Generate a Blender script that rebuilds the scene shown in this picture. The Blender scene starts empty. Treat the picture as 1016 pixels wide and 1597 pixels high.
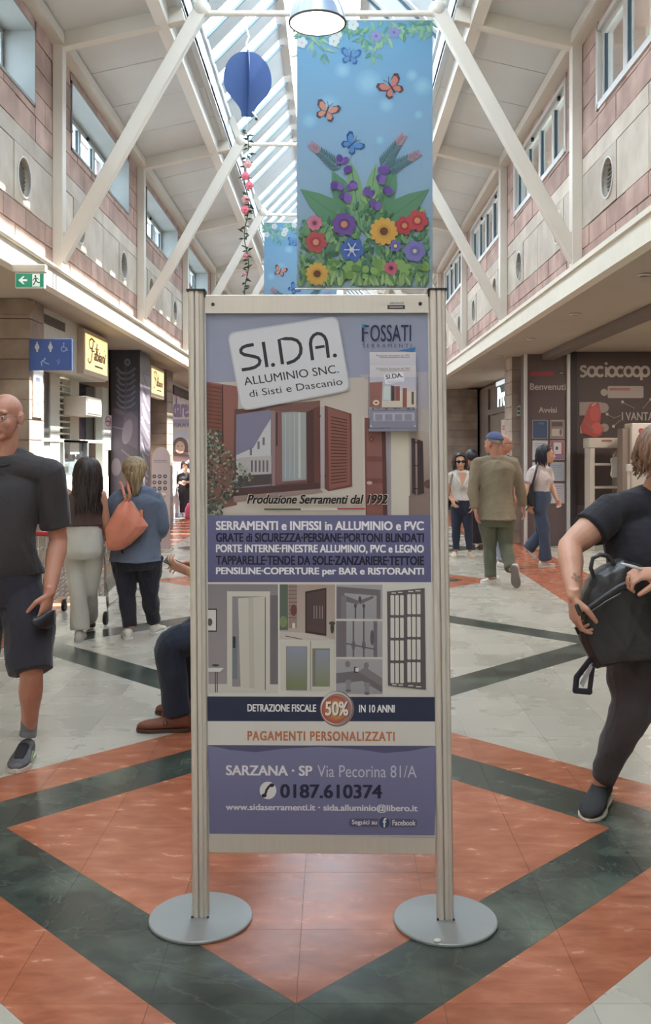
import bpy, bmesh, math, random
import numpy as np
from mathutils import Vector, Matrix

random.seed(7)
RNG = np.random.default_rng(11)
SC = bpy.context.scene
COL = SC.collection

# ------------------------------------------------------------------ camera
F = 1482.0            # focal length in pixels of the 1016 x 1597 picture
VX, VY = 520.0, 702.0  # vanishing point of the gallery
cam_d = bpy.data.cameras.new('camera')
cam_d.sensor_fit = 'AUTO'
cam_d.sensor_width = 36.0
cam_d.lens = F / 1597.0 * 36.0
cam_d.shift_x = -(VX - 508.0) / 1597.0
cam_d.shift_y = -(798.5 - VY) / 1597.0
cam_d.clip_start = 0.05
cam_d.clip_end = 300
cam = bpy.data.objects.new('camera', cam_d)
cam.location = (0, 0, 1.5)
cam.rotation_euler = (math.radians(90), 0, 0)
COL.objects.link(cam)
SC.camera = cam

# ------------------------------------------------------------------ colour management
SC.view_settings.view_transform = 'Standard'
SC.view_settings.look = 'None'
SC.view_settings.gamma = 1.0
SC.view_settings.use_curve_mapping = False
SC.view_settings.exposure = -0.12
try:
    SC.cycles.use_denoising = True
    SC.cycles.max_bounces = 8
    SC.cycles.diffuse_bounces = 5
    SC.cycles.glossy_bounces = 3
    SC.cycles.transmission_bounces = 4
    SC.cycles.transparent_max_bounces = 12
    SC.cycles.sample_clamp_indirect = 6.0
    SC.cycles.caustics_reflective = False
    SC.cycles.caustics_refractive = False
except Exception:
    pass

# ------------------------------------------------------------------ sky
SKY_STRENGTH = 15.5
world = bpy.data.worlds.new('sky')
SC.world = world
world.use_nodes = True
nt = world.node_tree
nt.nodes.clear()
wo = nt.nodes.new('ShaderNodeOutputWorld')
bg = nt.nodes.new('ShaderNodeBackground')
tc = nt.nodes.new('ShaderNodeTexCoord')
mp = nt.nodes.new('ShaderNodeMapping')
mp.inputs['Scale'].default_value = (2.0, 2.0, 5.0)
no = nt.nodes.new('ShaderNodeTexNoise')
no.inputs['Scale'].default_value = 1.6
no.inputs['Detail'].default_value = 6.0
cr = nt.nodes.new('ShaderNodeValToRGB')
cr.color_ramp.elements[0].position = 0.38
cr.color_ramp.elements[0].color = (0.56, 0.71, 0.88, 1)
cr.color_ramp.elements[1].position = 0.66
cr.color_ramp.elements[1].color = (0.93, 0.96, 1.0, 1)
nt.links.new(tc.outputs['Generated'], mp.inputs['Vector'])
nt.links.new(mp.outputs['Vector'], no.inputs['Vector'])
nt.links.new(no.outputs['Fac'], cr.inputs['Fac'])
nt.links.new(cr.outputs['Color'], bg.inputs['Color'])
bg.inputs['Strength'].default_value = SKY_STRENGTH
nt.links.new(bg.outputs['Background'], wo.inputs['Surface'])

# ------------------------------------------------------------------ sun, from the right and high
sd = bpy.data.lights.new('sun', 'SUN')
sd.energy = 42.0
sd.angle = math.radians(0.6)
sd.color = (1.0, 0.96, 0.90)
sun = bpy.data.objects.new('sun', sd)
sun.rotation_euler = Vector((1.0, 0.12, 1.66)).to_track_quat('Z', 'Y').to_euler()
sun.location = (20, 15, 40)
COL.objects.link(sun)

# ------------------------------------------------------------------ helpers
def lin(v):
    v = v / 255.0
    return v / 12.92 if v <= 0.04045 else ((v + 0.055) / 1.055) ** 2.4

def rgb(r, g, b):
    return (lin(r), lin(g), lin(b), 1.0)

MATS = {}

def new_mat(name):
    m = bpy.data.materials.new(name)
    m.use_nodes = True
    n = m.node_tree
    n.nodes.clear()
    out = n.nodes.new('ShaderNodeOutputMaterial')
    b = n.nodes.new('ShaderNodeBsdfPrincipled')
    n.links.new(b.outputs['BSDF'], out.inputs['Surface'])
    return m, n, b, out

def M(name, col=None, rough=0.6, metal=0.0, var=0.0, vscale=6.0, bump=0.0, bscale=40.0, stretch=None, spec=0.5, aniso=None, sheen=0.0):
    """a plain procedural material: base colour broken by noise, optional relief"""
    if name in MATS:
        return MATS[name]
    m, n, b, out = new_mat(name)
    b.inputs['Roughness'].default_value = rough
    b.inputs['Metallic'].default_value = metal
    b.inputs['Specular IOR Level'].default_value = spec
    if sheen:
        b.inputs['Sheen Weight'].default_value = sheen
    c = rgb(*col)
    geo = n.nodes.new('ShaderNodeNewGeometry')
    vec = geo.outputs['Position']
    if stretch:
        mpn = n.nodes.new('ShaderNodeMapping')
        mpn.inputs['Scale'].default_value = stretch
        n.links.new(vec, mpn.inputs['Vector'])
        vec = mpn.outputs['Vector']
    nz = n.nodes.new('ShaderNodeTexNoise')
    nz.inputs['Scale'].default_value = vscale
    nz.inputs['Detail'].default_value = 5.0
    n.links.new(vec, nz.inputs['Vector'])
    r = n.nodes.new('ShaderNodeValToRGB')
    r.color_ramp.elements[0].position = 0.3
    r.color_ramp.elements[1].position = 0.7
    k = max(var, 0.02)
    r.color_ramp.elements[0].color = (c[0] * (1 - k), c[1] * (1 - k), c[2] * (1 - k), 1)
    r.color_ramp.elements[1].color = (min(1, c[0] * (1 + k)), min(1, c[1] * (1 + k)), min(1, c[2] * (1 + k)), 1)
    n.links.new(nz.outputs['Fac'], r.inputs['Fac'])
    n.links.new(r.outputs['Color'], b.inputs['Base Color'])
    if bump:
        nb = n.nodes.new('ShaderNodeTexNoise')
        nb.inputs['Scale'].default_value = bscale
        nb.inputs['Detail'].default_value = 4.0
        n.links.new(vec, nb.inputs['Vector'])
        bp = n.nodes.new('ShaderNodeBump')
        bp.inputs['Strength'].default_value = bump
        bp.inputs['Distance'].default_value = 0.01
        n.links.new(nb.outputs['Fac'], bp.inputs['Height'])
        n.links.new(bp.outputs['Normal'], b.inputs['Normal'])
    MATS[name] = m
    return m

def marble(name, base, light, dark, vein, rough=0.12, seed=0.0, vein_amt=0.35, scale=1.0, stretch=1.3):
    if name in MATS:
        return MATS[name]
    m, n, b, out = new_mat(name)
    geo = n.nodes.new('ShaderNodeNewGeometry')
    mpn = n.nodes.new('ShaderNodeMapping')
    mpn.inputs['Location'].default_value = (seed, seed * 1.7, 0)
    mpn.inputs['Rotation'].default_value = (0, 0, 0.5)
    mpn.inputs['Scale'].default_value = (1.0 * scale, stretch * scale, 1.0)
    n.links.new(geo.outputs['Position'], mpn.inputs['Vector'])
    n1 = n.nodes.new('ShaderNodeTexNoise')
    n1.inputs['Scale'].default_value = 2.6
    n1.inputs['Detail'].default_value = 6.0
    n1.inputs['Roughness'].default_value = 0.55
    n1.inputs['Distortion'].default_value = 0.3
    n.links.new(mpn.outputs['Vector'], n1.inputs['Vector'])
    r = n.nodes.new('ShaderNodeValToRGB')
    e = r.color_ramp.elements
    e[0].position = 0.26; e[0].color = rgb(*dark)
    e[1].position = 0.74; e[1].color = rgb(*light)
    x = e.new(0.5); x.color = rgb(*base)
    n.links.new(n1.outputs['Fac'], r.inputs['Fac'])
    n2 = n.nodes.new('ShaderNodeTexNoise')
    n2.inputs['Scale'].default_value = 1.7
    n2.inputs['Detail'].default_value = 6.0
    n2.inputs['Distortion'].default_value = 1.8
    n.links.new(mpn.outputs['Vector'], n2.inputs['Vector'])
    # thin veins where the noise crosses one half
    s1 = n.nodes.new('ShaderNodeMath'); s1.operation = 'SUBTRACT'; s1.inputs[1].default_value = 0.5
    s2 = n.nodes.new('ShaderNodeMath'); s2.operation = 'ABSOLUTE'
    s3 = n.nodes.new('ShaderNodeMapRange')
    s3.inputs['From Min'].default_value = 0.0; s3.inputs['From Max'].default_value = 0.012
    s3.inputs['To Min'].default_value = vein_amt; s3.inputs['To Max'].default_value = 0.0
    n.links.new(n2.outputs['Fac'], s1.inputs[0]); n.links.new(s1.outputs[0], s2.inputs[0]); n.links.new(s2.outputs[0], s3.inputs['Value'])
    mx = n.nodes.new('ShaderNodeMix'); mx.data_type = 'RGBA'
    n.links.new(s3.outputs['Result'], mx.inputs['Factor'])
    n.links.new(r.outputs['Color'], mx.inputs[6])
    mx.inputs[7].default_value = rgb(*vein)
    # each slab a little lighter or darker than its neighbours
    oi = n.nodes.new('ShaderNodeObjectInfo')
    mr = n.nodes.new('ShaderNodeMapRange')
    mr.inputs['To Min'].default_value = 0.9; mr.inputs['To Max'].default_value = 1.08
    n.links.new(oi.outputs['Random'], mr.inputs['Value'])
    hs = n.nodes.new('ShaderNodeHueSaturation')
    n.links.new(mr.outputs['Result'], hs.inputs['Value'])
    n.links.new(mx.outputs[2], hs.inputs['Color'])
    n.links.new(hs.outputs['Color'], b.inputs['Base Color'])
    b.inputs['Roughness'].default_value = rough
    rn = n.nodes.new('ShaderNodeMapRange')
    rn.inputs['To Min'].default_value = rough * 0.8; rn.inputs['To Max'].default_value = rough * 1.5
    n.links.new(n1.outputs['Fac'], rn.inputs['Value'])
    n.links.new(rn.outputs['Result'], b.inputs['Roughness'])
    MATS[name] = m
    return m

def blockmat(name, a, b_, c_, rough=0.85, bump=0.5):
    """split concrete block: per-object tint and mottling"""
    if name in MATS:
        return MATS[name]
    m, n, b, out = new_mat(name)
    geo = n.nodes.new('ShaderNodeNewGeometry')
    nz = n.nodes.new('ShaderNodeTexNoise'); nz.inputs['Scale'].default_value = 3.5; nz.inputs['Detail'].default_value = 7.0
    n.links.new(geo.outputs['Position'], nz.inputs['Vector'])
    r = n.nodes.new('ShaderNodeValToRGB'); e = r.color_ramp.elements
    e[0].position = 0.3; e[0].color = rgb(*a)
    e[1].position = 0.7; e[1].color = rgb(*c_)
    x = e.new(0.5); x.color = rgb(*b_)
    n.links.new(nz.outputs['Fac'], r.inputs['Fac'])
    oi = n.nodes.new('ShaderNodeObjectInfo')
    mr = n.nodes.new('ShaderNodeMapRange'); mr.inputs['To Min'].default_value = 0.84; mr.inputs['To Max'].default_value = 1.1
    n.links.new(oi.outputs['Random'], mr.inputs['Value'])
    hs = n.nodes.new('ShaderNodeHueSaturation')
    n.links.new(mr.outputs['Result'], hs.inputs['Value']); n.links.new(r.outputs['Color'], hs.inputs['Color'])
    n.links.new(hs.outputs['Color'], b.inputs['Base Color'])
    b.inputs['Roughness'].default_value = rough
    nb = n.nodes.new('ShaderNodeTexNoise'); nb.inputs['Scale'].default_value = 60.0
    n.links.new(geo.outputs['Position'], nb.inputs['Vector'])
    bp = n.nodes.new('ShaderNodeBump'); bp.inputs['Strength'].default_value = bump; bp.inputs['Distance'].default_value = 0.004
    n.links.new(nb.outputs['Fac'], bp.inputs['Height']); n.links.new(bp.outputs['Normal'], b.inputs['Normal'])
    MATS[name] = m
    return m

def glow(name, col, strength):
    if name in MATS:
        return MATS[name]
    m, n, b, out = new_mat(name)
    b.inputs['Base Color'].default_value = rgb(*col)
    b.inputs['Emission Color'].default_value = rgb(*col)
    b.inputs['Emission Strength'].default_value = strength
    MATS[name] = m
    return m

def glass(name, tint=(235, 245, 248), refl=0.25, rough=0.03):
    if name in MATS:
        return MATS[name]
    m = bpy.data.materials.new(name); m.use_nodes = True
    n = m.node_tree; n.nodes.clear()
    out = n.nodes.new('ShaderNodeOutputMaterial')
    t = n.nodes.new('ShaderNodeBsdfTransparent'); t.inputs['Color'].default_value = rgb(*tint)
    g = n.nodes.new('ShaderNodeBsdfGlossy'); g.inputs['Roughness'].default_value = rough
    lw = n.nodes.new('ShaderNodeLayerWeight'); lw.inputs['Blend'].default_value = 0.5
    pw = n.nodes.new('ShaderNodeMath'); pw.operation = 'POWER'; pw.inputs[1].default_value = 4.0
    mr = n.nodes.new('ShaderNodeMapRange'); mr.inputs['To Min'].default_value = 0.03 + refl * 0.25; mr.inputs['To Max'].default_value = min(1.0, 0.25 + refl * 1.5)
    mx = n.nodes.new('ShaderNodeMixShader')
    n.links.new(lw.outputs['Facing'], pw.inputs[0]); n.links.new(pw.outputs[0], mr.inputs['Value'])
    n.links.new(mr.outputs['Result'], mx.inputs['Fac'])
    n.links.new(t.outputs['BSDF'], mx.inputs[1]); n.links.new(g.outputs['BSDF'], mx.inputs[2])
    n.links.new(mx.outputs['Shader'], out.inputs['Surface'])
    MATS[name] = m
    return m

def print_mat(name, rough=0.45, emit=0.0, gloss=0.5):
    """printed sheet: takes the ink colours stored on the faces"""
    if name in MATS:
        return MATS[name]
    m, n, b, out = new_mat(name)
    a = n.nodes.new('ShaderNodeVertexColor'); a.layer_name = 'Ink'
    n.links.new(a.outputs['Color'], b.inputs['Base Color'])
    b.inputs['Roughness'].default_value = rough
    b.inputs['Specular IOR Level'].default_value = gloss
    if emit:
        n.links.new(a.outputs['Color'], b.inputs['Emission Color'])
        b.inputs['Emission Strength'].default_value = emit
    MATS[name] = m
    return m

class MB:
    """collects shapes, then links them as ONE mesh object"""
    def __init__(s):
        s.v = []; s.f = []; s.m = []; s.cur = 0; s.smooth = []; s.sm = False
    def add(s, verts, faces):
        o = len(s.v)
        s.v.extend([tuple(p) for p in verts])
        for f in faces:
            s.f.append(tuple(i + o for i in f)); s.m.append(s.cur); s.smooth.append(s.sm)
        return s
    def box(s, a, b):
        x0, y0, z0 = min(a[0], b[0]), min(a[1], b[1]), min(a[2], b[2])
        x1, y1, z1 = max(a[0], b[0]), max(a[1], b[1]), max(a[2], b[2])
        return s.add([(x0, y0, z0), (x1, y0, z0), (x1, y1, z0), (x0, y1, z0), (x0, y0, z1), (x1, y0, z1), (x1, y1, z1), (x0, y1, z1)],
                     [(0, 3, 2, 1), (4, 5, 6, 7), (0, 1, 5, 4), (1, 2, 6, 5), (2, 3, 7, 6), (3, 0, 4, 7)])
    def bar(s, p, q, w, h, up=(0, 0, 1)):
        """rectangular bar from p to q: w across, h along up"""
        p = Vector(p); q = Vector(q); d = (q - p).normalized(); up = Vector(up)
        x = d.cross(up)
        if x.length < 1e-4: x = d.cross(Vector((1, 0, 0)))
        x.normalize(); y = x.cross(d).normalized()
        vs = []
        for c in (p, q):
            for sx, sy in ((-1, -1), (1, -1), (1, 1), (-1, 1)):
                vs.append(c + x * (sx * w / 2) + y * (sy * h / 2))
        return s.add(vs, [(0, 1, 2, 3), (7, 6, 5, 4), (0, 4, 5, 1), (1, 5, 6, 2), (2, 6, 7, 3), (3, 7, 4, 0)])
    def prism(s, poly, d):
        """poly: 3-D points of a flat outline, pushed along vector d"""
        n = len(poly); d = Vector(d)
        vs = [Vector(p) for p in poly] + [Vector(p) + d for p in poly]
        fs = [tuple(range(n - 1, -1, -1)), tuple(range(n, 2 * n))] + [(i, (i + 1) % n, (i + 1) % n + n, i + n) for i in range(n)]
        return s.add(vs, fs)
    def tube(s, pts, rad, n=10, cap='round', flat=None):
        """round tube along pts; rad is a number or one per point; flat=(axis, factor) squashes it along an axis"""
        pts = [Vector(p) for p in pts]
        if not hasattr(rad, '__len__'): rad = [rad] * len(pts)
        rad = list(rad)
        # frames
        T = []
        for i in range(len(pts)):
            a = pts[max(0, i - 1)]; b = pts[min(len(pts) - 1, i + 1)]
            t = (b - a); T.append(t.normalized() if t.length > 1e-9 else Vector((0, 0, 1)))
        up = Vector((0, 1, 0)) if abs(T[0].y) < 0.8 else Vector((1, 0, 0))
        x = T[0].cross(up).normalized()
        rings = []
        P, R, X = [], [], []
        for i in range(len(pts)):
            x = (x - T[i] * x.dot(T[i])).normalized()
            X.append(x.copy())
        def ring(c, t, xx, r):
            yy = t.cross(xx)
            out = []
            for k in range(n):
                a = 2 * math.pi * k / n
                p = xx * (math.cos(a) * r) + yy * (math.sin(a) * r)
                if flat is not None:
                    ax = Vector(flat[0]).normalized()
                    p = p + ax * (p.dot(ax) * (flat[1] - 1.0))
                out.append(c + p)
            return out
        if cap == 'round':
            for k in (0.95, 0.75, 0.4):
                rings.append(ring(pts[0] - T[0] * rad[0] * k, T[0], X[0], rad[0] * math.sqrt(max(0.02, 1 - k * k))))
        for i in range(len(pts)):
            rings.append(ring(pts[i], T[i], X[i], rad[i]))
        if cap == 'round':
            for k in (0.4, 0.75, 0.95):
                rings.append(ring(pts[-1] + T[-1] * rad[-1] * k, T[-1], X[-1], rad[-1] * math.sqrt(max(0.02, 1 - k * k))))
        vs = [p for r in rings for p in r]
        fs = []
        for i in range(len(rings) - 1):
            for k in range(n):
                a = i * n + k; b = i * n + (k + 1) % n
                fs.append((a, b, b + n, a + n))
        if cap != 'open':
            fs.append(tuple(range(n - 1, -1, -1)))
            o = (len(rings) - 1) * n
            fs.append(tuple(o + k for k in range(n)))
        return s.add(vs, fs)
    def loft(s, secs, n=24, power=1.0):
        """secs: (centre, half-vector u, half-vector v) ellipses, closed at both ends; interpolated smoothly"""
        S = [(Vector(c), Vector(u), Vector(v)) for c, u, v in secs]
        out = []
        m = len(S)
        for i in range(m - 1):
            p0, p1, p2, p3 = S[max(0, i - 1)], S[i], S[i + 1], S[min(m - 1, i + 2)]
            for k in range(3):
                t = k / 3.0
                row = []
                for j in range(3):
                    a, b, c, d = p0[j], p1[j], p2[j], p3[j]
                    row.append(0.5 * ((2 * b) + (c - a) * t + (2 * a - 5 * b + 4 * c - d) * t * t + (3 * b - a - 3 * c + d) * t * t * t))
                out.append(row)
        out.append(S[-1])
        vs = []
        for c, u, v in out:
            for k in range(n):
                a = 2 * math.pi * k / n
                ca, sa = math.cos(a), math.sin(a)
                ca = math.copysign(abs(ca) ** power, ca); sa = math.copysign(abs(sa) ** power, sa)
                vs.append(c + u * ca + v * sa)
        fs = []
        for i in range(len(out) - 1):
            for k in range(n):
                a = i * n + k; b = i * n + (k + 1) % n
                fs.append((a, b, b + n, a + n))
        fs.append(tuple(range(n - 1, -1, -1)))
        o = (len(out) - 1) * n
        fs.append(tuple(o + k for k in range(n)))
        return s.add(vs, fs)
    def ball(s, c, r, nu=14, nv=9, rot=None):
        """ellipsoid, r a number or (rx, ry, rz)"""
        if not hasattr(r, '__len__'): r = (r, r, r)
        c = Vector(c)
        vs = []; fs = []
        for i in range(nv + 1):
            ph = math.pi * i / nv
            if i in (0, nv):
                p = Vector((0, 0, r[2] * math.cos(ph)))
                if rot is not None: p = rot @ p
                vs.append(c + p); continue
            for k in range(nu):
                a = 2 * math.pi * k / nu
                p = Vector((r[0] * math.sin(ph) * math.cos(a), r[1] * math.sin(ph) * math.sin(a), r[2] * math.cos(ph)))
                if rot is not None: p = rot @ p
                vs.append(c + p)
        for k in range(nu):
            fs.append((0, 1 + k, 1 + (k + 1) % nu))
            l = len(vs) - 1; b = 1 + (nv - 2) * nu
            fs.append((l, b + (k + 1) % nu, b + k))
        for i in range(nv - 2):
            for k in range(nu):
                a = 1 + i * nu + k; b = 1 + i * nu + (k + 1) % nu
                fs.append((a, a + nu, b + nu, b))
        return s.add(vs, fs)
    def lathe(s, prof, c=(0, 0, 0), n=40, axis='Z'):
        """prof: (radius, height) pairs"""
        vs = []
        for r, h in prof:
            for k in range(n):
                a = 2 * math.pi * k / n
                if axis == 'Z': vs.append((c[0] + r * math.cos(a), c[1] + r * math.sin(a), c[2] + h))
                elif axis == 'Y': vs.append((c[0] + r * math.cos(a), c[1] + h, c[2] + r * math.sin(a)))
                else: vs.append((c[0] + h, c[1] + r * math.cos(a), c[2] + r * math.sin(a)))
        fs = []
        for i in range(len(prof) - 1):
            for k in range(n):
                a = i * n + k; b = i * n + (k + 1) % n
                fs.append((a, b, b + n, a + n))
        loop = prof[0] == prof[-1]
        if prof[0][0] > 1e-6 and not loop: fs.append(tuple(range(n - 1, -1, -1)))
        if prof[-1][0] > 1e-6 and not loop:
            o = (len(prof) - 1) * n; fs.append(tuple(o + k for k in range(n)))
        return s.add(vs, fs)
    def mesh(s, name, mats, smooth=None, off=None):
        me = bpy.data.meshes.new(name)
        v = s.v if off is None else [(a - off[0], b - off[1], c - off[2]) for a, b, c in s.v]
        me.from_pydata(v, [], s.f)
        if not isinstance(mats, (list, tuple)): mats = [mats]
        for m in mats: me.materials.append(m)
        me.polygons.foreach_set('material_index', s.m)
        if smooth is None: me.polygons.foreach_set('use_smooth', s.smooth)
        else: me.polygons.foreach_set('use_smooth', [smooth] * len(s.f))
        bm = bmesh.new(); bm.from_mesh(me)
        bmesh.ops.recalc_face_normals(bm, faces=bm.faces)
        bm.to_mesh(me); bm.free()
        me.update()
        return me
    def build(s, name, mats, parent=None, smooth=None, bevel=0.0, label=None, edge=None):
        """link as one object; vertices are in world space, kept so under the parent"""
        off = world_of(parent) if parent is not None else (0, 0, 0)
        me = s.mesh(name, mats, smooth, off)
        if bevel:
            bm = bmesh.new(); bm.from_mesh(me)
            bmesh.ops.bevel(bm, geom=list(bm.edges), offset=bevel, segments=1, affect='EDGES', clamp_overlap=True)
            bm.to_mesh(me); bm.free()
        if edge is not None:
            try: me.set_sharp_from_angle(angle=math.radians(edge))
            except Exception: pass
        o = bpy.data.objects.new(name, me)
        COL.objects.link(o)
        if parent is not None: o.parent = parent
        if label: o['label'] = label
        return o

def world_of(o):
    x = y = z = 0.0
    while o is not None:
        x += o.location[0]; y += o.location[1]; z += o.location[2]; o = o.parent
    return (x, y, z)

def tag(o, label=None, cat=None, group=None, kind=None):
    if label: o['label'] = label
    if cat: o['category'] = cat
    if group: o['group'] = group
    if kind: o['kind'] = kind
    return o

def thing(name, label, cat, loc=(0, 0, 0), group=None):
    o = bpy.data.objects.new(name, None)
    COL.objects.link(o)
    o.location = loc
    o.empty_display_size = 0.1
    return tag(o, label, cat, group)

def struct(name, label=None, loc=(0, 0, 0)):
    o = bpy.data.objects.new(name, None); COL.objects.link(o); o.location = loc
    return tag(o, label, None, None, 'structure')

def copy_tree(o, parent=None, delta=None):
    c = o.copy(); COL.objects.link(c)
    if parent is not None: c.parent = parent
    if delta is not None: c.location = Vector(o.location) + Vector(delta)
    for ch in list(o.children): copy_tree(ch, c)
    return c

def P(px, py, Y):
    """world point that the photograph shows at pixel px, py when it stands Y metres away"""
    return Vector(((px - VX) * Y / F, Y, 1.5 + (VY - py) * Y / F))

def FL(px, py):
    """point of the floor seen at that pixel"""
    Y = 1.5 * F / (py - VY)
    return Vector(((px - VX) * Y / F, Y, 0))

SAT = 0.86
def ink(c, g=1.0):
    m = sum(c) / 3.0
    c = [m + (v - m) * SAT for v in c]
    return tuple(min(1.0, x * g) for x in rgb(*c)[:3]) + (1.0,)

class Sheet:
    """flat print: coloured outlines laid one over another on a sheet.
    corners: world points (top-left, top-right, bottom-left, bottom-right); frame: the same corners in drawing units"""
    def __init__(s, corners, frame, step=0.00012, gain=1.0, ray=False):
        s.c = [Vector(p) for p in corners]
        s.fr = frame
        s.step = step; s.lay = 0; s.gain = gain; s.ray = ray
        s.micro = 5e-6 * max(1.0, abs(s.c[0].y) / 3.0) / step
        s.n = (s.c[1] - s.c[0]).cross(s.c[2] - s.c[0]).normalized()
        s.n = -s.n
        s.v = []; s.f = []; s.col = []
    def map(s, p, lift):
        if s.ray:      # drawing units are directions from the eye point; find where they meet the slanted sheet
            o = Vector((0, 0, 1.5)); d = Vector(((p[0] - VX) / F, 1.0, (VY - p[1]) / F))
            return o + d * ((s.c[0] - o).dot(s.n) / d.dot(s.n)) + s.n * lift
        (x0, y0), (x1, y1), (x2, y2), (x3, y3) = s.fr
        t = (p[1] - y0) / (y2 - y0)
        xl = x0 + (x2 - x0) * t; xr = x1 + (x3 - x1) * t
        u = (p[0] - xl) / (xr - xl)
        a = s.c[0].lerp(s.c[1], u); b = s.c[2].lerp(s.c[3], u)
        return a.lerp(b, t) + s.n * lift
    def poly(s, pts, col, col2=None, up=True):
        """col is (r,g,b); col2 shades towards the last points"""
        s.lay += 1 if up else s.micro
        o = len(s.v); n = len(pts)
        for p in pts: s.v.append(s.map(p, s.lay * s.step))
        s.f.append(tuple(range(o, o + n)))
        g = s.gain
        c1 = ink(col, g)
        if col2 is None: s.col.append([c1] * n)
        else:
            c2 = ink(col2, g)
            ys = [p[1] for p in pts]; a, b = min(ys), max(ys)
            s.col.append([tuple(c1[i] + (c2[i] - c1[i]) * ((p[1] - a) / (b - a + 1e-9)) for i in range(4)) for p in pts])
        return s
    def rect(s, x0, y0, x1, y1, col, col2=None, up=True):
        return s.poly([(x0, y0), (x1, y0), (x1, y1), (x0, y1)], col, col2, up)
    def disc(s, x, y, rx, ry, col, n=20, rot=0.0, up=True):
        c, d = math.cos(rot), math.sin(rot)
        return s.poly([(x + rx * math.cos(a) * c - ry * math.sin(a) * d, y + rx * math.cos(a) * d + ry * math.sin(a) * c) for a in [2 * math.pi * k / n for k in range(n)]], col, None, up)
    def stroke(s, pts, w, col, up=True):
        if up: s.lay += 1
        pts = [Vector((p[0], p[1])) for p in pts]
        L, R = [], []
        for i, p in enumerate(pts):
            d = (pts[min(len(pts) - 1, i + 1)] - pts[max(0, i - 1)])
            if d.length < 1e-9: d = Vector((1, 0))
            d.normalize(); nn = Vector((-d.y, d.x)) * (w / 2)
            L.append(p + nn); R.append(p - nn)
        for i in range(len(pts) - 1):
            s.poly([L[i], L[i + 1], R[i + 1], R[i]], col, None, False)
        return s
    def round_rect(s, quad, r, col, up=True):
        """rounded quad given by four corners"""
        q = [Vector(p) for p in quad]; out = []
        for i in range(4):
            p, a, b = q[i], q[i - 1], q[(i + 1) % 4]
            da = (a - p).normalized(); db = (b - p).normalized()
            for k in range(7):
                t = k / 6.0
                p1 = p + da * r * (1 - t) ** 2 + db * r * t ** 2
                out.append(tuple(p1))
        return s.poly(out, col, None, up)
    def text(s, txt, quad, col, bold=0.0, slant=0.0, spacing=1.0, up=True):
        """lettering fitted into quad (tl, tr, bl, br)"""
        me, (a, b, c, d) = text_mesh(txt, 0.0, slant, spacing)
        bold = max(0.0, bold)
        if up: s.lay += 1
        tl, tr, bl, br = [Vector(p) for p in quad]
        o = len(s.v)
        c1 = ink(col, s.gain)
        # heavy type: the same letters struck again a hair to each side
        sh = [(0.0, 0.0)] if bold <= 0.004 else [(-bold, 0.0), (bold, 0.0)] if bold < 0.016 else [(-bold, -bold / 2), (bold, -bold / 2), (0, 0), (-bold, bold / 2), (bold, bold / 2)]
        a -= bold; b += bold
        for dx, dy in sh:
            o = len(s.v); s.lay += s.micro
            for vx in me.vertices:
                u = (vx.co.x + dx - a) / (b - a); t = (d - vx.co.y - dy) / (d - c)
                p = tl.lerp(tr, u).lerp(bl.lerp(br, u), t)
                s.v.append(s.map(p, s.lay * s.step))
            for f in me.polygons:
                s.f.append(tuple(o + i for i in f.vertices)); s.col.append([c1] * len(f.vertices))
        return s
    def trect(s, txt, x0, y0, x1, y1, col, **k):
        return s.text(txt, [(x0, y0), (x1, y0), (x0, y1), (x1, y1)], col, **k)
    def build(s, name, mat, parent=None, label=None):
        off = Vector(world_of(parent)) if parent is not None else Vector((0, 0, 0))
        me = bpy.data.meshes.new(name)
        me.from_pydata([tuple(p - off) for p in s.v], [], s.f)
        me.materials.append(mat)
        at = me.color_attributes.new('Ink', 'FLOAT_COLOR', 'CORNER')
        flat = []
        for cl in s.col:
            for c in cl: flat.extend(c)
        at.data.foreach_set('color', flat)
        # face the reader
        bm = bmesh.new(); bm.from_mesh(me)
        fl = [f for f in bm.faces if f.normal.dot(s.n) < 0]
        bmesh.ops.reverse_faces(bm, faces=fl)
        bm.to_mesh(me); bm.free()
        o = bpy.data.objects.new(name, me); COL.objects.link(o)
        if parent is not None: o.parent = parent
        if label: o['label'] = label
        return o

TXT = {}
def text_mesh(txt, bold=0.0, slant=0.0, spacing=1.0):
    k = (txt, bold, slant, spacing)
    if k in TXT: return TXT[k]
    c = bpy.data.curves.new('lettering', 'FONT')
    c.body = txt; c.fill_mode = 'FRONT'; c.offset = bold; c.shear = slant; c.space_character = spacing; c.resolution_u = 4
    o = bpy.data.objects.new('lettering', c)
    me = bpy.data.meshes.new_from_object(o)
    bpy.data.objects.remove(o); bpy.data.curves.remove(c)
    xs = [v.co.x for v in me.vertices]; ys = [v.co.y for v in me.vertices]
    TXT[k] = (me, (min(xs), max(xs), min(ys), max(ys)))
    return TXT[k]
# ================================================================== materials
m_orange = marble('orange_marble', (170, 101, 73), (188, 121, 93), (144, 82, 58), (196, 142, 114), 0.22, 3.0, 0.03, 2.4, 2.4)
m_green = marble('green_marble', (62, 70, 64), (96, 106, 94), (42, 50, 46), (134, 144, 130), 0.2, 9.0, 0.14, 1.1)
m_white = marble('white_marble', (178, 172, 159), (184, 178, 166), (171, 164, 151), (152, 146, 134), 0.24, 5.0, 0.07, 0.8)
m_cream = marble('cream_marble', (205, 194, 168), (215, 205, 182), (190, 178, 152), (170, 160, 140), 0.2, 2.0, 0.2)
m_grout = M('grout', (92, 78, 66), 0.9, var=0.15)
m_mortar = M('mortar', (150, 122, 112), 0.95, var=0.15)
m_pink = blockmat('pink_block', (158, 132, 123), (178, 149, 138), (194, 166, 154))
m_conc = blockmat('pale_concrete', (180, 168, 154), (194, 182, 168), (206, 196, 182), bump=0.25)
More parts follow.
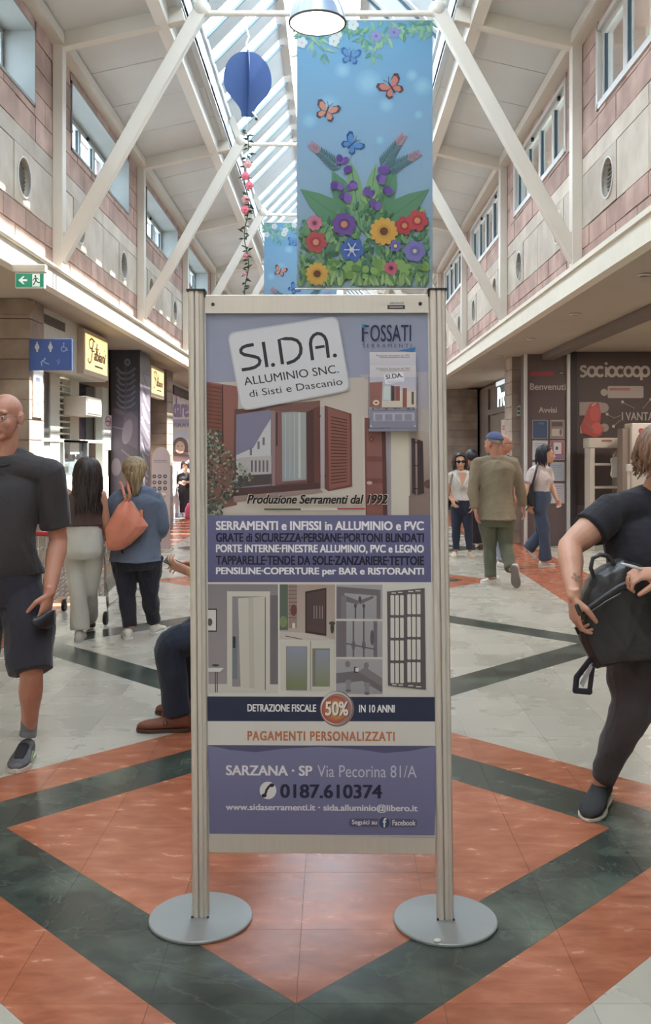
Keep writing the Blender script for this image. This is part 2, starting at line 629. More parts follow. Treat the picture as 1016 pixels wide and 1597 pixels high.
m_stone = blockmat('taupe_stone', (132, 116, 104), (150, 132, 118), (168, 150, 134), 0.6, 0.3)
m_steel = M('white_painted_steel', (214, 206, 194), 0.45, var=0.03, vscale=2)
m_roof = M('white_roof_panel', (198, 197, 194), 0.55, var=0.05, vscale=1.5)
m_plaster = M('cream_plaster', (206, 200, 186), 0.75, var=0.04, vscale=1.5)
m_soffit = M('taupe_soffit', (174, 163, 148), 0.8, var=0.05, vscale=1.2)
m_dark = M('dark_shop', (62, 56, 58), 0.6, var=0.15)
m_brown = M('brown_board', (84, 70, 68), 0.5, var=0.06)
m_alu = M('brushed_aluminium', (210, 202, 192), 0.38, 0.25, var=0.03, vscale=3, stretch=(60, 60, 1))
m_alu_w = M('pale_frame_metal', (205, 203, 198), 0.4, 0.2, var=0.03)
m_black = M('black_plastic', (28, 27, 28), 0.5)
m_glass = glass('clear_glass')
m_pane = glass('window_glass', (215, 226, 230), 0.45, 0.04)
m_pane_l = glass('clear_window_glass', (225, 234, 238), 0.06, 0.04)
m_print = print_mat('printed_sheet')
m_lit = print_mat('backlit_print', 0.5, 1.3)

XC, TS = -0.10, 0.40
FX0, FX1 = -2.60, 2.27     # fascia lines
WX0, WX1 = -2.68, 2.38     # upper wall planes
XM = (WX0 + WX1) / 2 + 0.02

# ================================================================== floor
def zone(x, y):
    dx = abs(x - XC)
    k = (y - 3.775) % 7.2
    dA = min(k, 7.2 - k)                 # orange diamonds every 7.2 m
    dB = abs(k - 3.6)                    # white diamonds between them
    ra, rb = dx + dA, dx + dB
    if 1.2 < ra < 1.6 or 2.0 < rb < 2.4: return 1
    if dx > 2.4 and y > 7.0: return 0 if dx < 3.2 else 2
    if ra < 2.0 and not (rb < 2.0): return 0
    if ra < 1.2: return 0
    return 2
floor = struct('floor', 'polished marble floor of orange, dark green and white diamonds')
g = MB(); g.box((-4.6, -4.5, -0.16), (8.2, 48, -0.003)); g.build('grout_bed', m_grout, floor)
fm = [m_orange, m_green, m_white]
GAP = 0.0006
TH = 0.012
tile_cache = {}
def tile_mesh(shape, mi):
    k = (shape, mi)
    if k in tile_cache: return tile_cache[k]
    h = TS / 2 - GAP
    c = {'q': [(-h, -h), (h, -h), (h, h), (-h, h)],
         'ne': [(-h + GAP, h), (h, -h + GAP), (h, h)], 'sw': [(-h, -h), (h - GAP, -h), (-h, h - GAP)],
         'nw': [(-h, -h + GAP), (h - GAP, h), (-h, h)], 'se': [(-h + GAP, -h), (h, -h), (h, h - GAP)],
         'n': [(0, GAP), (h - GAP, h), (-h + GAP, h)], 's': [(0, -GAP), (-h + GAP, -h), (h - GAP, -h)],
         'e': [(GAP, 0), (h, -h + GAP), (h, h - GAP)], 'w': [(-GAP, 0), (-h, h - GAP), (-h, -h + GAP)]}[shape]
    mb = MB(); mb.prism([(x, y, -TH) for x, y in c], (0, 0, TH))
    tile_cache[k] = mb.mesh('tile', fm[mi])
    tile_cache[(shape, mi, 'v')] = c
    return tile_cache[k]
far = [MB(), MB(), MB()]
stuff = MB()
ntile = 0
i0, i1 = -12, 21
for j in range(-20, 108):
    yc = 3.775 + (j + 0.5) * TS
    if yc > 47.5 or yc < -4.3: continue
    for i in range(i0, i1):
        xc = XC + (i + 0.5) * TS
        q = 0.13
        zs = {'n': zone(xc, yc + q), 's': zone(xc, yc - q), 'e': zone(xc + q, yc), 'w': zone(xc - q, yc)}
        if len(set(zs.values())) == 1: shp = [('q', zs['n'])]
        elif zs['n'] == zs['e'] and zs['s'] == zs['w']: shp = [('ne', zs['n']), ('sw', zs['s'])]
        elif zs['n'] == zs['w'] and zs['s'] == zs['e']: shp = [('nw', zs['n']), ('se', zs['s'])]
        else: shp = [(k, zs[k]) for k in 'nsew']
        seen = 2.3 < yc < 9.4 and abs(xc + 0.01) < 0.352 * (yc + 0.2) + 0.2
        for s_, mi in shp:
            me = tile_mesh(s_, mi)
            if seen:
                o = bpy.data.objects.new('tile', me); COL.objects.link(o); o.parent = floor
                o.location = (xc, yc, 0); ntile += 1
            else:
                c = tile_cache[(s_, mi, 'v')]
                stuff.cur = mi
                stuff.prism([(xc + x, yc + y, -TH) for x, y in c], (0, 0, TH))
o = stuff.build('tiling', fm, floor); o['kind'] = 'stuff'
print('tiles', ntile)

# ================================================================== upper walls with windows
BAY0, BAY, NB = 5.2, 3.9, 8       # frames stand at BAY0 + k * BAY
ZL, ZE = 3.22, 5.40               # ledge and eaves
WZ0, WZ1 = 4.57, 5.27
WHW = 1.36
win_n = 0
def upper_wall(side):
    global win_n
    left = side < 0
    x = WX0 if left else WX1
    s = side
    w = struct('wall_left' if left else 'wall_right', 'upper wall of pink and pale blocks with strip windows and round vents')
    mb = MB()
    xa, xb = x + s * 0.05, x + s * 0.42
    y0, y1 = -4.3, BAY0 + NB * BAY + 6
    mb.box((xa, y0, ZL - 0.2), (xb, y1, WZ0))
    mb.box((xa, y0, WZ1), (xb, y1, ZE + 0.25))
    cs = [BAY0 + BAY * (k + 0.5) for k in range(-2, NB + 1)]
    e = y0
    for c in cs:
        mb.box((xa, e, WZ0), (xb, c - WHW, WZ1)); e = c + WHW
    mb.box((xa, e, WZ0), (xb, y1, WZ1))
    mb.build('backing', m_mortar, w)
    rows = []
    z = ZL
    rows += [('p', ZL, 3.41), ('p', 3.41, 3.60), ('c', 3.60, 4.10), ('s', 4.10, 4.27)]
    zz = 4.27
    for k in range(5):
        rows.append(('p', zz, zz + 0.23)); zz += 0.23
    stuffm = MB()
    rnd = random.Random(3 if left else 5)
    def piece(kind, ya, yb, za, zb, col, far_):
        j = 0.005
        d = rnd.uniform(0.0, 0.008)
        lo, hi = (x - s * d), xa
        if far_:
            stuffm.cur = 0 if col is m_pink else 1
            stuffm.box((lo, ya + j, za + j), (hi, yb - j, zb - j))
        else:
            b = MB(); b.box((lo, ya + j, za + j), (hi, yb - j, zb - j))
            b.build('block' if kind == 'p' else 'concrete_panel', col, w)
    for ri, (kind, za, zb) in enumerate(rows):
        for k in range(-2, NB + 1):
            ya, yb = BAY0 + BAY * k, BAY0 + BAY * (k + 1)
            c = (ya + yb) / 2
            far_ = k >= 4 or k < 0
            cuts = []
            if kind == 'c':
                v1, v2 = c - 1.04, c + 1.04
                cuts = [(ya, ya + 0.62), (v1 + 0.24, c), (c, v2 - 0.24), (yb - 0.62, yb)]
                cuts = [(ya, v1 - 0.24), (v1 + 0.24, c), (c, v2 - 0.24), (v2 + 0.24, yb)]
            elif kind == 's':
                cuts = [(ya, c), (c, yb)]
            else:
                n = 7; L = BAY / n; offs = (ri % 2) * L / 2
                p = ya - offs
                while p < yb - 0.01:
                    a, b = max(ya, p), min(yb, p + L)
                    if b - a > 0.05: cuts.append((a, b))
                    p += L
            out = []
            for a, b in cuts:
                if zb > WZ0 + 0.05 and za < WZ1 - 0.02:
                    # trim round the window
                    if b <= c - WHW or a >= c + WHW: out.append((a, b, za, zb))
                    else:
                        if a < c - WHW - 0.05: out.append((a, c - WHW, za, zb))
                        if b > c + WHW + 0.05: out.append((c + WHW, b, za, zb))
                        if za < WZ0 - 0.04: out.append((max(a, c - WHW), min(b, c + WHW), za, WZ0))
                        if zb > WZ1 + 0.04: out.append((max(a, c - WHW), min(b, c + WHW), WZ1, zb))
                else: out.append((a, b, za, zb))
            for a, b, p, q in out:
                piece('p' if kind == 'p' else 'c', a, b, p, q, m_pink if kind == 'p' else m_conc, far_)
    o = stuffm.build('blockwork', [m_pink, m_conc], w); o['kind'] = 'stuff'
    # vents
    for k in range(0, 6):
        for dv in (-1.04, 1.04):
            yc = BAY0 + BAY * (k + 0.5) + dv
            if k > 3 and dv: pass
            v = MB()
            n = 32; zc = 3.85
            # square plate with a round hole
            ring = [(yc + 0.165 * math.cos(2 * math.pi * i / n), zc + 0.165 * math.sin(2 * math.pi * i / n)) for i in range(n)]
            hs, vs_ = 0.235, 0.245
            def sq(i):
                a = 2 * math.pi * i / n; ca, sa = math.cos(a), math.sin(a)
                t = 1 / max(abs(ca), abs(sa)); return (yc + hs * ca * t, zc + vs_ * sa * t)
            xf = x - s * 0.012
            vv = []; ff = []
            for i in range(n):
                a, b = ring[i], sq(i)
                vv += [(xf, a[0], a[1]), (xf, b[0], b[1]), (xa, a[0], a[1]), (xa, b[0], b[1])]
            for i in range(n):
                j = (i + 1) % n
                ff += [(4 * i, 4 * i + 1, 4 * j + 1, 4 * j), (4 * i, 4 * j, 4 * j + 2, 4 * i + 2), (4 * i + 1, 4 * i + 3, 4 * j + 3, 4 * j + 1)]
            v.add(vv, ff)
            r = thing('round_vent', 'round louvred vent, %s one of the %s bay on the %s wall' % ('nearer' if dv < 0 else 'further', ['first', 'second', 'third', 'fourth', 'fifth', 'sixth'][k], 'left' if left else 'right'), 'vent', (xf, yc, zc), 'round vents in the %s upper wall' % ('left' if left else 'right'))
            v.build('plate', m_conc, r)
            t = MB(); t.lathe([(0.165, -0.012), (0.178, -0.012), (0.178, 0.012), (0.165, 0.012), (0.165, -0.012)], (xf, yc, zc), 32, 'X'); t.build('rim', m_alu_w, r, smooth=False)
            lou = MB()
            for q in range(9):
                zq = zc - 0.14 + q * 0.035
                hw = math.sqrt(max(0.0, 0.163 ** 2 - (zq - zc) ** 2))
                if hw > 0.03: lou.bar((xa - s * 0.01, yc - hw, zq), (xa - s * 0.01, yc + hw, zq), 0.018, 0.026, (0.6, 0, 1))
            lou.build('louvre', M('grey_louvre', (120, 116, 112), 0.6), r)
    # windows
    for k in range(-1, NB):
        c = BAY0 + BAY * (k + 0.5)
        if k > 6: continue
        win_n += 1
        wd = struct('window_%d' % win_n, 'white framed strip window of four lights high in the %s wall' % ('left' if left else 'right'))
        xg = x + s * 0.27 if left else x + s * 0.02
        d = 0.06
        fr = MB()
        a, b = c - WHW, c + WHW
        t = 0.05
        xo = x - s * 0.015
        # lining of the opening
        if left:
            for bx_ in (((xo, a, WZ0), (xg + s * .1, a + 0.025, WZ1)), ((xo, b - 0.025, WZ0), (xg + s * .1, b, WZ1)), ((xo, a, WZ0 - 0.0), (xg + s * .1, b, WZ0 + 0.025)), ((xo, a, WZ1 - 0.025), (xg + s * .1, b, WZ1))):
                fr.box(*bx_)
        else:
            fr.box((x - 0.02, a - 0.03, WZ0 - 0.03), (xg + 0.1, a + 0.03, WZ1 + 0.02)); fr.box((x - 0.02, b - 0.03, WZ0 - 0.03), (xg + 0.1, b + 0.03, WZ1 + 0.02))
            fr.box((x - 0.02, a, WZ0 - 0.03), (xg + 0.1, b, WZ0 + 0.03)); fr.box((x - 0.02, a, WZ1 - 0.03), (xg + 0.1, b, WZ1 + 0.02))
        fr.build('window_frame', M('grey_reveal', (148, 146, 140), 0.6) if left else m_alu_w, wd)
        n = 4; L = (b - a - 0.06) / n
        for q in range(n):
            p0, p1 = a + 0.03 + q * L, a + 0.03 + (q + 1) * L
            sh = MB()
            sh.box((xg, p0, WZ0 + 0.025), (xg + s * d, p0 + t, WZ1 - 0.025)); sh.box((xg, p1 - t, WZ0 + 0.025), (xg + s * d, p1, WZ1 - 0.025))
            sh.box((xg, p0 + t, WZ0 + 0.025), (xg + s * d, p1 - t, WZ0 + 0.025 + t)); sh.box((xg, p0 + t, WZ1 - 0.025 - t), (xg + s * d, p1 - t, WZ1 - 0.025))
            so = sh.build('sash', m_alu_w, wd)
            gs = MB()
            for yy in (p0 + t, p1 - t - 0.012):
                gs.box((xg + s * 0.012, yy, WZ0 + 0.07), (xg + s * 0.035, yy + 0.012, WZ1 - 0.07))
            gs.build('gasket', M('dark_gasket', (40, 58, 68), 0.6), so)
            pn = MB(); pn.box((xg + s * 0.025, p0 + t - 0.002, WZ0 + 0.07), (xg + s * 0.031, p1 - t + 0.002, WZ1 - 0.07)); pn.build('pane', m_pane_l if left else m_pane, so)
            if q % 2 == 0:
                h = MB(); h.box((xg - s * 0.03, p0 + 0.3, WZ1 - 0.075), (xg, p0 + 0.34, WZ1 - 0.035)); h.build('catch', m_black, so)
    return w
wall_l = upper_wall(-1)
wall_r = upper_wall(1)

# fascia, ledge and soffits
YE = BAY0 + NB * BAY + 6
f = MB(); f.box((FX0, -4.3, 3.0), (FX0 - 0.1, YE, 3.19)); f.box((FX0 + 0.0, -4.3, 3.19), (WX0 - 0.06, YE, ZL))
o = f.build('trim_1', M('cream_fascia', (222, 214, 198), 0.6, var=0.03)); tag(o, 'cream fascia band and ledge over the left shops', kind='structure')
f = MB(); f.tube([(FX0 + 0.012, -4.3, 3.2), (FX0 + 0.012, YE, 3.2)], 0.022, 10)
o = f.build('trim_3', m_steel, smooth=True); tag(o, 'rounded lip running along the left ledge', kind='structure')
f = MB(); f.box((FX1, -4.3, 3.0), (FX1 + 0.1, YE, 3.21)); f.box((FX1 - 0.025, -4.3, 3.19), (WX1 + 0.06, YE, 3.235))
o = f.build('trim_2', M('cream_fascia', (222, 214, 198), 0.6)); tag(o, 'cream fascia band and ledge over the right shops', kind='structure')
f = MB(); f.box((FX0 - 0.1, -4.3, 3.0), (-4.6, YE, 3.12)); f.box((FX1 + 0.1, -4.3, 3.0), (3.25, YE, 3.12)); f.box((3.25, -4.3, 3.04), (8.2, YE, 3.16))
o = f.build('ceiling', m_soffit); tag(o, 'low ceilings in front of the shops on both sides', kind='structure')
f = MB(); f.box((3.25, -4.3, 2.90), (3.42, 14.8, 3.04)); f.box((3.42, -4.3, 2.97), (3.5, 14.8, 3.04))
o = f.build('trim_4', M('dark_taupe_trim', (110, 98, 90), 0.7)); tag(o, 'dark beam under the ceiling of the right hand shops', kind='structure')
# lids above the low ceilings so no daylight leaks in
f = MB(); f.box((WX0 - 0.42, -4.3, 3.12), (-5.0, YE, 3.3)); f.box((WX1 + 0.42, -4.3, 3.16), (8.6, YE, 3.3))
o = f.build('slab', m_conc); tag(o, 'flat roof slabs over the shops outside the high windows', kind='structure')
# end walls
f = MB(); f.box((-5.0, YE, -0.1), (8.6, YE + 0.2, 7.6)); f.box((-5.0, -4.5, -0.1), (8.6, -4.3, 7.6))
o = f.build('wall_end', m_plaster); tag(o, 'plain plaster walls closing both ends of the gallery', kind='structure')
f = MB(); f.box((-4.8, -4.3, 0), (-4.6, YE, 3.0)); f.box((8.2, -4.3, 0), (8.4, YE, 3.1))
o = f.build('wall_side', m_soffit); tag(o, 'plain side walls behind the shop fronts', kind='structure')

# ================================================================== roof
roof = struct('roof', 'pitched roof of white panels with a glazed ridge')
RZ0, RZ1 = 5.46, 5.74        # underside at the eaves and at the skylight
XR = (XM - 1.30, XM + 1.30)  # skylight kerbs
def rz(x):
    side = x < XM
    xe, xk = (WX0, XR[0]) if side else (WX1, XR[1])
    return RZ0 + (RZ1 - RZ0) * (x - xe) / (xk - xe)
for side in (0, 1):
    xe, xk = (WX0 - 0.05, XR[0]) if side == 0 else (WX1 + 0.05, XR[1])
    for k in range(-2, NB + 1):
        for q in range(4):
            ya = BAY0 + BAY * k + q * BAY / 4; yb = ya + BAY / 4
            if yb < -4: continue
            b = MB()
            g_ = 0.006
            b.prism([(xe, ya + g_, rz(xe)), (xk, ya + g_, rz(xk)), (xk, ya + g_, rz(xk) + 0.06), (xe, ya + g_, rz(xe) + 0.06)], (0, yb - ya - 2 * g_, 0))
            b.build('roof_panel', m_roof, roof)
    s = -1 if side == 0 else 1
    d = MB(); xo = xe + s * (0.42 if side == 0 else 0.95)  # right eave, out of view, drawn out further to shade the right windows
    d.prism([(xo, -4.3, rz(xe) - 0.06 if side else rz(xe) - 0.02), (xk + s * 0.03, -4.3, rz(xk) + 0.055), (xk + s * 0.03, -4.3, rz(xk) + 0.16), (xo, -4.3, rz(xe) + 0.12)], (0, YE + 4.3, 0))
    d.build('roof_deck', M('deck_underside', (150, 146, 140), 0.8), roof)
    # kerb of the skylight
    kb = MB(); kb.box((xk, -4.3, RZ1 - 0.02), (xk + s * 0.06, YE, 6.08))
    kb.box((xk - s * 0.03, -4.3, 6.02), (xk + s * 0.08, YE, 6.10))
    kb.build('skylight_kerb', M('pale_blue_grey_steel', (196, 202, 204), 0.5), roof)
# glazing: rafters at 45 degrees from kerb to purlin, then to the ridge
PX, PZ = 0.52, 6.88
GZ = 7.04
gl = MB()
for s in (-1, 1):
    a = (XM + s * 1.30, 6.09); b = (XM + s * PX, PZ); c = (XM, GZ)
    for p, q in ((a, b), (b, c)):
        gl.add([(p[0], -4.3, p[1] + 0.03), (q[0], -4.3, q[1] + 0.03), (q[0], YE, q[1] + 0.03), (p[0], YE, p[1] + 0.03)], [(0, 1, 2, 3)])
gl.build('pane', glass('skylight_glass', (236, 240, 240), 0.10, 0.05), roof)
pur = MB()
for s in (-1, 1):
    pur.bar((XM + s * PX, -4.3, PZ - 0.03), (XM + s * PX, YE, PZ - 0.03), 0.13, 0.06)
pur.bar((XM, -4.3, GZ - 0.02), (XM, YE, GZ - 0.02), 0.05, 0.05)
pur.build('purlin', m_roof, roof)
m_bar = M('pale_blue_grey_steel')
m_bar = M('pale_blue_grey_steel')
def blade(s, w):
    t = 0.014
    b = MB(); b.prism([(0, -w / 2, 0), (-s * 0.78, -w / 2, 0.79), (-s * 0.78, -w / 2, 0.79 + t), (0, -w / 2, t)], (0, w, 0)); return b
m_blade = M('grey_white_blade', (178, 184, 186), 0.5, var=0.03)
me_n = {s: blade(s, 0.40 if s < 0 else 0.64).mesh('roof_blade', m_blade) for s in (-1, 1)}
me_w = {s: blade(s, 1.0).mesh('roof_blade', m_blade) for s in (-1, 1)}
me_e = {s: None for s in (-1, 1)}
for s in (-1, 1):
    b = MB()
    b.bar((0, 0, -0.02), (-s * 0.78, 0, 0.77), 0.025, 0.03, (s, 0, 1)); me_e[s] = b.mesh('glazing_bar', M('dark_blue_grey_bar', (92, 112, 124), 0.5))
for k in range(-2, NB + 1):
    yb = BAY0 + BAY * k
    for s in (-1, 1):
        spots = [(yb, me_w[s], 1.0)] + [(yb + 0.5 + 0.27 + 0.2 + q * 0.675, me_n[s], 0.40) for q in range(4)]
        for yy, me, w_ in spots:
            if yy < -3.8 or yy > YE - 0.6: continue
            o = bpy.data.objects.new('roof_blade', me); COL.objects.link(o); o.parent = roof; o.location = (XM + s * 1.30, yy, 6.07)
            o = bpy.data.objects.new('glazing_bar', me_e[s]); COL.objects.link(o); o.parent = roof; o.location = (XM + s * 1.30, yy - w_ / 2 - 0.013, 6.07)
for k in range(-2, NB + 1):
    y = BAY0 + BAY * k
    if y > YE - 0.5 or y < -4: continue
    for s in (-1, 1):
        b = MB(); b.bar((XM + s * PX, y, PZ), (XM, y, GZ), 0.06, 0.06); b.build('ridge_bar', m_bar, roof)

# ================================================================== steel frames
names = ['nearest', 'second', 'third', 'fourth', 'fifth', 'sixth', 'seventh', 'eighth', 'ninth']
def frame(y, idx):
    r = thing('roof_frame', 'white steel portal frame with slanting braces and tie rod, %s along the gallery' % names[idx], 'frame', (XM, y, 3.2), 'white steel frames across the gallery')
    for s in (-1, 1):
        xw = WX0 + 0.055 if s < 0 else WX1 - 0.055
        left = s < 0
        c = MB(); c.box((xw - 0.05, y - 0.06, ZL), (xw + 0.05, y + 0.06, RZ0)); c.box((xw - 0.058, y - 0.075, ZL), (xw - s * 0.046, y + 0.075, RZ0 - 0.1)) if False else None
        c.build('column', m_steel, r, bevel=0.006)
        xt = XM + s * 1.13
        b = MB(); b.bar((xw, y, ZL + 0.10), (xt, y, 5.72), 0.10, 0.13, (0, 0, 1)); b.build('brace', m_steel, r, bevel=0.006)
        # gusset under the brace
        gg = MB(); gg.prism([(xw, y - 0.045, ZL + 0.0), (xw - s * 0.10, y - 0.045, ZL + 0.24), (xw, y - 0.045, ZL + 0.5)], (0, 0.09, 0)); gg.build('gusset', m_steel, r)
        rf = MB(); xk = XR[0] if left else XR[1]
        rf.bar((xw, y, rz(xw) - 0.07), (xk, y, rz(xk) - 0.07), 0.11, 0.15); rf.build('rafter', m_steel, r, bevel=0.005)
        kn = MB(); kn.ball((xt, y, 5.72), 0.085, 12, 8); kn.build('node', m_steel, r, smooth=True)
        st = MB(); st.bar((xt, y, 5.72), (XM + s * 1.27, y, 6.05), 0.07, 0.09); st.build('strut', m_steel, r)
    t = MB(); t.tube([(XM - 1.13, y, 5.68), (XM + 1.13, y, 5.68)], 0.028, 12); t.build('tie_rod', m_steel, r, smooth=True)
    return r
for k in range(0, NB):
    frame(BAY0 + BAY * k, k)
for s in (-1, 1):
    b = MB()
    xw = WX0 + 0.05 if s < 0 else WX1 - 0.05
    b.box((xw - 0.07, -4.3, RZ0 - 0.1), (xw + 0.07, YE, RZ0 + 0.01))
    b.build('eaves_beam', m_steel, roof)
    b = MB(); xb = XM + s * 1.50
    b.box((xb - 0.06, -4.3, rz(xb) - 0.15), (xb + 0.06, YE, rz(xb) + 0.02)); b.build('ceiling_beam', m_steel, roof)
# ================================================================== poster stand
Y0 = 3.03
stand = thing('poster_stand', 'free-standing aluminium poster frame on two round feet with tall advertising sheet', 'display stand', (-0.034, Y0, 0))
def SH(x, z, d=0.0):
    """point of the leaning frame: x across, z up, d towards the reader"""
    return Vector((x - 0.0105 * z, Y0 + 0.012 - 0.02 * (x + 0.034) + 0.022 * z - d, z))
for sx, nm in ((-0.424, 'left'), (0.357, 'right')):
    b = MB(); yb = Y0 + 0.005 - 0.02 * sx
    b.lathe([(0, 0.0), (0.163, 0.0), (0.1655, 0.002), (0.1655, 0.008), (0.162, 0.0105), (0, 0.0105)], (sx, yb, 0.0), 72)
    b.build('base_disc', M('grey_coated_steel', (150, 152, 150), 0.4, 0.2, var=0.03), stand, smooth=True, edge=35)
    # grooved extrusion
    p = MB()
    cx = sx
    prof = [(-.0265, -.004), (-.0265, .010), (-.022, .0215), (-.016, .024), (-.0075, .024), (-.0045, .021), (-.0045, .012), (-.0015, .012), (-.0015, .023), (.010, .023), (.0115, .0215), (.0115, .018), (.016, .017), (.0225, .0205), (.0265, .013), (.0265, -.004), (.0225, -.022), (-.0225, -.022)]
    n = len(prof)
    vs = [SH(cx + a, 0.0105, d) for a, d in prof] + [SH(cx + a, 2.015, d) for a, d in prof]
    p.add(vs, [tuple(range(n - 1, -1, -1)), tuple(range(n, 2 * n))] + [(i, (i + 1) % n, (i + 1) % n + n, i + n) for i in range(n)])
    po = p.build('pole', m_alu, stand)
    c = MB()
    vs = [SH(cx + a, z, d) for z in (2.015, 2.021) for a, d in ((-.03, .027), (.03, .027), (.03, -.025), (-.03, -.025))]
    c.add(vs, [(0, 1, 2, 3), (4, 7, 6, 5), (0, 4, 5, 1), (1, 5, 6, 2), (2, 6, 7, 3), (3, 7, 4, 0)])
    s_ = 1 if sx < 0 else -1
    vs = [SH(cx + s_ * a, z, d) for z in (1.995, 2.018) for a, d in ((.0275, .02), (.031, .02), (.031, -.02), (.0275, -.02))]
    c.add(vs, [(0, 1, 2, 3), (4, 7, 6, 5), (0, 4, 5, 1), (1, 5, 6, 2), (2, 6, 7, 3), (3, 7, 4, 0)])
    c.build('cap', m_black, stand)
    for dx in (-0.025, 0.025):
        sc = MB(); sc.ball(SH(cx + dx, 0.014, 0.026), 0.004, 8, 6); sc.build('fixing_screw', m_dark, stand)
XL, XRR = -0.397, 0.330
def slab_(x0, x1, z0, z1, d0, d1):
    m = MB()
    vs = [SH(x, z, d) for d in (d0, d1) for x, z in ((x0, z0), (x1, z0), (x1, z1), (x0, z1))]
    m.add(vs, [(0, 1, 2, 3), (7, 6, 5, 4), (0, 4, 5, 1), (1, 5, 6, 2), (2, 6, 7, 3), (3, 7, 4, 0)])
    return m
top = slab_(XL, XRR, 1.945, 2.003, -0.014, 0.014).build('top_rail', m_alu, stand, bevel=0.002)
bot = slab_(XL, XRR, 0.212, 0.270, -0.014, 0.014).build('bottom_rail', m_alu, stand, bevel=0.002)
lip = slab_(XL, XRR, 0.2685, 0.2725, 0.014, 0.0155); lip.build('lip', m_alu_w, bot)
lip = slab_(XL, XRR, 1.943, 1.9475, 0.014, 0.0155); lip.build('lip', m_alu_w, top)
for x in (XL + 0.028, XRR - 0.028):
    sc = MB(); a = SH(x, 1.972, 0.0145)
    sc.lathe([(0, -0.002), (0.0045, -0.002), (0.0065, 0.001), (0.0, 0.001)], (a.x, a.y, a.z), 16, 'Y'); sc.build('screw', m_dark, top)
pan = slab_(XL, XRR, 0.268, 1.947, -0.008, 0.0035).build('panel', M('white_board', (215, 214, 210), 0.6), stand)
for x0, x1 in ((XL, XL + 0.004), (XRR - 0.004, XRR)):
    slab_(x0, x1, 0.268, 1.947, 0.0035, 0.012).build('side_bead', m_alu_w, stand)

# ---- the sheet, drawn in the picture's own pixel units
cor = [SH(XL + 0.004, 1.944, 0.0045), SH(XRR - 0.004, 1.944, 0.0045), SH(XL + 0.004, 0.272, 0.0045), SH(XRR - 0.004, 0.272, 0.0045)]
fr = [(320, 487), (671, 485.5), (325.5, 1302), (681, 1302)]
def fit():
    """drawing units of each corner: where that corner of the sheet is seen from the doorstep of the stand"""
    return [(VX + p.x / p.y * F, VY - (p.z - 1.5) / p.y * F) for p in cor]
fr = fit()
SAT = 0.74
A = Sheet(cor, fr, 0.00004, 1.08)
LAV, LAV2 = (124, 124, 164), (112, 112, 156)
A.rect(300, 480, 700, 1310, (200, 196, 190)) if False else None
A.poly([fr[0], fr[1], fr[3], fr[2]], (206, 202, 197))
# picture of the house: sky, wall
A.poly([fr[0], fr[1], (676, 640), (321, 640)], (138, 146, 172), (146, 146, 178))
A.poly([(321, 598), (675, 586), (677, 806), (323, 806)], (186, 174, 164), (192, 180, 168))
A.poly([(640, 604), (673.5, 600), (677, 806), (648, 806)], (182, 168, 160))
A.poly([(560, 586), (673, 581), (674, 645), (600, 610)], (168, 160, 172))
A.poly([(640, 672), (676, 676), (677.5, 806), (640, 806)], (180, 160, 150), (120, 96, 92))
# terracotta wall at the left with closed shutter
A.poly([(320.5, 596), (372, 604), (370, 790), (322, 800)], (150, 92, 82), (140, 90, 80))
A.poly([(320.5, 598), (348, 603), (348, 690), (321, 690)], (132, 76, 64))
for k in range(14):
    y = 604 + k * 6.2
    A.stroke([(321, y), (346, y + 3)], 1.0, (92, 52, 46), k == 0)
A.stroke([(347.5, 602), (348, 700)], 1.6, (70, 44, 42))
# window
A.poly([(366, 640), (500, 628), (500, 766), (364, 776)], (112, 70, 66))
A.poly([(369, 648), (424, 640), (424, 759), (368, 765)], (122, 118, 150))
A.poly([(369, 712), (396, 700), (412, 672), (423, 655), (423, 745), (369, 752)], (186, 184, 190))
A.poly([(372, 716), (424, 712), (424, 742), (372, 746)], (170, 166, 168))
for x in (390, 402, 410):
    A.rect(x, 700 - (x - 390) * 0.8, x + 3.5, 712 - (x - 390) * 0.8, (110, 106, 120), None, x == 390)
for k in range(5): A.rect(392 + k * 6, 720, 395 + k * 6, 738, (110, 92, 100), None, k == 0)
A.poly([(372, 744), (424, 741), (424, 757), (370, 762)], (82, 70, 70))
A.poly([(424, 641), (430, 641), (430, 760), (425, 760)], (142, 116, 120))
A.poly([(431, 641), (478, 641), (480, 752), (431, 758)], (130, 88, 86))
A.rect(431.5, 645, 433.5, 697, (62, 42, 46))
A.poly([(440, 645), (478, 643), (478, 750), (441, 753)], (150, 158, 156), (142, 152, 160))
A.poly([(466, 645), (469, 645), (470, 748), (466, 748)], (182, 184, 180))
for x in (446, 453, 460): A.stroke([(x, 647), (x, 748)], 1.2, (168, 174, 170), x == 446)
A.poly([(478, 636), (499, 632), (500, 764), (480, 756)], (84, 54, 56))
A.poly([(490, 634), (500, 632), (501, 764), (491, 760)], (110, 62, 58))
A.poly([(400, 636), (500, 626), (500, 634), (478, 645), (424, 642)], (124, 84, 78))
A.poly([(363, 764), (500, 755), (500, 766), (364, 778)], (86, 56, 56))
A.poly([(364, 776), (500, 764), (505, 770), (366, 786)], (150, 124, 118))
# open shutter
A.poly([(507, 634), (549, 647), (550, 761), (513, 768), (507, 764)], (118, 64, 56))
A.poly([(512, 637), (546, 648), (547, 758), (514, 765)], (142, 84, 74))
for k in range(21):
    y0_, y1_ = 651 + k * 5.2, 656.5 + k * 4.75
    A.poly([(517, y0_), (542, y1_), (542, y1_ + 1.4), (517, y0_ + 1.6)], (84, 42, 38), None, k == 0)
A.stroke([(499, 652), (503, 648), (508, 648)], 1.6, (48, 38, 42)); A.stroke([(499, 745), (503, 744), (509, 744)], 1.6, (48, 38, 42))
A.rect(501, 636, 507, 764, (168, 158, 164))
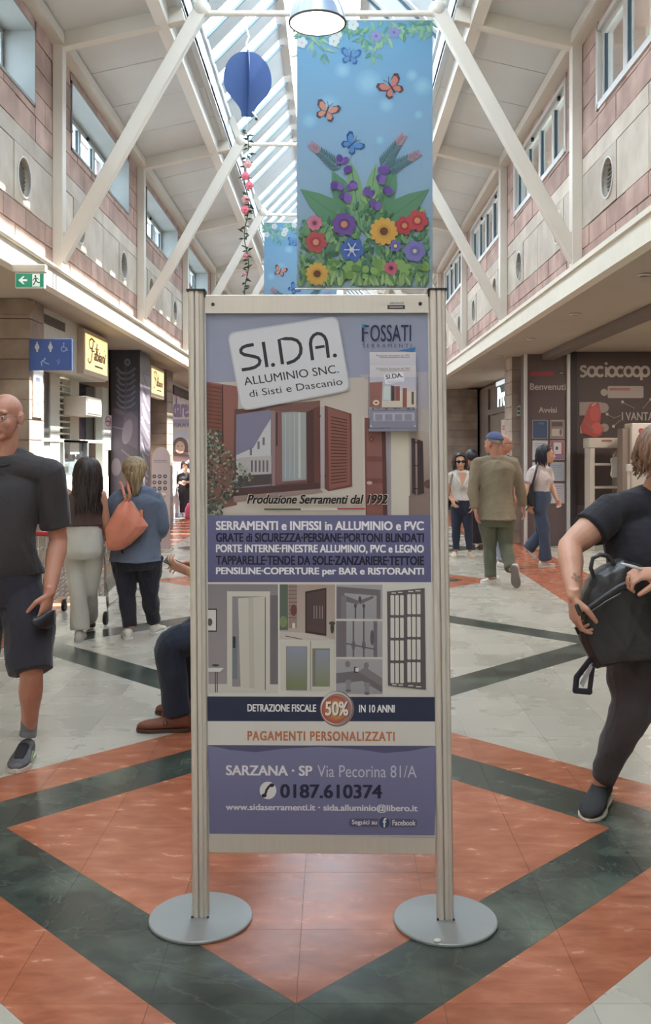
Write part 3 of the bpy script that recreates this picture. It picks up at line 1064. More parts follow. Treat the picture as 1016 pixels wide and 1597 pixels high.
# door, pillar and far shutters
A.poly([(566, 652), (576, 650), (577, 806), (568, 806)], (198, 186, 172))
A.poly([(569, 653), (600, 655), (603, 806), (571, 806)], (134, 76, 70), (122, 66, 62))
A.poly([(573, 672), (596, 673), (597, 714), (573, 713)], (146, 90, 84)); A.poly([(573, 722), (597, 722), (598, 748), (573, 748)], (142, 84, 78))
A.poly([(573, 756), (598, 756), (599, 806), (573, 806)], (140, 82, 76))
A.poly([(596, 673), (602, 674), (605, 806), (598, 806)], (96, 56, 54))
A.disc(577, 755, 4.4, 2.6, (196, 160, 140)); A.disc(580, 687, 3.6, 4.6, (112, 60, 58)); A.disc(580, 687, 1.8, 2.4, (160, 110, 102))
A.poly([(603, 668), (610, 668), (611, 806), (605, 806)], (150, 138, 150))
A.poly([(610, 668), (637, 668), (640, 806), (611, 806)], (206, 196, 176), (196, 186, 172))
A.poly([(642, 685), (648, 686), (649, 774), (643, 771)], (74, 56, 60)); A.poly([(651, 687), (660, 690), (662, 771), (652, 774)], (70, 52, 54))
for y in (692, 728, 764): A.stroke([(645, y), (653, y)], 1.4, (40, 32, 36), y == 692)
A.disc(670, 757, 9, 7, (110, 74, 70)); A.rect(638, 775, 678, 806, (138, 112, 106))
# shrub
rs = random.Random(4)
A.lay += 1
for k in range(520):
    t = rs.random()
    x = 323 + rs.random() ** 1.3 * (24 + 50 * max(0, 1 - abs(t - 0.55) * 2.6)); y = 672 + t * 132
    if x > 345 + (y - 672) * 0.9 and y < 720: continue
    s_ = rs.uniform(0.9, 2.1); c = rs.choice([(86, 92, 78), (104, 110, 92), (64, 72, 62), (134, 138, 118), (76, 88, 80), (158, 158, 142)])
    if k % 90 == 0: A.lay += 1
    A.disc(x, y, s_ * 1.4, s_, c, 6, rs.uniform(0, 3.1), False)
# slogan
A.trect('Produzione Serramenti dal 1992', 385, 772.7, 606, 788.3, (214, 198, 188), bold=0.04, slant=0.28)
A.trect('Produzione Serramenti dal 1992', 386, 773.5, 605, 787.5, (38, 32, 36), bold=0.03, slant=0.28)
A.rect(413, 795, 470, 797.6, (74, 86, 62)); A.rect(470, 795, 527, 797.4, (208, 200, 190)); A.rect(527, 794, 570, 796.6, (172, 62, 66))
# shadow under the name plate and the plate
A.round_rect([(358, 524), (529, 500), (548, 610), (384, 643)], 14, (120, 112, 124))
A.round_rect([(354.5, 520), (527, 493), (548, 611), (377, 643)], 14, (178, 178, 188))
A.round_rect([(357, 522), (525.5, 495.5), (545.5, 609), (379, 641)], 13, (198, 198, 206))
# SI.DA. in even strokes
def UV(u, v):
    """plate coordinates: u along 0..1, v down 0..1"""
    a = Vector((372, 541)).lerp(Vector((519, 516)), u); b = Vector((378, 579)).lerp(Vector((524, 557)), u)
    return a.lerp(b, v)
INK = (52, 52, 60)
def st(pts, w=5.2, up=False): A.stroke([tuple(UV(u, v)) for u, v in pts], w, INK, up)
A.lay += 1
st([(0.165, 0.04), (0.09, 0.04), (0.045, 0.08), (0.022, 0.17), (0.022, 0.28), (0.05, 0.38), (0.10, 0.45), (0.15, 0.52), (0.19, 0.60), (0.205, 0.72), (0.19, 0.86), (0.145, 0.95), (0.09, 0.98), (0.0, 0.98)])
st([(0.268, 0.0), (0.268, 1.02)])
A.disc(*UV(0.335, 0.97), 3.2, 3.2, INK, 14, 0, False)
st([(0.435, 1.0), (0.435, 0.02), (0.50, 0.02), (0.57, 0.07), (0.62, 0.17), (0.645, 0.32), (0.65, 0.5), (0.64, 0.68), (0.61, 0.83), (0.56, 0.94), (0.48, 1.0)])
st([(0.755, 1.02), (0.755, 0.38), (0.77, 0.2), (0.80, 0.08), (0.84, 0.03), (0.88, 0.08), (0.91, 0.2), (0.925, 0.38), (0.925, 1.02)])
st([(0.80, 0.56), (0.90, 0.56)], 4.4)
A.disc(*UV(0.995, 0.97), 3.2, 3.2, INK, 14, 0, False)
def plate_text(t, u0, v0, u1, v1, b=0.0):
    # same slope as the plate
    def W(u, v):
        return tuple(Vector((380, 590)).lerp(Vector((528, 570)), u) + Vector((1.8, 9.5)) * v)
    A.text(t, [W(u0, v0), W(u1, v0), W(u0, v1), W(u1, v1)], INK, bold=b)
plate_text('ALLUMINIO SNC.', 0.0, 0.0, 0.995, 1.35, 0.005)
plate_text('di Sisti e Dascanio', 0.03, 2.2, 1.01, 3.35, 0.004)
# second firm's logo
A.poly([(565, 507), (573, 507), (565, 516)], (52, 142, 186))
A.rect(565, 512, 568.4, 534, (44, 46, 86)); A.poly([(567, 508.5), (576, 508.5), (576, 511.5), (570, 511.5)], (44, 46, 86)); A.rect(568, 519, 575, 522, (44, 46, 86))
A.trect('OSSATI', 578, 508, 641.5, 534, (44, 46, 86), bold=0.012)
A.trect('SERRAMENTI', 566, 538, 642, 544, (74, 76, 112), spacing=1.5)
A.poly([(619, 549), (648, 543), (648, 549)], (48, 112, 178))
# service list
A.poly([(323.2, 806), (677, 805), (678, 909), (323.8, 910)], (100, 100, 148), (88, 88, 134))
for t, y, c in (('SERRAMENTI e INFISSI in ALLUMINIO e PVC', 815, (226, 222, 226)), ('GRATE di SICUREZZA·PERSIANE·PORTONI BLINDATI', 833.5, (36, 32, 56)),
                ('PORTE INTERNE·FINESTRE ALLUMINIO, PVC e LEGNO', 851.5, (226, 222, 226)), ('TAPPARELLE·TENDE DA SOLE·ZANZARIERE·TETTOIE', 869, (36, 32, 56)),
                ('PENSILINE·COPERTURE per BAR e RISTORANTI', 887, (226, 222, 226))):
    A.trect(t, 337.5, y, 661.5, y + 13.5, c, bold=0.034)
# product pictures
A.poly([(323.8, 910), (678, 909), (679.8, 1088), (324.9, 1088)], (206, 200, 194))
A.rect(324, 913, 434.5, 1082, (134, 124, 130), (150, 140, 144))
A.rect(422, 930, 434.5, 1070, (112, 104, 110)); A.rect(324, 1068, 434.5, 1082, (196, 188, 180))
A.rect(355, 924, 422, 1076, (196, 190, 180)); A.rect(363, 932, 415, 1072, (140, 132, 138))
A.poly([(372, 935), (414, 932), (415, 1078), (376, 1072)], (192, 186, 174)); A.rect(414, 934, 415.4, 1077, (90, 80, 82))
A.poly([(388, 935), (396, 934), (398, 1075), (390, 1074)], (180, 172, 162)); A.rect(363, 995, 371, 1060, (112, 122, 130)); A.rect(364, 994, 368, 1012, (58, 58, 64))
A.rect(324, 951, 339, 987, (48, 44, 48)); A.rect(324.5, 953, 337.5, 985, (206, 200, 196)); A.disc(328, 972, 4, 6, (90, 84, 86))
A.poly([(324, 1043), (350, 1043), (344, 1049), (324, 1049)], (206, 202, 200)); A.rect(336, 1049, 337.6, 1081, (90, 84, 88)); A.rect(339, 1049, 340.4, 1081, (90, 84, 88)); A.disc(337, 1039, 6, 1.8, (70, 62, 66))
A.rect(437, 913, 523.5, 998, (168, 146, 134), (178, 160, 150)); A.rect(437, 913, 450, 984, (92, 104, 92)); A.disc(443, 971, 6, 9, (124, 140, 92)); A.rect(451, 913, 464, 981, (150, 124, 114))
for k in range(9): A.rect(451, 916 + k * 6, 464, 917.2 + k * 6, (112, 88, 82), None, k == 0)
A.disc(459, 953, 5, 9, (116, 62, 62)); A.rect(457, 973, 461, 981, (206, 200, 194))
A.poly([(477, 924), (510, 918), (510, 993), (477, 988)], (70, 52, 54)); A.poly([(479, 927), (508, 921), (508, 989), (479, 985)], (88, 68, 68))
for x in (490, 494, 499, 503): A.rect(x, 946, x + 1.6, 966, (142, 124, 122), None, x == 490)
A.poly([(437, 986), (477, 988), (523, 998), (437, 998)], (190, 178, 170)); A.stroke([(446, 993), (472, 998)], 1.2, (90, 80, 76)); A.disc(519, 980, 3, 9, (70, 64, 56)); A.disc(519, 973, 5, 3, (84, 78, 62))
A.rect(438, 1001, 523.5, 1078, (196, 190, 178)); A.rect(447, 1009, 480, 1077, (120, 118, 108)); A.rect(448, 1010, 479, 1073, (138, 142, 168), (120, 128, 78)); A.rect(488, 1012, 515.5, 1071, (120, 118, 108)); A.rect(493, 1014, 515, 1070, (138, 142, 168), (128, 134, 92)); A.rect(484.6, 1001, 486, 1077, (140, 132, 124))
for y0_, y1_ in ((913, 966), (969.5, 1025), (1028, 1082)): A.rect(525, y0_, 597, y1_, (160, 158, 162), (150, 148, 156))
m1 = (112, 102, 112)
A.poly([(526, 916), (594, 921), (594, 966), (588, 966), (588, 930), (538, 926), (538, 966), (526, 966)], m1)
A.poly([(534, 928), (560, 938), (560, 944), (534, 938)], m1); A.poly([(560, 938), (583, 930), (583, 934), (562, 944)], m1); A.rect(533, 930, 541, 966, (126, 116, 126)); A.disc(562, 936, 2.4, 5, (84, 76, 86))
for x in (555, 568): A.rect(x - 1, 944, x + 1.2, 966, (88, 80, 90)); A.disc(x, 946, 2.4, 3.4, (88, 80, 90))
A.rect(525, 969.5, 541, 1025, m1); A.rect(583, 969.5, 589, 1025, m1)
for x in (552, 568): A.rect(x - 1.2, 969.5, x + 1.2, 1025, (96, 88, 98)); A.disc(x, 1007, 3, 8, (108, 100, 110))
A.stroke([(540, 1004), (585, 1013)], 2, (96, 88, 98)); A.disc(581, 995, 3, 12, (96, 88, 98))
A.poly([(525, 1050), (562, 1046), (597, 1066), (597, 1080), (566, 1062), (525, 1066)], m1); A.poly([(560, 1048), (570, 1040), (597, 1058), (597, 1070)], (128, 118, 124))
for x, y in ((544, 1064), (573, 1068)): A.disc(x, y, 5, 4.4, (136, 128, 134)); A.disc(x, y + 8, 3.6, 6, (136, 128, 134)); A.disc(x, y + 13, 4.4, 2.2, (108, 100, 108))
A.disc(543, 1036, 4, 5, (124, 116, 124)); A.disc(572, 1038, 4, 5, (124, 116, 124)); A.rect(553, 1040, 558, 1049, (48, 44, 50)); A.rect(555, 1041.5, 560, 1047.5, (214, 212, 212))
# the gate of bars
gc = (96, 86, 92)
A.poly([(604, 923.5), (662.5, 918), (664.5, 1075), (605.5, 1069)], gc)
for c0 in range(2):
    for r_ in range(4):
        for k in range(3):
            x = (609.5 if c0 == 0 else 635.5) + k * 7.4; y = 929 + r_ * 35 - (1.5 if c0 else 0)
            A.round_rect([(x, y), (x + 5.6, y), (x + 5.8, y + 31), (x + 0.2, y + 31)], 1.6, (204, 198, 190), c0 == 0 and r_ == 0 and k == 0)
for (x0, x1, y) in ((611, 618, 925), (621, 628, 924), (637, 645, 922.5), (648, 656, 921.5), (612, 619, 1066.5), (622, 629, 1067), (637, 645, 1068), (649, 657, 1069.5)): A.rect(x0, y, x1, y + 1.6, (206, 200, 192), None, x0 == 611)
# blue band with the badge
A.poly([(324.3, 1087), (679.8, 1086), (680.2, 1123.5), (324.6, 1125)], (44, 52, 82))
A.poly([(324.6, 1125), (680.2, 1123.5), (680.6, 1161), (324.9, 1162)], (208, 202, 196))
A.disc(526.5, 1105, 26.5, 27.5, (126, 108, 106), 40); A.disc(525.5, 1104, 24.5, 25.5, (206, 196, 190), 40); A.disc(527, 1105, 22.5, 23.5, (166, 118, 108), 40)
for k in range(10):
    A.disc(523 + k * 0.6, 1106, 20.5 - k * 1.2, 21 - k * 1.3, (186 + k * 3, 76 + k * 9, 62 + k * 1), 32)
A.trect('50%', 509, 1095, 545.5, 1116, (92, 62, 62), bold=0.035); A.trect('50%', 508, 1094, 544, 1115, (226, 216, 208), bold=0.03)
A.trect('DETRAZIONE FISCALE', 387, 1098.5, 494, 1109.5, (226, 222, 224), bold=0.03); A.trect('IN 10 ANNI', 560.5, 1098.5, 616, 1110, (226, 222, 224), bold=0.03)
A.trect('PAGAMENTI PERSONALIZZATI', 387, 1140, 616, 1154, (204, 110, 66), bold=0.035, spacing=1.15)
# address block
A.poly([(324.9, 1162), (680.6, 1161), fr[3], fr[2]], (116, 116, 160), (104, 104, 150))
A.poly([(324.9, 1162), (680.6, 1161), (640, 1169), (600, 1172.5), (560, 1167), (500, 1163.5), (440, 1167), (400, 1172.5), (360, 1169)], (84, 82, 122))
A.trect('SARZANA · SP', 353.5, 1193, 488, 1208, (216, 212, 218), bold=0.03); A.trect('Via Pecorina 81/A', 496, 1191.5, 650, 1210, (186, 184, 202), bold=-0.004)
A.disc(419, 1231, 13, 13.5, (216, 212, 216), 32)
A.stroke([(427, 1222), (421, 1224.5), (417, 1230), (415, 1236), (413, 1239)], 3.6, (48, 46, 62)); A.disc(425, 1223, 3.8, 3, (48, 46, 62)); A.disc(413, 1239, 4, 3, (48, 46, 62))
A.trect('0187.610374', 438, 1221.5, 596.5, 1242, (44, 42, 72), bold=0.03)
A.trect('www.sidaserramenti.it · sida.alluminio@libero.it', 353, 1251.5, 651.5, 1264, (206, 202, 212), bold=0.03)
A.round_rect([(545, 1273), (651, 1273), (651, 1285.5), (545, 1285.5)], 6, (84, 84, 116))
A.disc(600, 1279, 10, 10.5, (120, 122, 152), 28); A.disc(600, 1279, 8.6, 9, (52, 66, 114), 28); A.trect('f', 597.5, 1272, 603.5, 1286, (206, 206, 216), bold=0.03)
A.trect('Seguici su', 549.5, 1275, 588.5, 1284, (212, 210, 218), bold=0.02); A.trect('Facebook', 612.5, 1275, 648.5, 1283, (212, 210, 218), bold=0.02)
m_poster = print_mat('poster_sheet', 0.5, 0, 0.25)
A.build('advertising_sheet', m_poster, stand, label='printed advertising sheet with lavender ground and white name plate')
# maker's label on the top rail
lb = Sheet([SH(0.196, 1.982, 0.0146), SH(0.252, 1.982, 0.0146), SH(0.196, 1.955, 0.0146), SH(0.252, 1.955, 0.0146)], [(0, 0), (56, 0), (0, 27), (56, 27)])
lb.poly([(0, 14), (56, 14), (56, 27), (0, 27)], (52, 50, 54)); lb.trect('ELEMENTS', 6, 17, 50, 24, (190, 188, 186), bold=0.03) if False else lb.rect(6, 18, 50, 23, (150, 148, 146))
lb.trect('elementi', 8, 2, 52, 11, (110, 104, 100), bold=0.01)
lb.build('maker_label', m_print, top)

SAT = 0.86
# ---- leaflets in a clear holder on the sheet
def PS(px, py, d):
    """point on the stand's front, d off the sheet, from drawing units"""
    q = A.map((px, py), 0.0)
    return q + A.n * d
m_paper = M('coated_paper', (214, 206, 198), 0.5)
def mini(x0, y0, x1, y1, d, full, par_name, lab, depth=0.005):
    r = thing(par_name, lab, 'leaflet', tuple(PS((x0 + x1) / 2, y1, d)), 'leaflets on the poster stand')
    q = [PS(x0, y0, d), PS(x1, y0, d), PS(x1, y1, d), PS(x0, y1, d)]
    s = MB(); s.prism([tuple(p) for p in q], -A.n * depth); s.build('paper_stack', m_paper, r)
    L = Sheet([q[0], q[1], q[3], q[2]], [(0, 0), (100, 0), (0, full[1]), (100, full[1])], 0.00002, 1.1)
    H = full[1]
    L.rect(0, 0, 100, H, (196, 190, 196), (176, 176, 192))
    L.trect('Produzione Serramenti dal 1992', 14, 5, 86, 10, (96, 84, 88), slant=0.3); L.rect(22, 11.5, 60, 12.4, (90, 110, 80)); L.rect(60, 11.5, 86, 12.4, (180, 80, 80))
    if H > 60:
        L.rect(0, 26, 100, 92, (172, 172, 196), (196, 186, 176)); L.rect(0, 56, 100, 92, (200, 188, 174))
        L.poly([(0, 38), (28, 36), (26, 92), (0, 92)], (146, 96, 90)); L.rect(28, 42, 46, 78, (168, 172, 182)); L.rect(30, 46, 44, 76, (188, 196, 194)); L.poly([(46, 44), (54, 46), (54, 78), (46, 78)], (90, 60, 62)); L.rect(55, 46, 65, 78, (140, 84, 78))
        L.rect(71, 50, 80, 92, (146, 88, 82)); L.rect(90, 58, 95, 86, (90, 74, 70)); L.disc(14, 82, 7, 6, (210, 190, 160)); L.disc(14, 82, 3, 2, (110, 80, 80))
        L.round_rect([(30, 20), (72, 14), (75, 36), (34, 42)], 4, (212, 212, 222)); L.text('SI.DA.', [(34, 21), (70, 16), (35, 31), (72, 26)], (60, 60, 70), bold=0.02)
        for k in range(2): L.rect(38, 34 + k * 3 - 0, 70, 35 + k * 3, (150, 150, 170), None, k == 0)
        L.rect(0, 92, 100, H, (158, 156, 172)); L.rect(6, 93, 96, 99, (64, 60, 70)); L.trect('SERRAMENTI e INFISSI in ALLUMINIO e PVC', 8, 94.5, 94, 98, (220, 216, 220), bold=0.02)
        L.rect(8, 104, 96, 122, (206, 202, 208))
        for k in range(4): L.rect(12 + k * 21, 107, 28 + k * 21, 121, (166, 162, 176), None, k == 0)
    L.build('printed_face', m_poster, r)
    return r
mini(577, 551, 649, 590, 0.0105, (100, 54), 'leaflet_stack', 'rear stack of small leaflets showing only its top edge above the front stack')
mini(577, 572, 649, 670, 0.018, (100, 138), 'leaflet_stack', 'front stack of small printed leaflets with window picture in the clear holder')
hold = thing('leaflet_holder', 'clear plastic leaflet holder fixed to the upper right of the poster', 'holder', tuple(PS(613, 676, 0.02)))
h = MB(); q = [PS(575, 640, 0.025), PS(651.5, 640, 0.025), PS(651.5, 676, 0.025), PS(575, 676, 0.025)]
h.prism([tuple(p) for p in q], A.n * 0.0012); h.build('front_pocket', glass('holder_plastic', (244, 244, 248), 0.08, 0.08), hold)
h = MB(); q = [PS(575, 671, 0.001), PS(652, 671, 0.001), PS(652, 675, 0.001), PS(575, 675, 0.001)]
h.prism([tuple(p) for p in q], A.n * 0.0245); h.build('base_tray', M('grey_clear_plastic', (150, 150, 166), 0.25), hold)
for x in (575, 650.4):
    h = MB(); q = [PS(x, 590, 0.001), PS(x + 1.2, 590, 0.001), PS(x + 1.2, 675, 0.001), PS(x, 675, 0.001)]
    h.prism([tuple(p) for p in q], A.n * 0.0245); h.build('side_wall', glass('holder_plastic'), hold)
for x in (579, 647):
    h = MB(); c = PS(x, 667, 0.0255); h.ball(c, 0.003, 8, 6); h.build('stud', m_alu_w, hold)

gm = thing('paper_scrap', 'tiny white scrap stuck on the front rim of the right base disc', 'scrap', (0.318, 2.868, 0.011))
b = MB(); c_ = Vector((0.316, 2.878, 0.013)); b.prism([c_ + Vector(p) for p in ((-.012, -.006, 0), (-.004, -.010, 0), (.008, -.007, 0), (.012, .002, 0), (.004, .010, 0), (-.008, .007, 0))], (0, 0, 0.004)); b.build('scrap_sheet', m_paper, gm)
# ================================================================== left shops
def clad_pillar(name, label, x0, x1, y0, y1, z1=3.0, rows=15, joint=0.006, mat=None, cat='pillar', skip=0):
    """square pillar clad with stone slabs, each course a slab per face"""
    mat = mat or m_stone
    r = thing(name, label, cat, ((x0 + x1) / 2, (y0 + y1) / 2, 0))
    c = MB(); c.box((x0 + 0.02, y0 + 0.02, 0), (x1 - 0.02, y1 - 0.02, z1)); c.build('core', m_mortar, r)
    h = z1 / rows
    for k in range(rows):
        b = MB()
        ins = joint / 2
        b.box((x0, y0, k * h + ins), (x1, y1, (k + 1) * h - ins))
        b.build('stone_course', mat, r, bevel=0.003)
    return r
clad_pillar('stone_pillar', 'taupe stone pillar behind the bald man, carrying the blue restroom sign', -3.75, -3.0, 9.38, 9.85)
clad_pillar('stone_pillar', 'narrow stone pillar behind the arched grey totem on the left', -3.6, -3.08, 17.6, 18.25)
cap = thing('pillar_capital', 'chamfered stone capital where the near left pillar meets the ceiling', 'capital', (-3.3, 9.6, 2.85))
b = MB(); b.prism([(-3.75, 9.36, 2.97), (-2.94, 9.36, 2.97), (-2.94, 9.36, 2.9), (-3.0, 9.36, 2.84), (-3.75, 9.36, 2.84)], (0, 0.02, 0)); b.build('moulding', m_stone, cap)

# white notice on the sunlit side of the pillar
nb_ = thing('notice_board', 'white notice on the sunlit side of the near left pillar', 'notice', (-2.985, 9.62, 2.0))
b = MB(); b.box((-3.0, 9.46, 1.83), (-2.985, 9.76, 2.32)); b.build('board', M('white_notice', (232, 230, 224), 0.5), nb_)
L = Sheet([(-2.984, 9.48, 2.31), (-2.984, 9.74, 2.31), (-2.984, 9.48, 1.85), (-2.984, 9.74, 1.85)], [(0, 0), (26, 0), (0, 46), (26, 46)])
for k in range(3): L.rect(5, 8 + k * 12, 18, 12 + k * 12, (110, 120, 140))
L.build('printing', m_print, nb_)

# shop one
shop = thing('coffee_shop', 'white fronted shop unit beyond the blue sign with dark interior and display counter', 'shop', (-3.4, 11.5, 0))
wht = M('shop_white', (206, 206, 196), 0.55, var=0.03)
b = MB(); b.box((-3.6, 9.85, 2.41), (-3.05, 12.72, 3.0)); b.build('bulkhead', wht, shop)
b = MB(); b.box((-3.052, 9.87, 2.84), (-3.044, 10.78, 2.94)); vo = b.build('vent_slot', M('dark_slot', (84, 80, 78), 0.7), shop)
for k in range(4):
    b = MB(); b.box((-3.048, 9.88, 2.85 + k * 0.025), (-3.036, 10.77, 2.856 + k * 0.025)); b.build('fin', M('grey_louvre', (120, 116, 112)), vo)
def XB(px, X): return -X * F / (VX - px) if False else abs(X) * F / abs(VX - px)   # how far along a side wall a pixel column lies
XF_ = -3.35
def ZP(py, Y): return 1.5 + (VY - py) * Y / F
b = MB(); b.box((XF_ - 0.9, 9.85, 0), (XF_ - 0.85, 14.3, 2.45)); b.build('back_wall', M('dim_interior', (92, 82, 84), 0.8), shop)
def on_left(a, c, z0, z1, dx0, dx1, nm, mat, parent, label=None):
    b = MB(); b.box((XF_ + dx0, XB(a, XF_), z0), (XF_ + dx1, XB(c, XF_), z1)); return b.build(nm, mat, parent, label=label)
on_left(55, 77, 1.62, 2.41, -0.05, 0.0, 'dark_screen', M('grey_screen', (92, 88, 90), 0.5), shop)
on_left(55, 62, 0, 2.41, -0.06, 0.01, 'post', wht, shop)
on_left(76, 91, 0, 2.41, -0.1, 0.02, 'post', wht, shop)
on_left(107, 121, 1.45, 2.41, -0.08, 0.02, 'post', wht, shop)
on_left(158, 166, 0, 2.41, -0.08, 0.02, 'post', wht, shop)
for k in range(11):
    z = 1.62 + k * 0.074
    on_left(91, 107, z, z + 0.02, -0.12, 0.015, 'slat', wht, shop)
on_left(91, 107, 1.6, 2.41, -0.16, -0.13, 'slat_backing', M('dark_slot'), shop)
on_left(55, 166, 0.0, 1.12, -0.1, 0.03, 'counter_front', wht, shop)
on_left(60, 160, 1.60, 1.64, -0.35, 0.03, 'transom', wht, shop)
on_left(55, 92, 1.12, 1.6, -0.08, 0.0, 'side_panel', M('pale_panel', (196, 206, 206), 0.5), shop)
b = MB(); b.box((XF_ - 0.6, XB(70, XF_), 1.12), (XF_ + 0.03, XB(160, XF_), 1.16)); b.build('counter_top', wht, shop)
y1_, y2_ = XB(121, XF_), XB(158, XF_)
b = MB(); b.box((XF_ - 0.12, y1_, 1.64), (XF_ - 0.10, y2_, 2.41)); b.build('glazing', glass('shop_glass', (150, 150, 160), 0.3), shop)
box_ = thing('wall_speaker', 'beige box unit projecting from the white shop front', 'box', (-3.2, 12.2, 1.95))
b = MB(); b.box((-3.34, 11.75, 1.93), (-3.05, 12.5, 2.17)); b.build('housing', M('beige_case', (200, 190, 176), 0.5), box_, bevel=0.008)
b = MB(); b.box((-3.05, 11.78, 1.96), (-3.042, 12.47, 2.14)); b.build('front_grille', M('beige_case_dark', (186, 176, 162), 0.6), box_)
# display case with colourful goods
dc = thing('display_case', 'lit glass display case of pastries on the shop counter', 'display case', (-3.3, 12.0, 1.16))
y1_, y2_ = XB(96, XF_), XB(134, XF_)
b = MB(); b.box((XF_ - 0.1, y1_, 1.16), (XF_ - 0.05, y2_, 1.62)); b.build('back', M('case_back', (214, 200, 196), 0.5), dc)
L = Sheet([(XF_ - 0.04, y1_, 1.60), (XF_ - 0.04, y2_, 1.60), (XF_ - 0.04, y1_, 1.2), (XF_ - 0.04, y2_, 1.2)], [(0, 0), (40, 0), (0, 40), (40, 40)])
L.rect(0, 0, 40, 40, (196, 180, 176)); L.rect(1, 3, 15, 20, (150, 70, 78)); L.disc(9, 8, 4, 5, (222, 190, 190)); L.disc(7, 15, 4, 3, (196, 60, 70)); L.disc(12, 24, 5, 3, (226, 212, 200)); L.rect(1, 27, 16, 39, (110, 92, 84))
for k in range(5): L.disc(4 + k * 2.6, 29, 1.2, 2.2, (190, 172, 150))
L.rect(22, 2, 34, 22, (84, 72, 76)); L.disc(26, 28, 8, 5, (224, 206, 194)); L.rect(33, 0, 39, 40, (110, 92, 96)); L.rect(26, 0, 28.5, 18, (240, 238, 232))
L.build('goods_picture', m_print, dc)
for yy in (y1_, y2_):
    b = MB(); b.box((XF_ - 0.05, yy - 0.015, 1.16), (XF_ + 0.03, yy + 0.015, 1.62)); b.build('corner_post', m_alu_w, dc)
b = MB(); b.box((XF_ - 0.05, y1_, 1.60), (XF_ + 0.03, y2_, 1.625)); b.build('top_frame', m_alu_w, dc)
b = MB(); b.box((XF_ + 0.012, y1_, 1.16), (XF_ + 0.016, y2_, 1.6)); b.build('glass_front', m_glass, dc)
# no smoking notice
ns = thing('no_smoking_notice', 'tall white no smoking notice beside the dark pillar', 'notice', (-3.3, 14.0, 1.5))
y1_, y2_ = 13.75, 14.3
b = MB(); b.box((-3.34, y1_, 1.5), (-3.325, y2_, 2.02)); b.build('board', M('white_notice'), ns)
L = Sheet([(-3.324, y1_, 2.02), (-3.324, y2_, 2.02), (-3.324, y1_, 1.5), (-3.324, y2_, 1.5)], [(0, 0), (20, 0), (0, 44), (20, 44)])
L.rect(0, 0, 20, 44, (214, 208, 204)); L.disc(10, 8, 7, 6.4, (178, 90, 92)); L.disc(10, 8, 5.4, 5, (216, 206, 204)); L.rect(5, 7.2, 15, 9, (70, 66, 70)); L.stroke([(5, 3), (15, 13)], 1.4, (178, 90, 92))
for k in range(8): L.rect(3, 18 + k * 2.4, 17, 18.8 + k * 2.4, (170, 166, 168), None, k == 0)
L.build('printing', m_print, ns)

def lit_sign(y0, y1, z0, z1, label):
    r = thing('illuminated_sign', label, 'sign', (-3.0, (y0 + y1) / 2, z0))
    b = MB(); b.box((-3.06, y0 - 0.05, z0 - 0.06), (-2.965, y1 + 0.06, z1 + 0.05)); b.build('case', M('sign_case', (196, 178, 160), 0.5), r, bevel=0.006)
    L = Sheet([(-2.962, y0, z1), (-2.962, y1, z1), (-2.962, y0, z0), (-2.962, y1, z0)], [(0, 0), (100, 0), (0, 60), (100, 60)])
    L.rect(0, 0, 100, 60, (255, 222, 130), (250, 226, 150)); L.rect(6, 4, 94, 54, (255, 236, 158))
    ink = (92, 52, 26)
    L.stroke([(42, 9), (34, 6), (26, 5), (18, 9), (16, 16), (20, 22), (28, 22), (33, 16), (34, 8)], 3.6, ink)
    L.stroke([(33, 10), (31, 22), (28, 34), (24, 44), (17, 48), (11, 44), (14, 39)], 3.6, ink)
    L.stroke([(52, 9), (48, 22), (47, 30)], 4.4, ink); L.stroke([(40, 20), (60, 19)], 2.2, ink); L.stroke([(24, 26), (40, 25)], 2.4, ink)
    L.trect('abiani', 36, 22, 92, 40, ink, bold=0.05, slant=0.25); L.rect(40, 48, 78, 51.5, ink); L.disc(86, 17, 2, 1.6, ink)
    L.build('lit_face', m_lit, r)
    return r
lit_sign(11.35, 12.45, 2.47, 2.90, 'large glowing yellow shop sign over the white shop front')
lit_sign(15.5, 16.6, 2.44, 2.84, 'smaller looking glowing yellow sign just behind the dark pillar')
# dark decorated pillar
dp = thing('decorated_pillar', 'dark pillar wrapped in grey floral and figure print', 'pillar', (-3.13, 14.68, 0))
b = MB(); b.box((-3.35, 14.25, 0), (-2.91, 15.1, 3.0)); b.build('shaft', M('dark_wrap', (70, 68, 78), 0.35, var=0.1), dp)
b = MB(); b.box((-3.365, 14.235, 0), (-3.335, 14.265, 3.0)); b.build('edge_strip', m_black, dp)
b = MB(); b.box((-2.925, 14.235, 0), (-2.895, 14.265, 3.0)); b.build('edge_strip', M('dark_wrap'), dp)
rr = random.Random(21)
L = Sheet([(-3.33, 14.245, 2.98), (-2.93, 14.245, 2.98), (-3.33, 14.245, 0.05), (-2.93, 14.245, 0.05)], [(174, 546), (217, 546), (174, 852), (217, 852)], 0.0001)
L.rect(174, 546, 217, 640, (62, 64, 76), (82, 76, 88)); L.rect(174, 640, 217, 852, (92, 84, 96), (104, 88, 100), False)
L.disc(200, 563, 5, 6, (120, 122, 140)); L.disc(200, 563, 2.4, 3, (84, 86, 102))
for k in range(7):
    y = 575 + k * 9
    L.stroke([(196, y + 6), (189, y + 4), (182 + k % 3, y - 4)], 4.2 - k * 0.2, (116, 116, 130)); L.stroke([(198, y + 6), (206, y + 3), (213 - k % 2, y - 3)], 4.2 - k * 0.2, (104, 104, 120))
L.stroke([(197, 570), (198, 610), (196, 650)], 1.8, (96, 96, 110))
L.poly([(195, 646), (206, 640), (217, 650), (217, 700), (200, 690), (192, 670)], (112, 98, 112)); L.disc(200, 672, 8, 20, (138, 126, 138), 20, 0.2); L.disc(186, 640, 10, 4, (110, 100, 112), 16, 0.4)
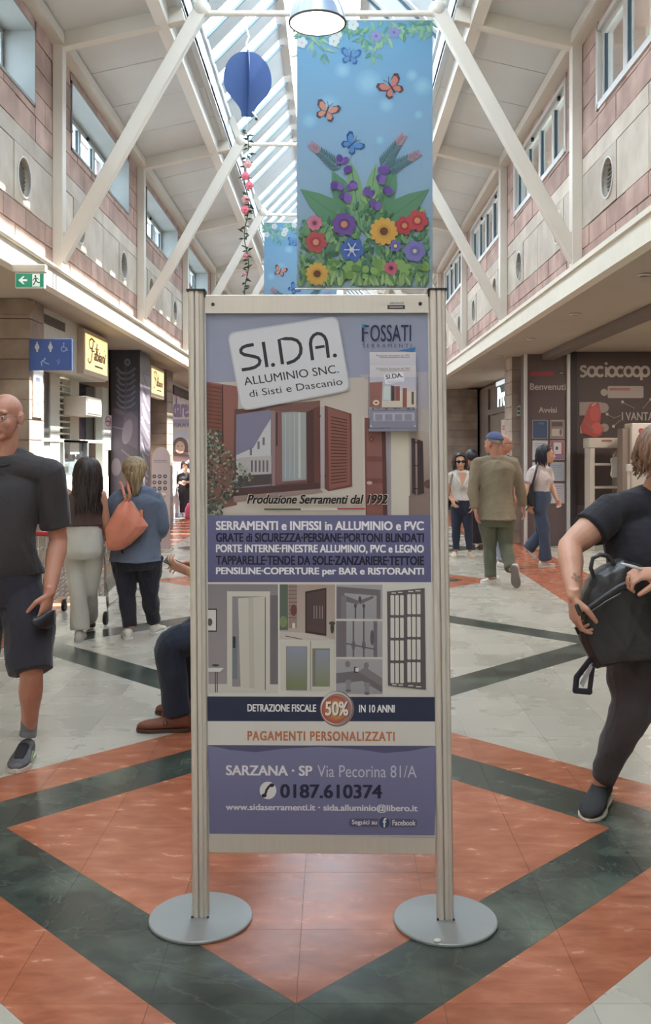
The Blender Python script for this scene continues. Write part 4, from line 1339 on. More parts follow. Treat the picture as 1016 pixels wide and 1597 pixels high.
L.disc(182, 727, 8, 14, (146, 130, 140)); L.stroke([(176, 664), (196, 668)], 1.6, (140, 130, 140)); L.stroke([(190, 700), (206, 712), (216, 730)], 2.4, (128, 114, 126)); L.disc(208, 760, 9, 30, (120, 104, 116))
L.build('figure_print', m_print, dp)
L = Sheet([(-2.905, 14.27, 2.95), (-2.905, 15.08, 2.95), (-2.905, 14.27, 0.05), (-2.905, 15.08, 0.05)], [(0, 0), (16, 0), (0, 300), (16, 300)], 0.0001)
L.rect(0, 0, 16, 30, (72, 72, 86)); L.rect(0, 30, 16, 300, (106, 96, 108), None, False)
for k in range(16):
    y = 30 + k * 11 + rr.uniform(-3, 3); L.stroke([(rr.uniform(1, 5), y), (rr.uniform(6, 10), y + 14), (rr.uniform(9, 15), y + rr.uniform(18, 30))], 2.4, rr.choice([(168, 158, 166), (74, 66, 78), (150, 138, 150)]))
L.build('side_print', m_print, dp)
# recess between pillars: dark door jamb, further shop fronts
s2 = thing('shop_recess', 'plain shop front with dark jamb between the dark pillar and the next stone pillar', 'shop', (-3.4, 16.5, 0))
b = MB(); b.box((-3.5, 15.12, 0), (-3.42, 17.58, 2.99)); b.build('wall_panel', m_stone, s2)
b = MB(); b.box((-3.42, 15.35, 0), (-3.16, 15.45, 2.42)); b.build('jamb', m_dark, s2)
# children's poster wall
pw = thing('window_poster', 'white shop window poster with purple lettering and smiling girl', 'poster', (-3.55, 22, 0))
p0, p1 = Vector((-3.50, 20.7, 0)), Vector((-3.60, 26.0, 0))
nn = (p1 - p0).normalized(); out_ = Vector((nn.y, -nn.x, 0))
b = MB(); b.prism([p0 + Vector((0, 0, 0)), p1, p1 + Vector((0, 0, 3)), p0 + Vector((0, 0, 3))], -out_ * 0.08); b.build('window_wall', M('white_board'), pw)
q = [p0 + Vector((0, 0, 2.93)) + out_ * 0.002, p1 + Vector((0, 0, 2.93)) + out_ * 0.002, p0 + Vector((0, 0, 0.1)) + out_ * 0.002, p1 + Vector((0, 0, 0.1)) + out_ * 0.002]
def pxc(p): return (VX + p.x / p.y * F, VY - (p.z - 1.5) / p.y * F)
L = Sheet(q, [pxc(p) for p in q], 0.0004, ray=True)
c4 = [pxc(p) for p in q]
L.poly([c4[0], c4[1], c4[3], c4[2]], (214, 208, 206))
L.poly([(260, 575), (320, 606), (320, 620), (268, 590)], (80, 74, 82)); L.poly([c4[0], c4[1], (310, 618), (269, 599)], (86, 80, 88)) if False else None
L.rect(268, 654, 312, 664, (150, 140, 190)); L.rect(268, 672, 312, 690, (196, 204, 226), (222, 214, 220))
L.trect('dare', 270, 622, 293, 650, (116, 84, 170), bold=0.05)
L.trect("s", 293, 630, 300, 650, (116, 84, 170), bold=0.05); L.stroke([(274, 612), (275, 622)], 1.3, (116, 84, 170)); L.stroke([(281, 612), (282, 622)], 1.3, (116, 84, 170)); L.stroke([(289, 613), (290, 622)], 1.3, (116, 84, 170))
L.trect('GRATIS', 270, 660.5, 303, 666.5, (84, 74, 120), bold=0.02)
L.poly([(268, 720), (276, 708), (288, 706), (300, 708), (310, 722), (310, 760), (268, 760)], (222, 128, 164)); L.disc(281, 697, 12.5, 15, (84, 56, 54), 24); L.poly([(269, 697), (293, 697), (295, 716), (290, 720), (272, 720), (267, 716)], (84, 56, 54)); L.disc(280.5, 698, 7.4, 10, (226, 172, 148), 24)
L.disc(277.6, 696, 1.2, 0.9, (60, 40, 44)); L.disc(283.6, 696, 1.2, 0.9, (60, 40, 44)); L.stroke([(277.5, 702.5), (280.5, 704.4), (283.5, 702.5)], 1.1, (186, 84, 88)); L.poly([(268, 722), (310, 722), (310, 800), (268, 800)], (206, 208, 212)); L.rect(268, 722, 310, 724, (120, 116, 120))
L.rect(268, 800, 310, 808, (130, 140, 190))
L.build('poster_print', m_print, pw)
b = MB(); b.prism([p0 + Vector((0, 0, 2.92)) + out_ * 0.03, p1 + Vector((0, 0, 2.92)) + out_ * 0.03, p1 + Vector((0, 0, 2.72)) + out_ * 0.03, p0 + Vector((0, 0, 2.72)) + out_ * 0.03], -out_ * 0.05); b.build('shutter_box', m_dark, pw)
b = MB(); b.box((-3.8, 26.1, 0), (-3.3, 42, 2.99)); o = b.build('distant_shopfront', M('far_shop', (176, 162, 150), 0.6, var=0.2, vscale=0.8)); tag(o, 'distant pale shop fronts beyond the purple lettered poster', 'shop front')

# arched totem
tt = thing('icon_totem', 'grey arched information totem with rows of round dark icons', 'totem', (-2.59, 14.25, 0))
def totem_pt(px, py, d=0.0): return P(px, py, 14.2 - d)
out = [totem_pt(237, 859), totem_pt(237, 716)] + [totem_pt(251 - 14 * math.cos(a), 716 - 19 * math.sin(a)) for a in [math.pi * k / 14 for k in range(1, 14)]] + [totem_pt(265, 716), totem_pt(265, 859)]
for p in out: p.z = max(p.z, 0.0)
b = MB(); b.prism(out, (0, 0.05, 0)); b.build('board', M('mauve_grey_board', (178, 162, 164), 0.5), tt)
L = Sheet([totem_pt(237, 700, .003), totem_pt(265, 700, .003), totem_pt(237, 858, .003), totem_pt(265, 858, .003)], [(237, 700), (265, 700), (237, 858), (265, 858)], 0.0002)
L.rect(240, 717.5, 260, 718.6, (120, 108, 112)); L.rect(240, 720, 261, 721, (120, 108, 112), None, False)
for r_ in range(3):
    for c_ in range(3):
        L.disc(240.8 + c_ * 8.4, 743 + r_ * 9.4, 3, 3.1, (70, 62, 68), 14, 0, False)
for r_ in range(3):
    for c_ in range(3):
        L.disc(240.8 + c_ * 8.4, 743 + r_ * 9.4, 1.5 if (r_ + c_) % 2 else 1.0, 1.2, (176, 164, 166), 10, 0, r_ + c_ == 0)
L.build('icons', m_print, tt)
b = MB(); b.box((-2.75, 14.12, 0), (-2.41, 14.34, 0.02)); b.build('foot_plate', m_alu, tt)

# round backed chair half hidden behind the woman in denim
ch = thing('tub_chair', 'round-backed brown tub chair with beige rim behind the woman in denim', 'chair', (-2.50, 12.6, 0))
cx, cy = -2.50, 12.6
b = MB(); pts = [(cx + 0.25 * math.sin(a), cy - 0.25 * math.cos(a), 0.90 - 0.0 * a) for a in [math.pi * (0.35 + 1.3 * k / 16) for k in range(17)]]
b.sm = True; b.tube(pts, 0.028, 8); b.build('rim', M('beige_leather', (206, 178, 142), 0.5), ch, smooth=True)
b = MB(); vs = []; fs = []
for k, (x, y, z) in enumerate(pts):
    for dz, sc_ in ((0.0, 1.0), (-0.3, 0.97), (-0.62, 0.86)):
        vs.append((cx + (x - cx) * sc_, cy + (y - cy) * sc_, z + dz)); vs.append((cx + (x - cx) * (sc_ - 0.16), cy + (y - cy) * (sc_ - 0.16), z + dz))
for k in range(len(pts) - 1):
    a = 6 * k; c = a + 6
    for i in (0, 2): fs += [(a + i, c + i, c + i + 2, a + i + 2), (a + i + 1, a + i + 3, c + i + 3, c + i + 1)]
    fs += [(a + 4, c + 4, c + 5, a + 5), (a, a + 1, c + 1, c)]
fs += [(0, 2, 3, 1), (2, 4, 5, 3)]; e = 6 * (len(pts) - 1); fs += [(e, e + 1, e + 3, e + 2), (e + 2, e + 3, e + 5, e + 4)]
b.add(vs, fs); b.build('backrest', M('brown_leather', (96, 62, 50), 0.5), ch, smooth=True, edge=40)
b = MB(); b.lathe([(0, 0.36), (0.24, 0.36), (0.26, 0.40), (0.25, 0.46), (0.2, 0.48), (0, 0.48)], (cx, cy, 0), 28); b.build('seat', M('brown_leather'), ch, smooth=True)
for k in range(4):
    a = math.pi / 4 + k * math.pi / 2; b = MB(); b.tube([(cx + 0.18 * math.cos(a), cy + 0.18 * math.sin(a), 0.37), (cx + 0.21 * math.cos(a), cy + 0.21 * math.sin(a), 0.012)], [0.02, 0.014], 8); b.build('leg', m_dark, ch, smooth=True)

# hanging signs on the left
ex = thing('exit_sign', 'green emergency exit sign with left arrow and running figure, under the left ledge', 'exit sign', (-2.46, 7.7, 2.82))
b = MB(); b.box((-2.572, 7.68, 2.81), (-2.335, 7.72, 2.935)); b.build('light_box', M('white_notice'), ex, bevel=0.003)
b = MB(); b.box((-2.60, 7.67, 2.937), (-2.325, 7.73, 3.0)); b.build('housing', M('grey_housing', (188, 178, 166), 0.5), ex, bevel=0.004)
L = Sheet([(-2.565, 7.678, 2.928), (-2.342, 7.678, 2.928), (-2.565, 7.678, 2.818), (-2.342, 7.678, 2.818)], [(0, 0), (44, 0), (0, 22), (44, 22)], 0.0002)
L.rect(0, 0, 44, 22, (28, 140, 104)); L.rect(26, 1, 38, 21, (226, 234, 226)); w = (232, 238, 230)
L.poly([(4, 11), (11, 4.5), (14, 4.5), (10, 9.4), (18, 9.4), (18, 12.6), (10, 12.6), (14, 17.5), (11, 17.5)], w)
g_ = (40, 84, 66); L.disc(31, 4.4, 1.5, 1.8, g_); L.stroke([(31.5, 6.5), (32, 11.5)], 3, g_); L.stroke([(32, 11.5), (29.5, 15.5), (27.5, 19)], 1.9, g_); L.stroke([(32, 11.5), (35, 14.5), (38, 15)], 1.9, g_); L.stroke([(31, 7), (28, 9.5), (27.5, 12)], 1.3, g_); L.stroke([(32, 7), (35, 8.5), (36.5, 10)], 1.3, g_)
L.build('pictogram', print_mat('lit_exit_print', 0.5, 0.35), ex)
rs_ = thing('restroom_sign', 'blue restroom sign with man, woman, wheelchair and baby changing symbols', 'sign', (-2.79, 9.4, 2.3))
Ysg = 9.36
b = MB(); b.box((-2.998, Ysg, 2.285), (-2.575, Ysg + 0.02, 2.596)); b.build('board', M('blue_enamel', (74, 98, 160), 0.4), rs_, bevel=0.002)
b = MB(); b.box((-3.0, Ysg + 0.02, 2.32), (-2.97, Ysg + 0.08, 2.56)); b.build('bracket', m_alu, rs_)
L = Sheet([(-2.993, Ysg - 0.002, 2.592), (-2.58, Ysg - 0.002, 2.592), (-2.993, Ysg - 0.002, 2.29), (-2.58, Ysg - 0.002, 2.29)], [(0, 0), (66, 0), (0, 48), (66, 48)], 0.0002)
wc = (196, 198, 200); ic = (170, 186, 214)
for x in (12, 33):
    L.disc(x, 5.4, 1.2, 1.4, wc); L.poly([(x - 1.6, 7), (x + 1.6, 7), (x + 4, 13), (x + 1.8, 16), (x + 1.2, 20), (x - 1.2, 20), (x - 1.8, 16), (x - 4, 13)], wc)
L.disc(54, 6.5, 1.1, 1.2, ic); L.stroke([(54, 8), (54, 13), (58, 13), (60, 18)], 1.3, ic); L.stroke([(52, 11), (50, 14), (51, 18), (54, 19.5), (57, 17.5), (58, 15)], 1.2, ic)
L.disc(24.5, 30.5, 1.4, 1.4, ic); L.stroke([(24, 32), (20, 34), (19, 38), (19.5, 42)], 1.7, ic); L.stroke([(22, 34), (25, 37), (31, 39)], 1.3, ic); L.stroke([(20, 34), (18, 37)], 1.2, ic)
L.stroke([(42, 33), (46, 36), (44, 40)], 1.3, (128, 146, 190)); L.stroke([(46, 31), (47.5, 34), (46, 38)], 1.3, (128, 146, 190))
L.build('symbols', m_print, rs_)

# ================================================================== right shops
YW = 14.85
cw = thing('cooperative_mural', 'dark brown wall graphic of the cooperative with white lettering and red carrier bag', 'wall graphic', (5.9, YW, 0))  # facing wall of the shop hall, with the print laid on it
b = MB(); b.box((3.70, YW, 0), (8.18, YW + 0.08, 3.035)); b.build('board', m_brown, cw)
b = MB(); b.box((3.80, YW - 0.02, 0), (8.18, YW - 0.002, 0.64)); b.build('lower_panel', M('mauve_brown', (100, 84, 84), 0.5), cw)
b = MB(); b.box((3.705, YW - 0.05, 0), (3.80, YW - 0.001, 3.035)); b.build('side_strip', M('dark_side', (58, 50, 54), 0.5), cw)
def R4(Y, x0, y0, x1, y1): return [P(x0, y0, Y), P(x1, y0, Y), P(x0, y1, Y), P(x1, y1, Y)], [(x0, y0), (x1, y0), (x0, y1), (x1, y1)]
L = Sheet(*R4(YW - 0.003, 893, 560, 1100, 790), step=0.0004)
cr_ = (188, 174, 164)
x = 904.5
for ch_ in 'sociocoop':
    wd = 12.6 if ch_ != 'i' else 5.2
    if ch_ == 's': L.stroke([(x + 10.5, 573), (x + 7, 571), (x + 3, 572), (x + 2, 575.5), (x + 5, 578), (x + 9, 580), (x + 10, 584), (x + 6, 587), (x + 1, 586)], 4.0, cr_)
    elif ch_ == 'i':
        L.rect(x + 0.8, 572, x + 4.6, 588, cr_); L.disc(x + 2.7, 567, 2.4, 2.4, cr_)
    elif ch_ == 'c': L.stroke([(x + 6.3 + 6 * math.cos(a), 579.4 - 7 * math.sin(a)) for a in [0.75 + 4.8 * k / 14 for k in range(15)]], 4.4, cr_)
    else:
        L.stroke([(x + 6.3 + 6 * math.cos(a), 579.4 - 7 * math.sin(a)) for a in [2 * math.pi * k / 20 for k in range(21)]], 4.4, cr_)
        if ch_ == 'p': L.rect(x - 1.6, 576, x + 2.4, 593, cr_)
    x += wd + 0.3
L.round_rect([(948, 602), (1004, 602), (1004, 621), (948, 621)], 3, (172, 158, 150)); L.disc(942.5, 612, 5.5, 5.5, (172, 158, 150)); L.rect(951, 605, 983, 609, (176, 106, 104))
L.rect(904, 627, 938, 648, (160, 142, 134)); L.disc(941, 636, 9, 8, (160, 142, 134)); L.disc(943, 667, 7, 6.5, (160, 142, 134)); L.rect(905, 664, 921, 676, (160, 142, 134))
L.poly([(920, 630), (934, 627), (938, 648), (936, 660), (942, 668), (938, 679), (928, 683), (908, 675), (906, 664), (912, 650)], (186, 76, 70)); L.disc(928, 645, 8, 12, (206, 84, 78)); L.disc(931, 668, 9, 9, (214, 92, 82)); L.stroke([(914, 660), (926, 672)], 4, (160, 96, 92)); L.stroke([(923, 633), (930, 629)], 2, (216, 160, 150))
L.trect('I VANTAGGI', 970, 643, 1042, 655.5, (178, 166, 158), bold=0.02)
for a, b_ in (((948, 647), (958, 652)), ((958, 652), (968, 648)), ((957, 665), (968, 655)), ((972, 628), (990, 637)), ((1003, 637), (1014, 624)), ((973, 674), (984, 664))): L.stroke([a, b_], 1.3, (140, 124, 118))
for x_, y_ in ((947, 646), (957, 665), (971, 627), (973, 675), (1015, 623)): L.disc(x_, y_, 2.4, 2.4, (184, 172, 164), 12)
L.build('wall_print', m_print, cw)

wb = thing('welcome_board', 'tall mauve brown notice board reading Benvenuti and Avvisi', 'notice board', (3.4, YW, 0))
b = MB(); b.box((2.99, YW, 0), (3.68, YW + 0.3, 3.0)); b.build('board', M('mauve_brown'), wb)
for x0, x1 in ((2.985, 3.03), (3.645, 3.70)):
    b = MB(); b.box((x0, YW - 0.05, 0), (x1, YW + 0.02, 3.0)); b.build('frame_post', m_alu_w, wb, bevel=0.005)
L = Sheet(*R4(YW - 0.003, 823, 556, 886, 850), step=0.0003)
L.rect(827, 579, 865, 586, (164, 58, 70)); L.rect(871, 579, 881, 584, (70, 62, 72)); L.rect(873, 581, 879, 582.5, (180, 172, 170))
L.trect('Benvenuti', 827, 598, 883, 608, (190, 176, 170), bold=0.02); L.trect('Avvisi', 840.5, 635, 869, 643.5, (190, 176, 170), bold=0.02)
L.build('board_print', m_print, wb)
fly = [(831, 655, 855, 684, 'blue'), (859, 655, 881, 684, 'brown photo'), (831, 687, 855, 717, 'white and blue'), (859, 687, 881, 717, 'red and white'), (831, 721, 855, 750, 'white text'), (859, 721, 881, 750, 'pale grey blue'), (831, 754, 855, 785, 'plain white'), (859, 754, 881, 785, 'grey white')]
rows_n = ['top', 'second', 'third', 'bottom']
for i, (x0, y0, x1, y1, cn) in enumerate(fly):
    r = thing('flyer', '%s notice sheet, %s row, %s column of the welcome board' % (cn, rows_n[i // 2], 'first' if i % 2 == 0 else 'second'), 'flyer', tuple(P((x0 + x1) / 2, y1, YW - 0.01)), 'notices on the welcome board')
    b = MB(); b.prism([P(x0, y0, YW - 0.012), P(x1, y0, YW - 0.012), P(x1, y1, YW - 0.012), P(x0, y1, YW - 0.012)], (0, 0.008, 0)); b.build('sleeve', m_alu_w, r)
    L = Sheet(*R4(YW - 0.014, x0 + .6, y0 + .6, x1 - .6, y1 - .6), step=0.0003)
    bgc = [(66, 84, 124), (150, 130, 124), (196, 192, 196), (176, 96, 104), (200, 196, 198), (168, 176, 190), (196, 190, 194), (186, 182, 188)][i]
    L.rect(x0 + .6, y0 + .6, x1 - .6, y1 - .6, bgc)
    if i == 0: L.rect(x0 + 10, y0 + 4, x0 + 18, y0 + 7, (96, 116, 150))
    elif i == 1: L.rect(x0 + 2, y0 + 3, x1 - 3, y0 + 10, (104, 84, 84)); L.rect(x0 + 2, y0 + 14, x1 - 3, y1 - 4, (196, 184, 172)); L.disc(x1 - 6, y1 - 10, 2, 5, (120, 104, 96))
    elif i == 3: L.rect(x0 + 5, y0 + 3, x1 - 5, y0 + 21, (206, 200, 204)); L.disc(x0 + 10, y0 + 12, 2, 3, (84, 76, 88)); L.rect(x0 + 1, y1 - 7, x1 - 2, y1 - 2, (120, 132, 176))
    else:
        for k in range(6): L.rect(x0 + 3, y0 + 4 + k * 3.6, x1 - 4 - (k % 3), y0 + 5.2 + k * 3.6, (130, 140, 168) if k < 2 else (160, 158, 166), None, k == 0)
    L.build('print', m_print, r)
clad_pillar('stone_pillar', 'pale stone pillar at the left edge of the welcome board', 2.87, 3.28, 15.25, 15.9)
clad_pillar('stone_pillar', 'broad taupe stone wall end seen behind the woman in sunglasses', 2.78, 3.56, 23.4, 24.4)
sg = thing('pillar_exit_sign', 'small pale green exit notice on the right stone pillar', 'sign', (3.02, 15.22, 2.05))
b = MB(); b.prism([P(807, 634, 15.24), P(812, 632, 15.24), P(812, 648, 15.24), P(807, 649, 15.24)], (0, -0.012, 0)); b.build('board', M('white_notice'), sg)
L = Sheet(*R4(15.226, 807.4, 635, 811.6, 647), step=0.0003); L.rect(807.4, 635, 811.6, 640, (60, 130, 104)); L.rect(807.4, 642, 811.6, 646, (60, 130, 104), None, False); L.build('print', m_print, sg)
# side shop between the stone pillars
sp = thing('side_shop', 'dim shop front with lit white lettering between the right hand stone pillars', 'shop', (3.65, 19, 0))
b = MB(); b.box((3.62, 15.9, 0), (3.7, 24.4, 2.99)); b.build('front_wall', M('dim_taupe', (112, 100, 92), 0.6, var=0.1), sp)
b = MB(); b.box((3.55, 17.5, 2.3), (3.63, 21.8, 2.42)); b.build('lintel', M('dark_taupe_trim'), sp)
b = MB(); b.box((3.58, 18.2, 2.9), (3.62, 20.9, 2.99)); b.build('light_strip', glow('strip_light', (215, 222, 226), 0.9), sp)
b = MB(); b.box((3.57, 21.9, 0), (3.63, 22.6, 2.9)); b.build('shutter', M('dark_taupe_trim'), sp)
L = Sheet([(3.60, 20.95, 2.9), (3.60, 18.0, 2.9), (3.60, 20.95, 2.4), (3.60, 18.0, 2.4)], [(0, 0), (120, 0), (0, 30), (120, 30)], 0.0008)
L.rect(0, 0, 120, 30, (44, 52, 56)); L.trect('Punto Shop', 6, 3, 150, 27, (226, 240, 240), bold=0.07) if False else L.trect('Prodo Sh', 6, 3, 118, 27, (226, 244, 244), bold=0.06)
L.build('lit_lettering', print_mat('lit_lettering_print', 0.5, 1.6), sp)
wp = thing('shop_poster', 'tall white poster with red heading in the dim right hand shop front', 'poster', (3.6, 19.4, 1.0))
b = MB(); b.box((3.575, 18.9, 0.25), (3.60, 20.2, 2.14)); b.build('board', M('white_notice'), wp)
L = Sheet([(3.573, 20.2, 2.14), (3.573, 18.9, 2.14), (3.573, 20.2, 0.25), (3.573, 18.9, 0.25)], [(0, 0), (17, 0), (0, 140), (17, 140)], 0.0006)
L.rect(0, 0, 17, 140, (206, 198, 192)); L.rect(2, 9, 11, 12, (176, 84, 88)); L.rect(2, 13, 11, 16, (176, 84, 88)); L.disc(14, 10, 1.6, 2.4, (70, 60, 64)); L.disc(14, 15, 1.6, 2, (70, 60, 64)); L.disc(10, 45, 5, 8, (120, 112, 116))
L.build('print', m_print, wp)
b = MB(); b.box((3.3, 24.45, 0), (3.5, 42, 2.99)); o = b.build('distant_shopfront', M('far_shop')); tag(o, 'run of distant shop fronts beyond the broad stone wall end', 'shop front')

# rack with shelves in front of the brown wall
rk = thing('leaflet_rack', 'tall cream metal rack frame with open shelves before the brown wall', 'rack', (4.12, 14.2, 0))
m_rk = M('cream_rack', (198, 190, 178), 0.5)
YR = 14.2
def rx(px): return (px - VX) * YR / F
for x0, x1 in ((921, 928.5), (965, 973)):
    b = MB(); b.box((rx(x0), YR, 0), (rx(x1), YR + 0.32, ZP(684, YR))); b.build('side_frame', m_rk, rk, bevel=0.006)
b = MB(); b.box((rx(919), YR - 0.01, ZP(699, YR)), (rx(976), YR + 0.33, ZP(683, YR))); b.build('header', m_rk, rk, bevel=0.01)
for y in (724, 760, 838):
    b = MB(); b.box((rx(928), YR + 0.01, ZP(y + 2, YR)), (rx(966), YR + 0.3, ZP(y - 1.5, YR))); b.build('shelf', m_rk, rk)
b = MB(); b.box((rx(927), YR + 0.02, 0), (rx(966), YR + 0.04, ZP(838, YR))); b.build('kick_panel', M('pale_green_grey', (176, 178, 166), 0.5), rk)
L = Sheet([P(938, 686, YR - 0.012), P(956, 686, YR - 0.012), P(938, 689, YR - 0.012), P(956, 689, YR - 0.012)], [(0, 0), (18, 0), (0, 3), (18, 3)]); L.rect(1, 0, 17, 3, (170, 96, 92)); L.build('header_print', m_print, rk)
bg_ = thing('hanging_bag', 'white plastic bag hanging on the side of the cream rack', 'bag', tuple(P(959, 744, 14.1)))
b = MB(); q = [(955, 714), (966, 713), (966, 744), (956, 745), (953.5, 741), (955.5, 728), (953.5, 718)]
b.prism([P(x, y, 14.12) for x, y in q], (0, 0.05, 0)); b.build('bag_body', M('white_plastic', (214, 214, 204), 0.4), bg_, bevel=0.006)
b = MB(); b.tube([P(957, 715, 14.15), P(958, 708, 14.18), P(963, 703, 14.19), P(964, 714, 14.15)], 0.006, 6); b.build('handle', M('white_plastic'), bg_, smooth=True)
for i, (x0, x1, c, nm) in enumerate(((966, 969.5, (92, 108, 110), 'dark green'), (970, 974, (190, 196, 192), 'pale'))):
    r = thing('hanging_folder', '%s folder hanging at the right side of the cream rack' % nm, 'folder', tuple(P(x0, 744, 14.1)))
    b = MB(); b.prism([P(x0, 703, 14.1), P(x1, 703, 14.1), P(x1, 743, 14.1), P(x0, 743, 14.1)], (0, 0.08, 0)); b.build('cover', M(nm.replace(' ', '_') + '_folder', c, 0.5), r)
# white display column at the right edge
dk = thing('display_stand', 'white display stand with red heading at the right behind the woman in black', 'display stand', (4.9, 13.6, 0))
YD = 13.6
b = MB(); b.box(((986 - VX) * YD / F, YD, 0), ((1046 - VX) * YD / F, YD + 0.35, ZP(660, YD))); b.build('cabinet', m_rk, dk, bevel=0.01)
b = MB(); b.box(((975 - VX) * YD / F, YD + 0.1, 0), ((986 - VX) * YD / F, YD + 0.35, ZP(668, YD))); b.build('side_column', M('taupe_metal', (140, 126, 116), 0.5), dk)
L = Sheet(*R4(YD - 0.003, 987, 661, 1045, 800), step=0.0004)
L.rect(988, 662, 1044, 799, (196, 186, 176)); L.trect('entra', 996.5, 667, 1034, 676, (164, 54, 58), bold=0.04); L.rect(993, 684, 995, 702, (176, 90, 86)); L.rect(998, 684, 1040, 706, (206, 198, 190)); L.rect(1000, 715, 1040, 745, (176, 168, 160))
L.build('print', m_print, dk)
sc_ = thing('barrier_post', 'short grey metal scanner post beside the white display stand', 'post', tuple(P(982, 850, 13.9)))
b = MB(); x_ = (981 - VX) * 13.4 / F; b.tube([(x_, 13.4, 0.0), (x_, 13.4, 1.22)], 0.02, 12, 'flat'); b.build('pole', m_alu, sc_, smooth=True, edge=40)
b = MB(); b.box((x_ - 0.03, 13.36, 1.2), (x_ + 0.03, 13.44, 1.30)); b.build('head', m_alu_w, sc_, bevel=0.006)
# downlights in the right ceiling and lamp at the right edge
for i, y in enumerate((3.4, 5.75, 8.1, 10.44, 12.8, 15.15, 17.5)):
    r = thing('downlight', 'small round ceiling downlight, %s along the right hand soffit' % ['first', 'second', 'third', 'fourth', 'fifth', 'sixth', 'seventh'][i], 'downlight', (2.66, y, 3.0), 'downlights in the right soffit')
    b = MB(); b.lathe([(0.045, -0.001), (0.062, -0.001), (0.065, -0.012), (0.045, -0.02), (0.045, -0.001)], (2.66, y, 3.0), 24); b.build('ring', m_alu_w, r, smooth=True)
    b = MB(); b.lathe([(0, -0.012), (0.044, -0.012)], (2.66, y, 3.0), 20); b.build('lens', M('dull_lens', (225, 215, 200), 0.3), r)

# the downlights give light, unseen area lights are added to brighten the shops
for y in (5.75, 8.1, 10.44, 12.8, 17.5):
    ld = bpy.data.lights.new('downlight_beam', 'SPOT'); ld.energy = 60; ld.spot_size = math.radians(130); ld.spot_blend = 0.8; ld.shadow_soft_size = 0.05; ld.color = (1.0, 0.9, 0.78)
    lo = bpy.data.objects.new('downlight_beam', ld); COL.objects.link(lo); lo.location = (2.66, y, 2.97)
for x, y in ((4.6, 12.6), (6.4, 12.6), (4.8, 9.0), (-3.75, 12.0)):
    ld = bpy.data.lights.new('shop_ceiling_light', 'AREA'); ld.energy = 40 if x > 0 else 22; ld.size = 0.6; ld.color = (1.0, 0.9, 0.8)
    lo = bpy.data.objects.new('shop_ceiling_light', ld); COL.objects.link(lo); lo.location = (x, y, 3.0 if x > 0 else 2.4)
# ================================================================== things hung in the gallery
YH = BAY0 + BAY     # second frame
lp = thing('pendant_lamp', 'large industrial pendant lamp with polished dome and bright disc', 'lamp', (-0.12, 7.2, 4.74))
lx, ly, lz = (495.5 - VX) * 7.2 / F, 7.2, 1.5 + (VY - 36) * 7.2 / F
b = MB(); b.lathe([(0.0, 0.03), (0.204, 0.02), (0.214, 0.0), (0.222, 0.004), (0.216, 0.02), (0.198, 0.09), (0.165, 0.16), (0.115, 0.215), (0.075, 0.24), (0.07, 0.30), (0.055, 0.34), (0.0, 0.345)], (lx, ly, lz), 56)
b.build('reflector_dome', M('spun_aluminium', (150, 164, 188), 0.3, 0.5), lp, smooth=True, edge=50)
b = MB(); b.lathe([(0.0, -0.002), (0.205, -0.002), (0.212, 0.004)], (lx, ly, lz), 56); b.build('light_disc', glow('lamp_light', (255, 252, 245), 9.0), lp)
b = MB(); b.lathe([(0.205, -0.006), (0.219, -0.006), (0.219, 0.006), (0.205, 0.006), (0.205, -0.006)], (lx, ly, lz), 56); b.build('rim', M('dark_rim', (84, 74, 66), 0.5), lp, smooth=True)
b = MB(); b.tube([(lx, ly, lz + 0.34), (lx, ly, 7.0)], 0.006, 6); b.build('cable', m_black, lp)
for i, y in enumerate((-0.6, 3.3)):
    lab = ['pendant lamp overhead behind the camera', 'pendant lamp overhead nearest the camera, above the frame'][i]
    c = lp.copy(); COL.objects.link(c); c['label'] = lab; c.location = (lp.location.x, y, lp.location.z)
    for chd in list(lp.children):
        d = chd.copy(); COL.objects.link(d); d.parent = c
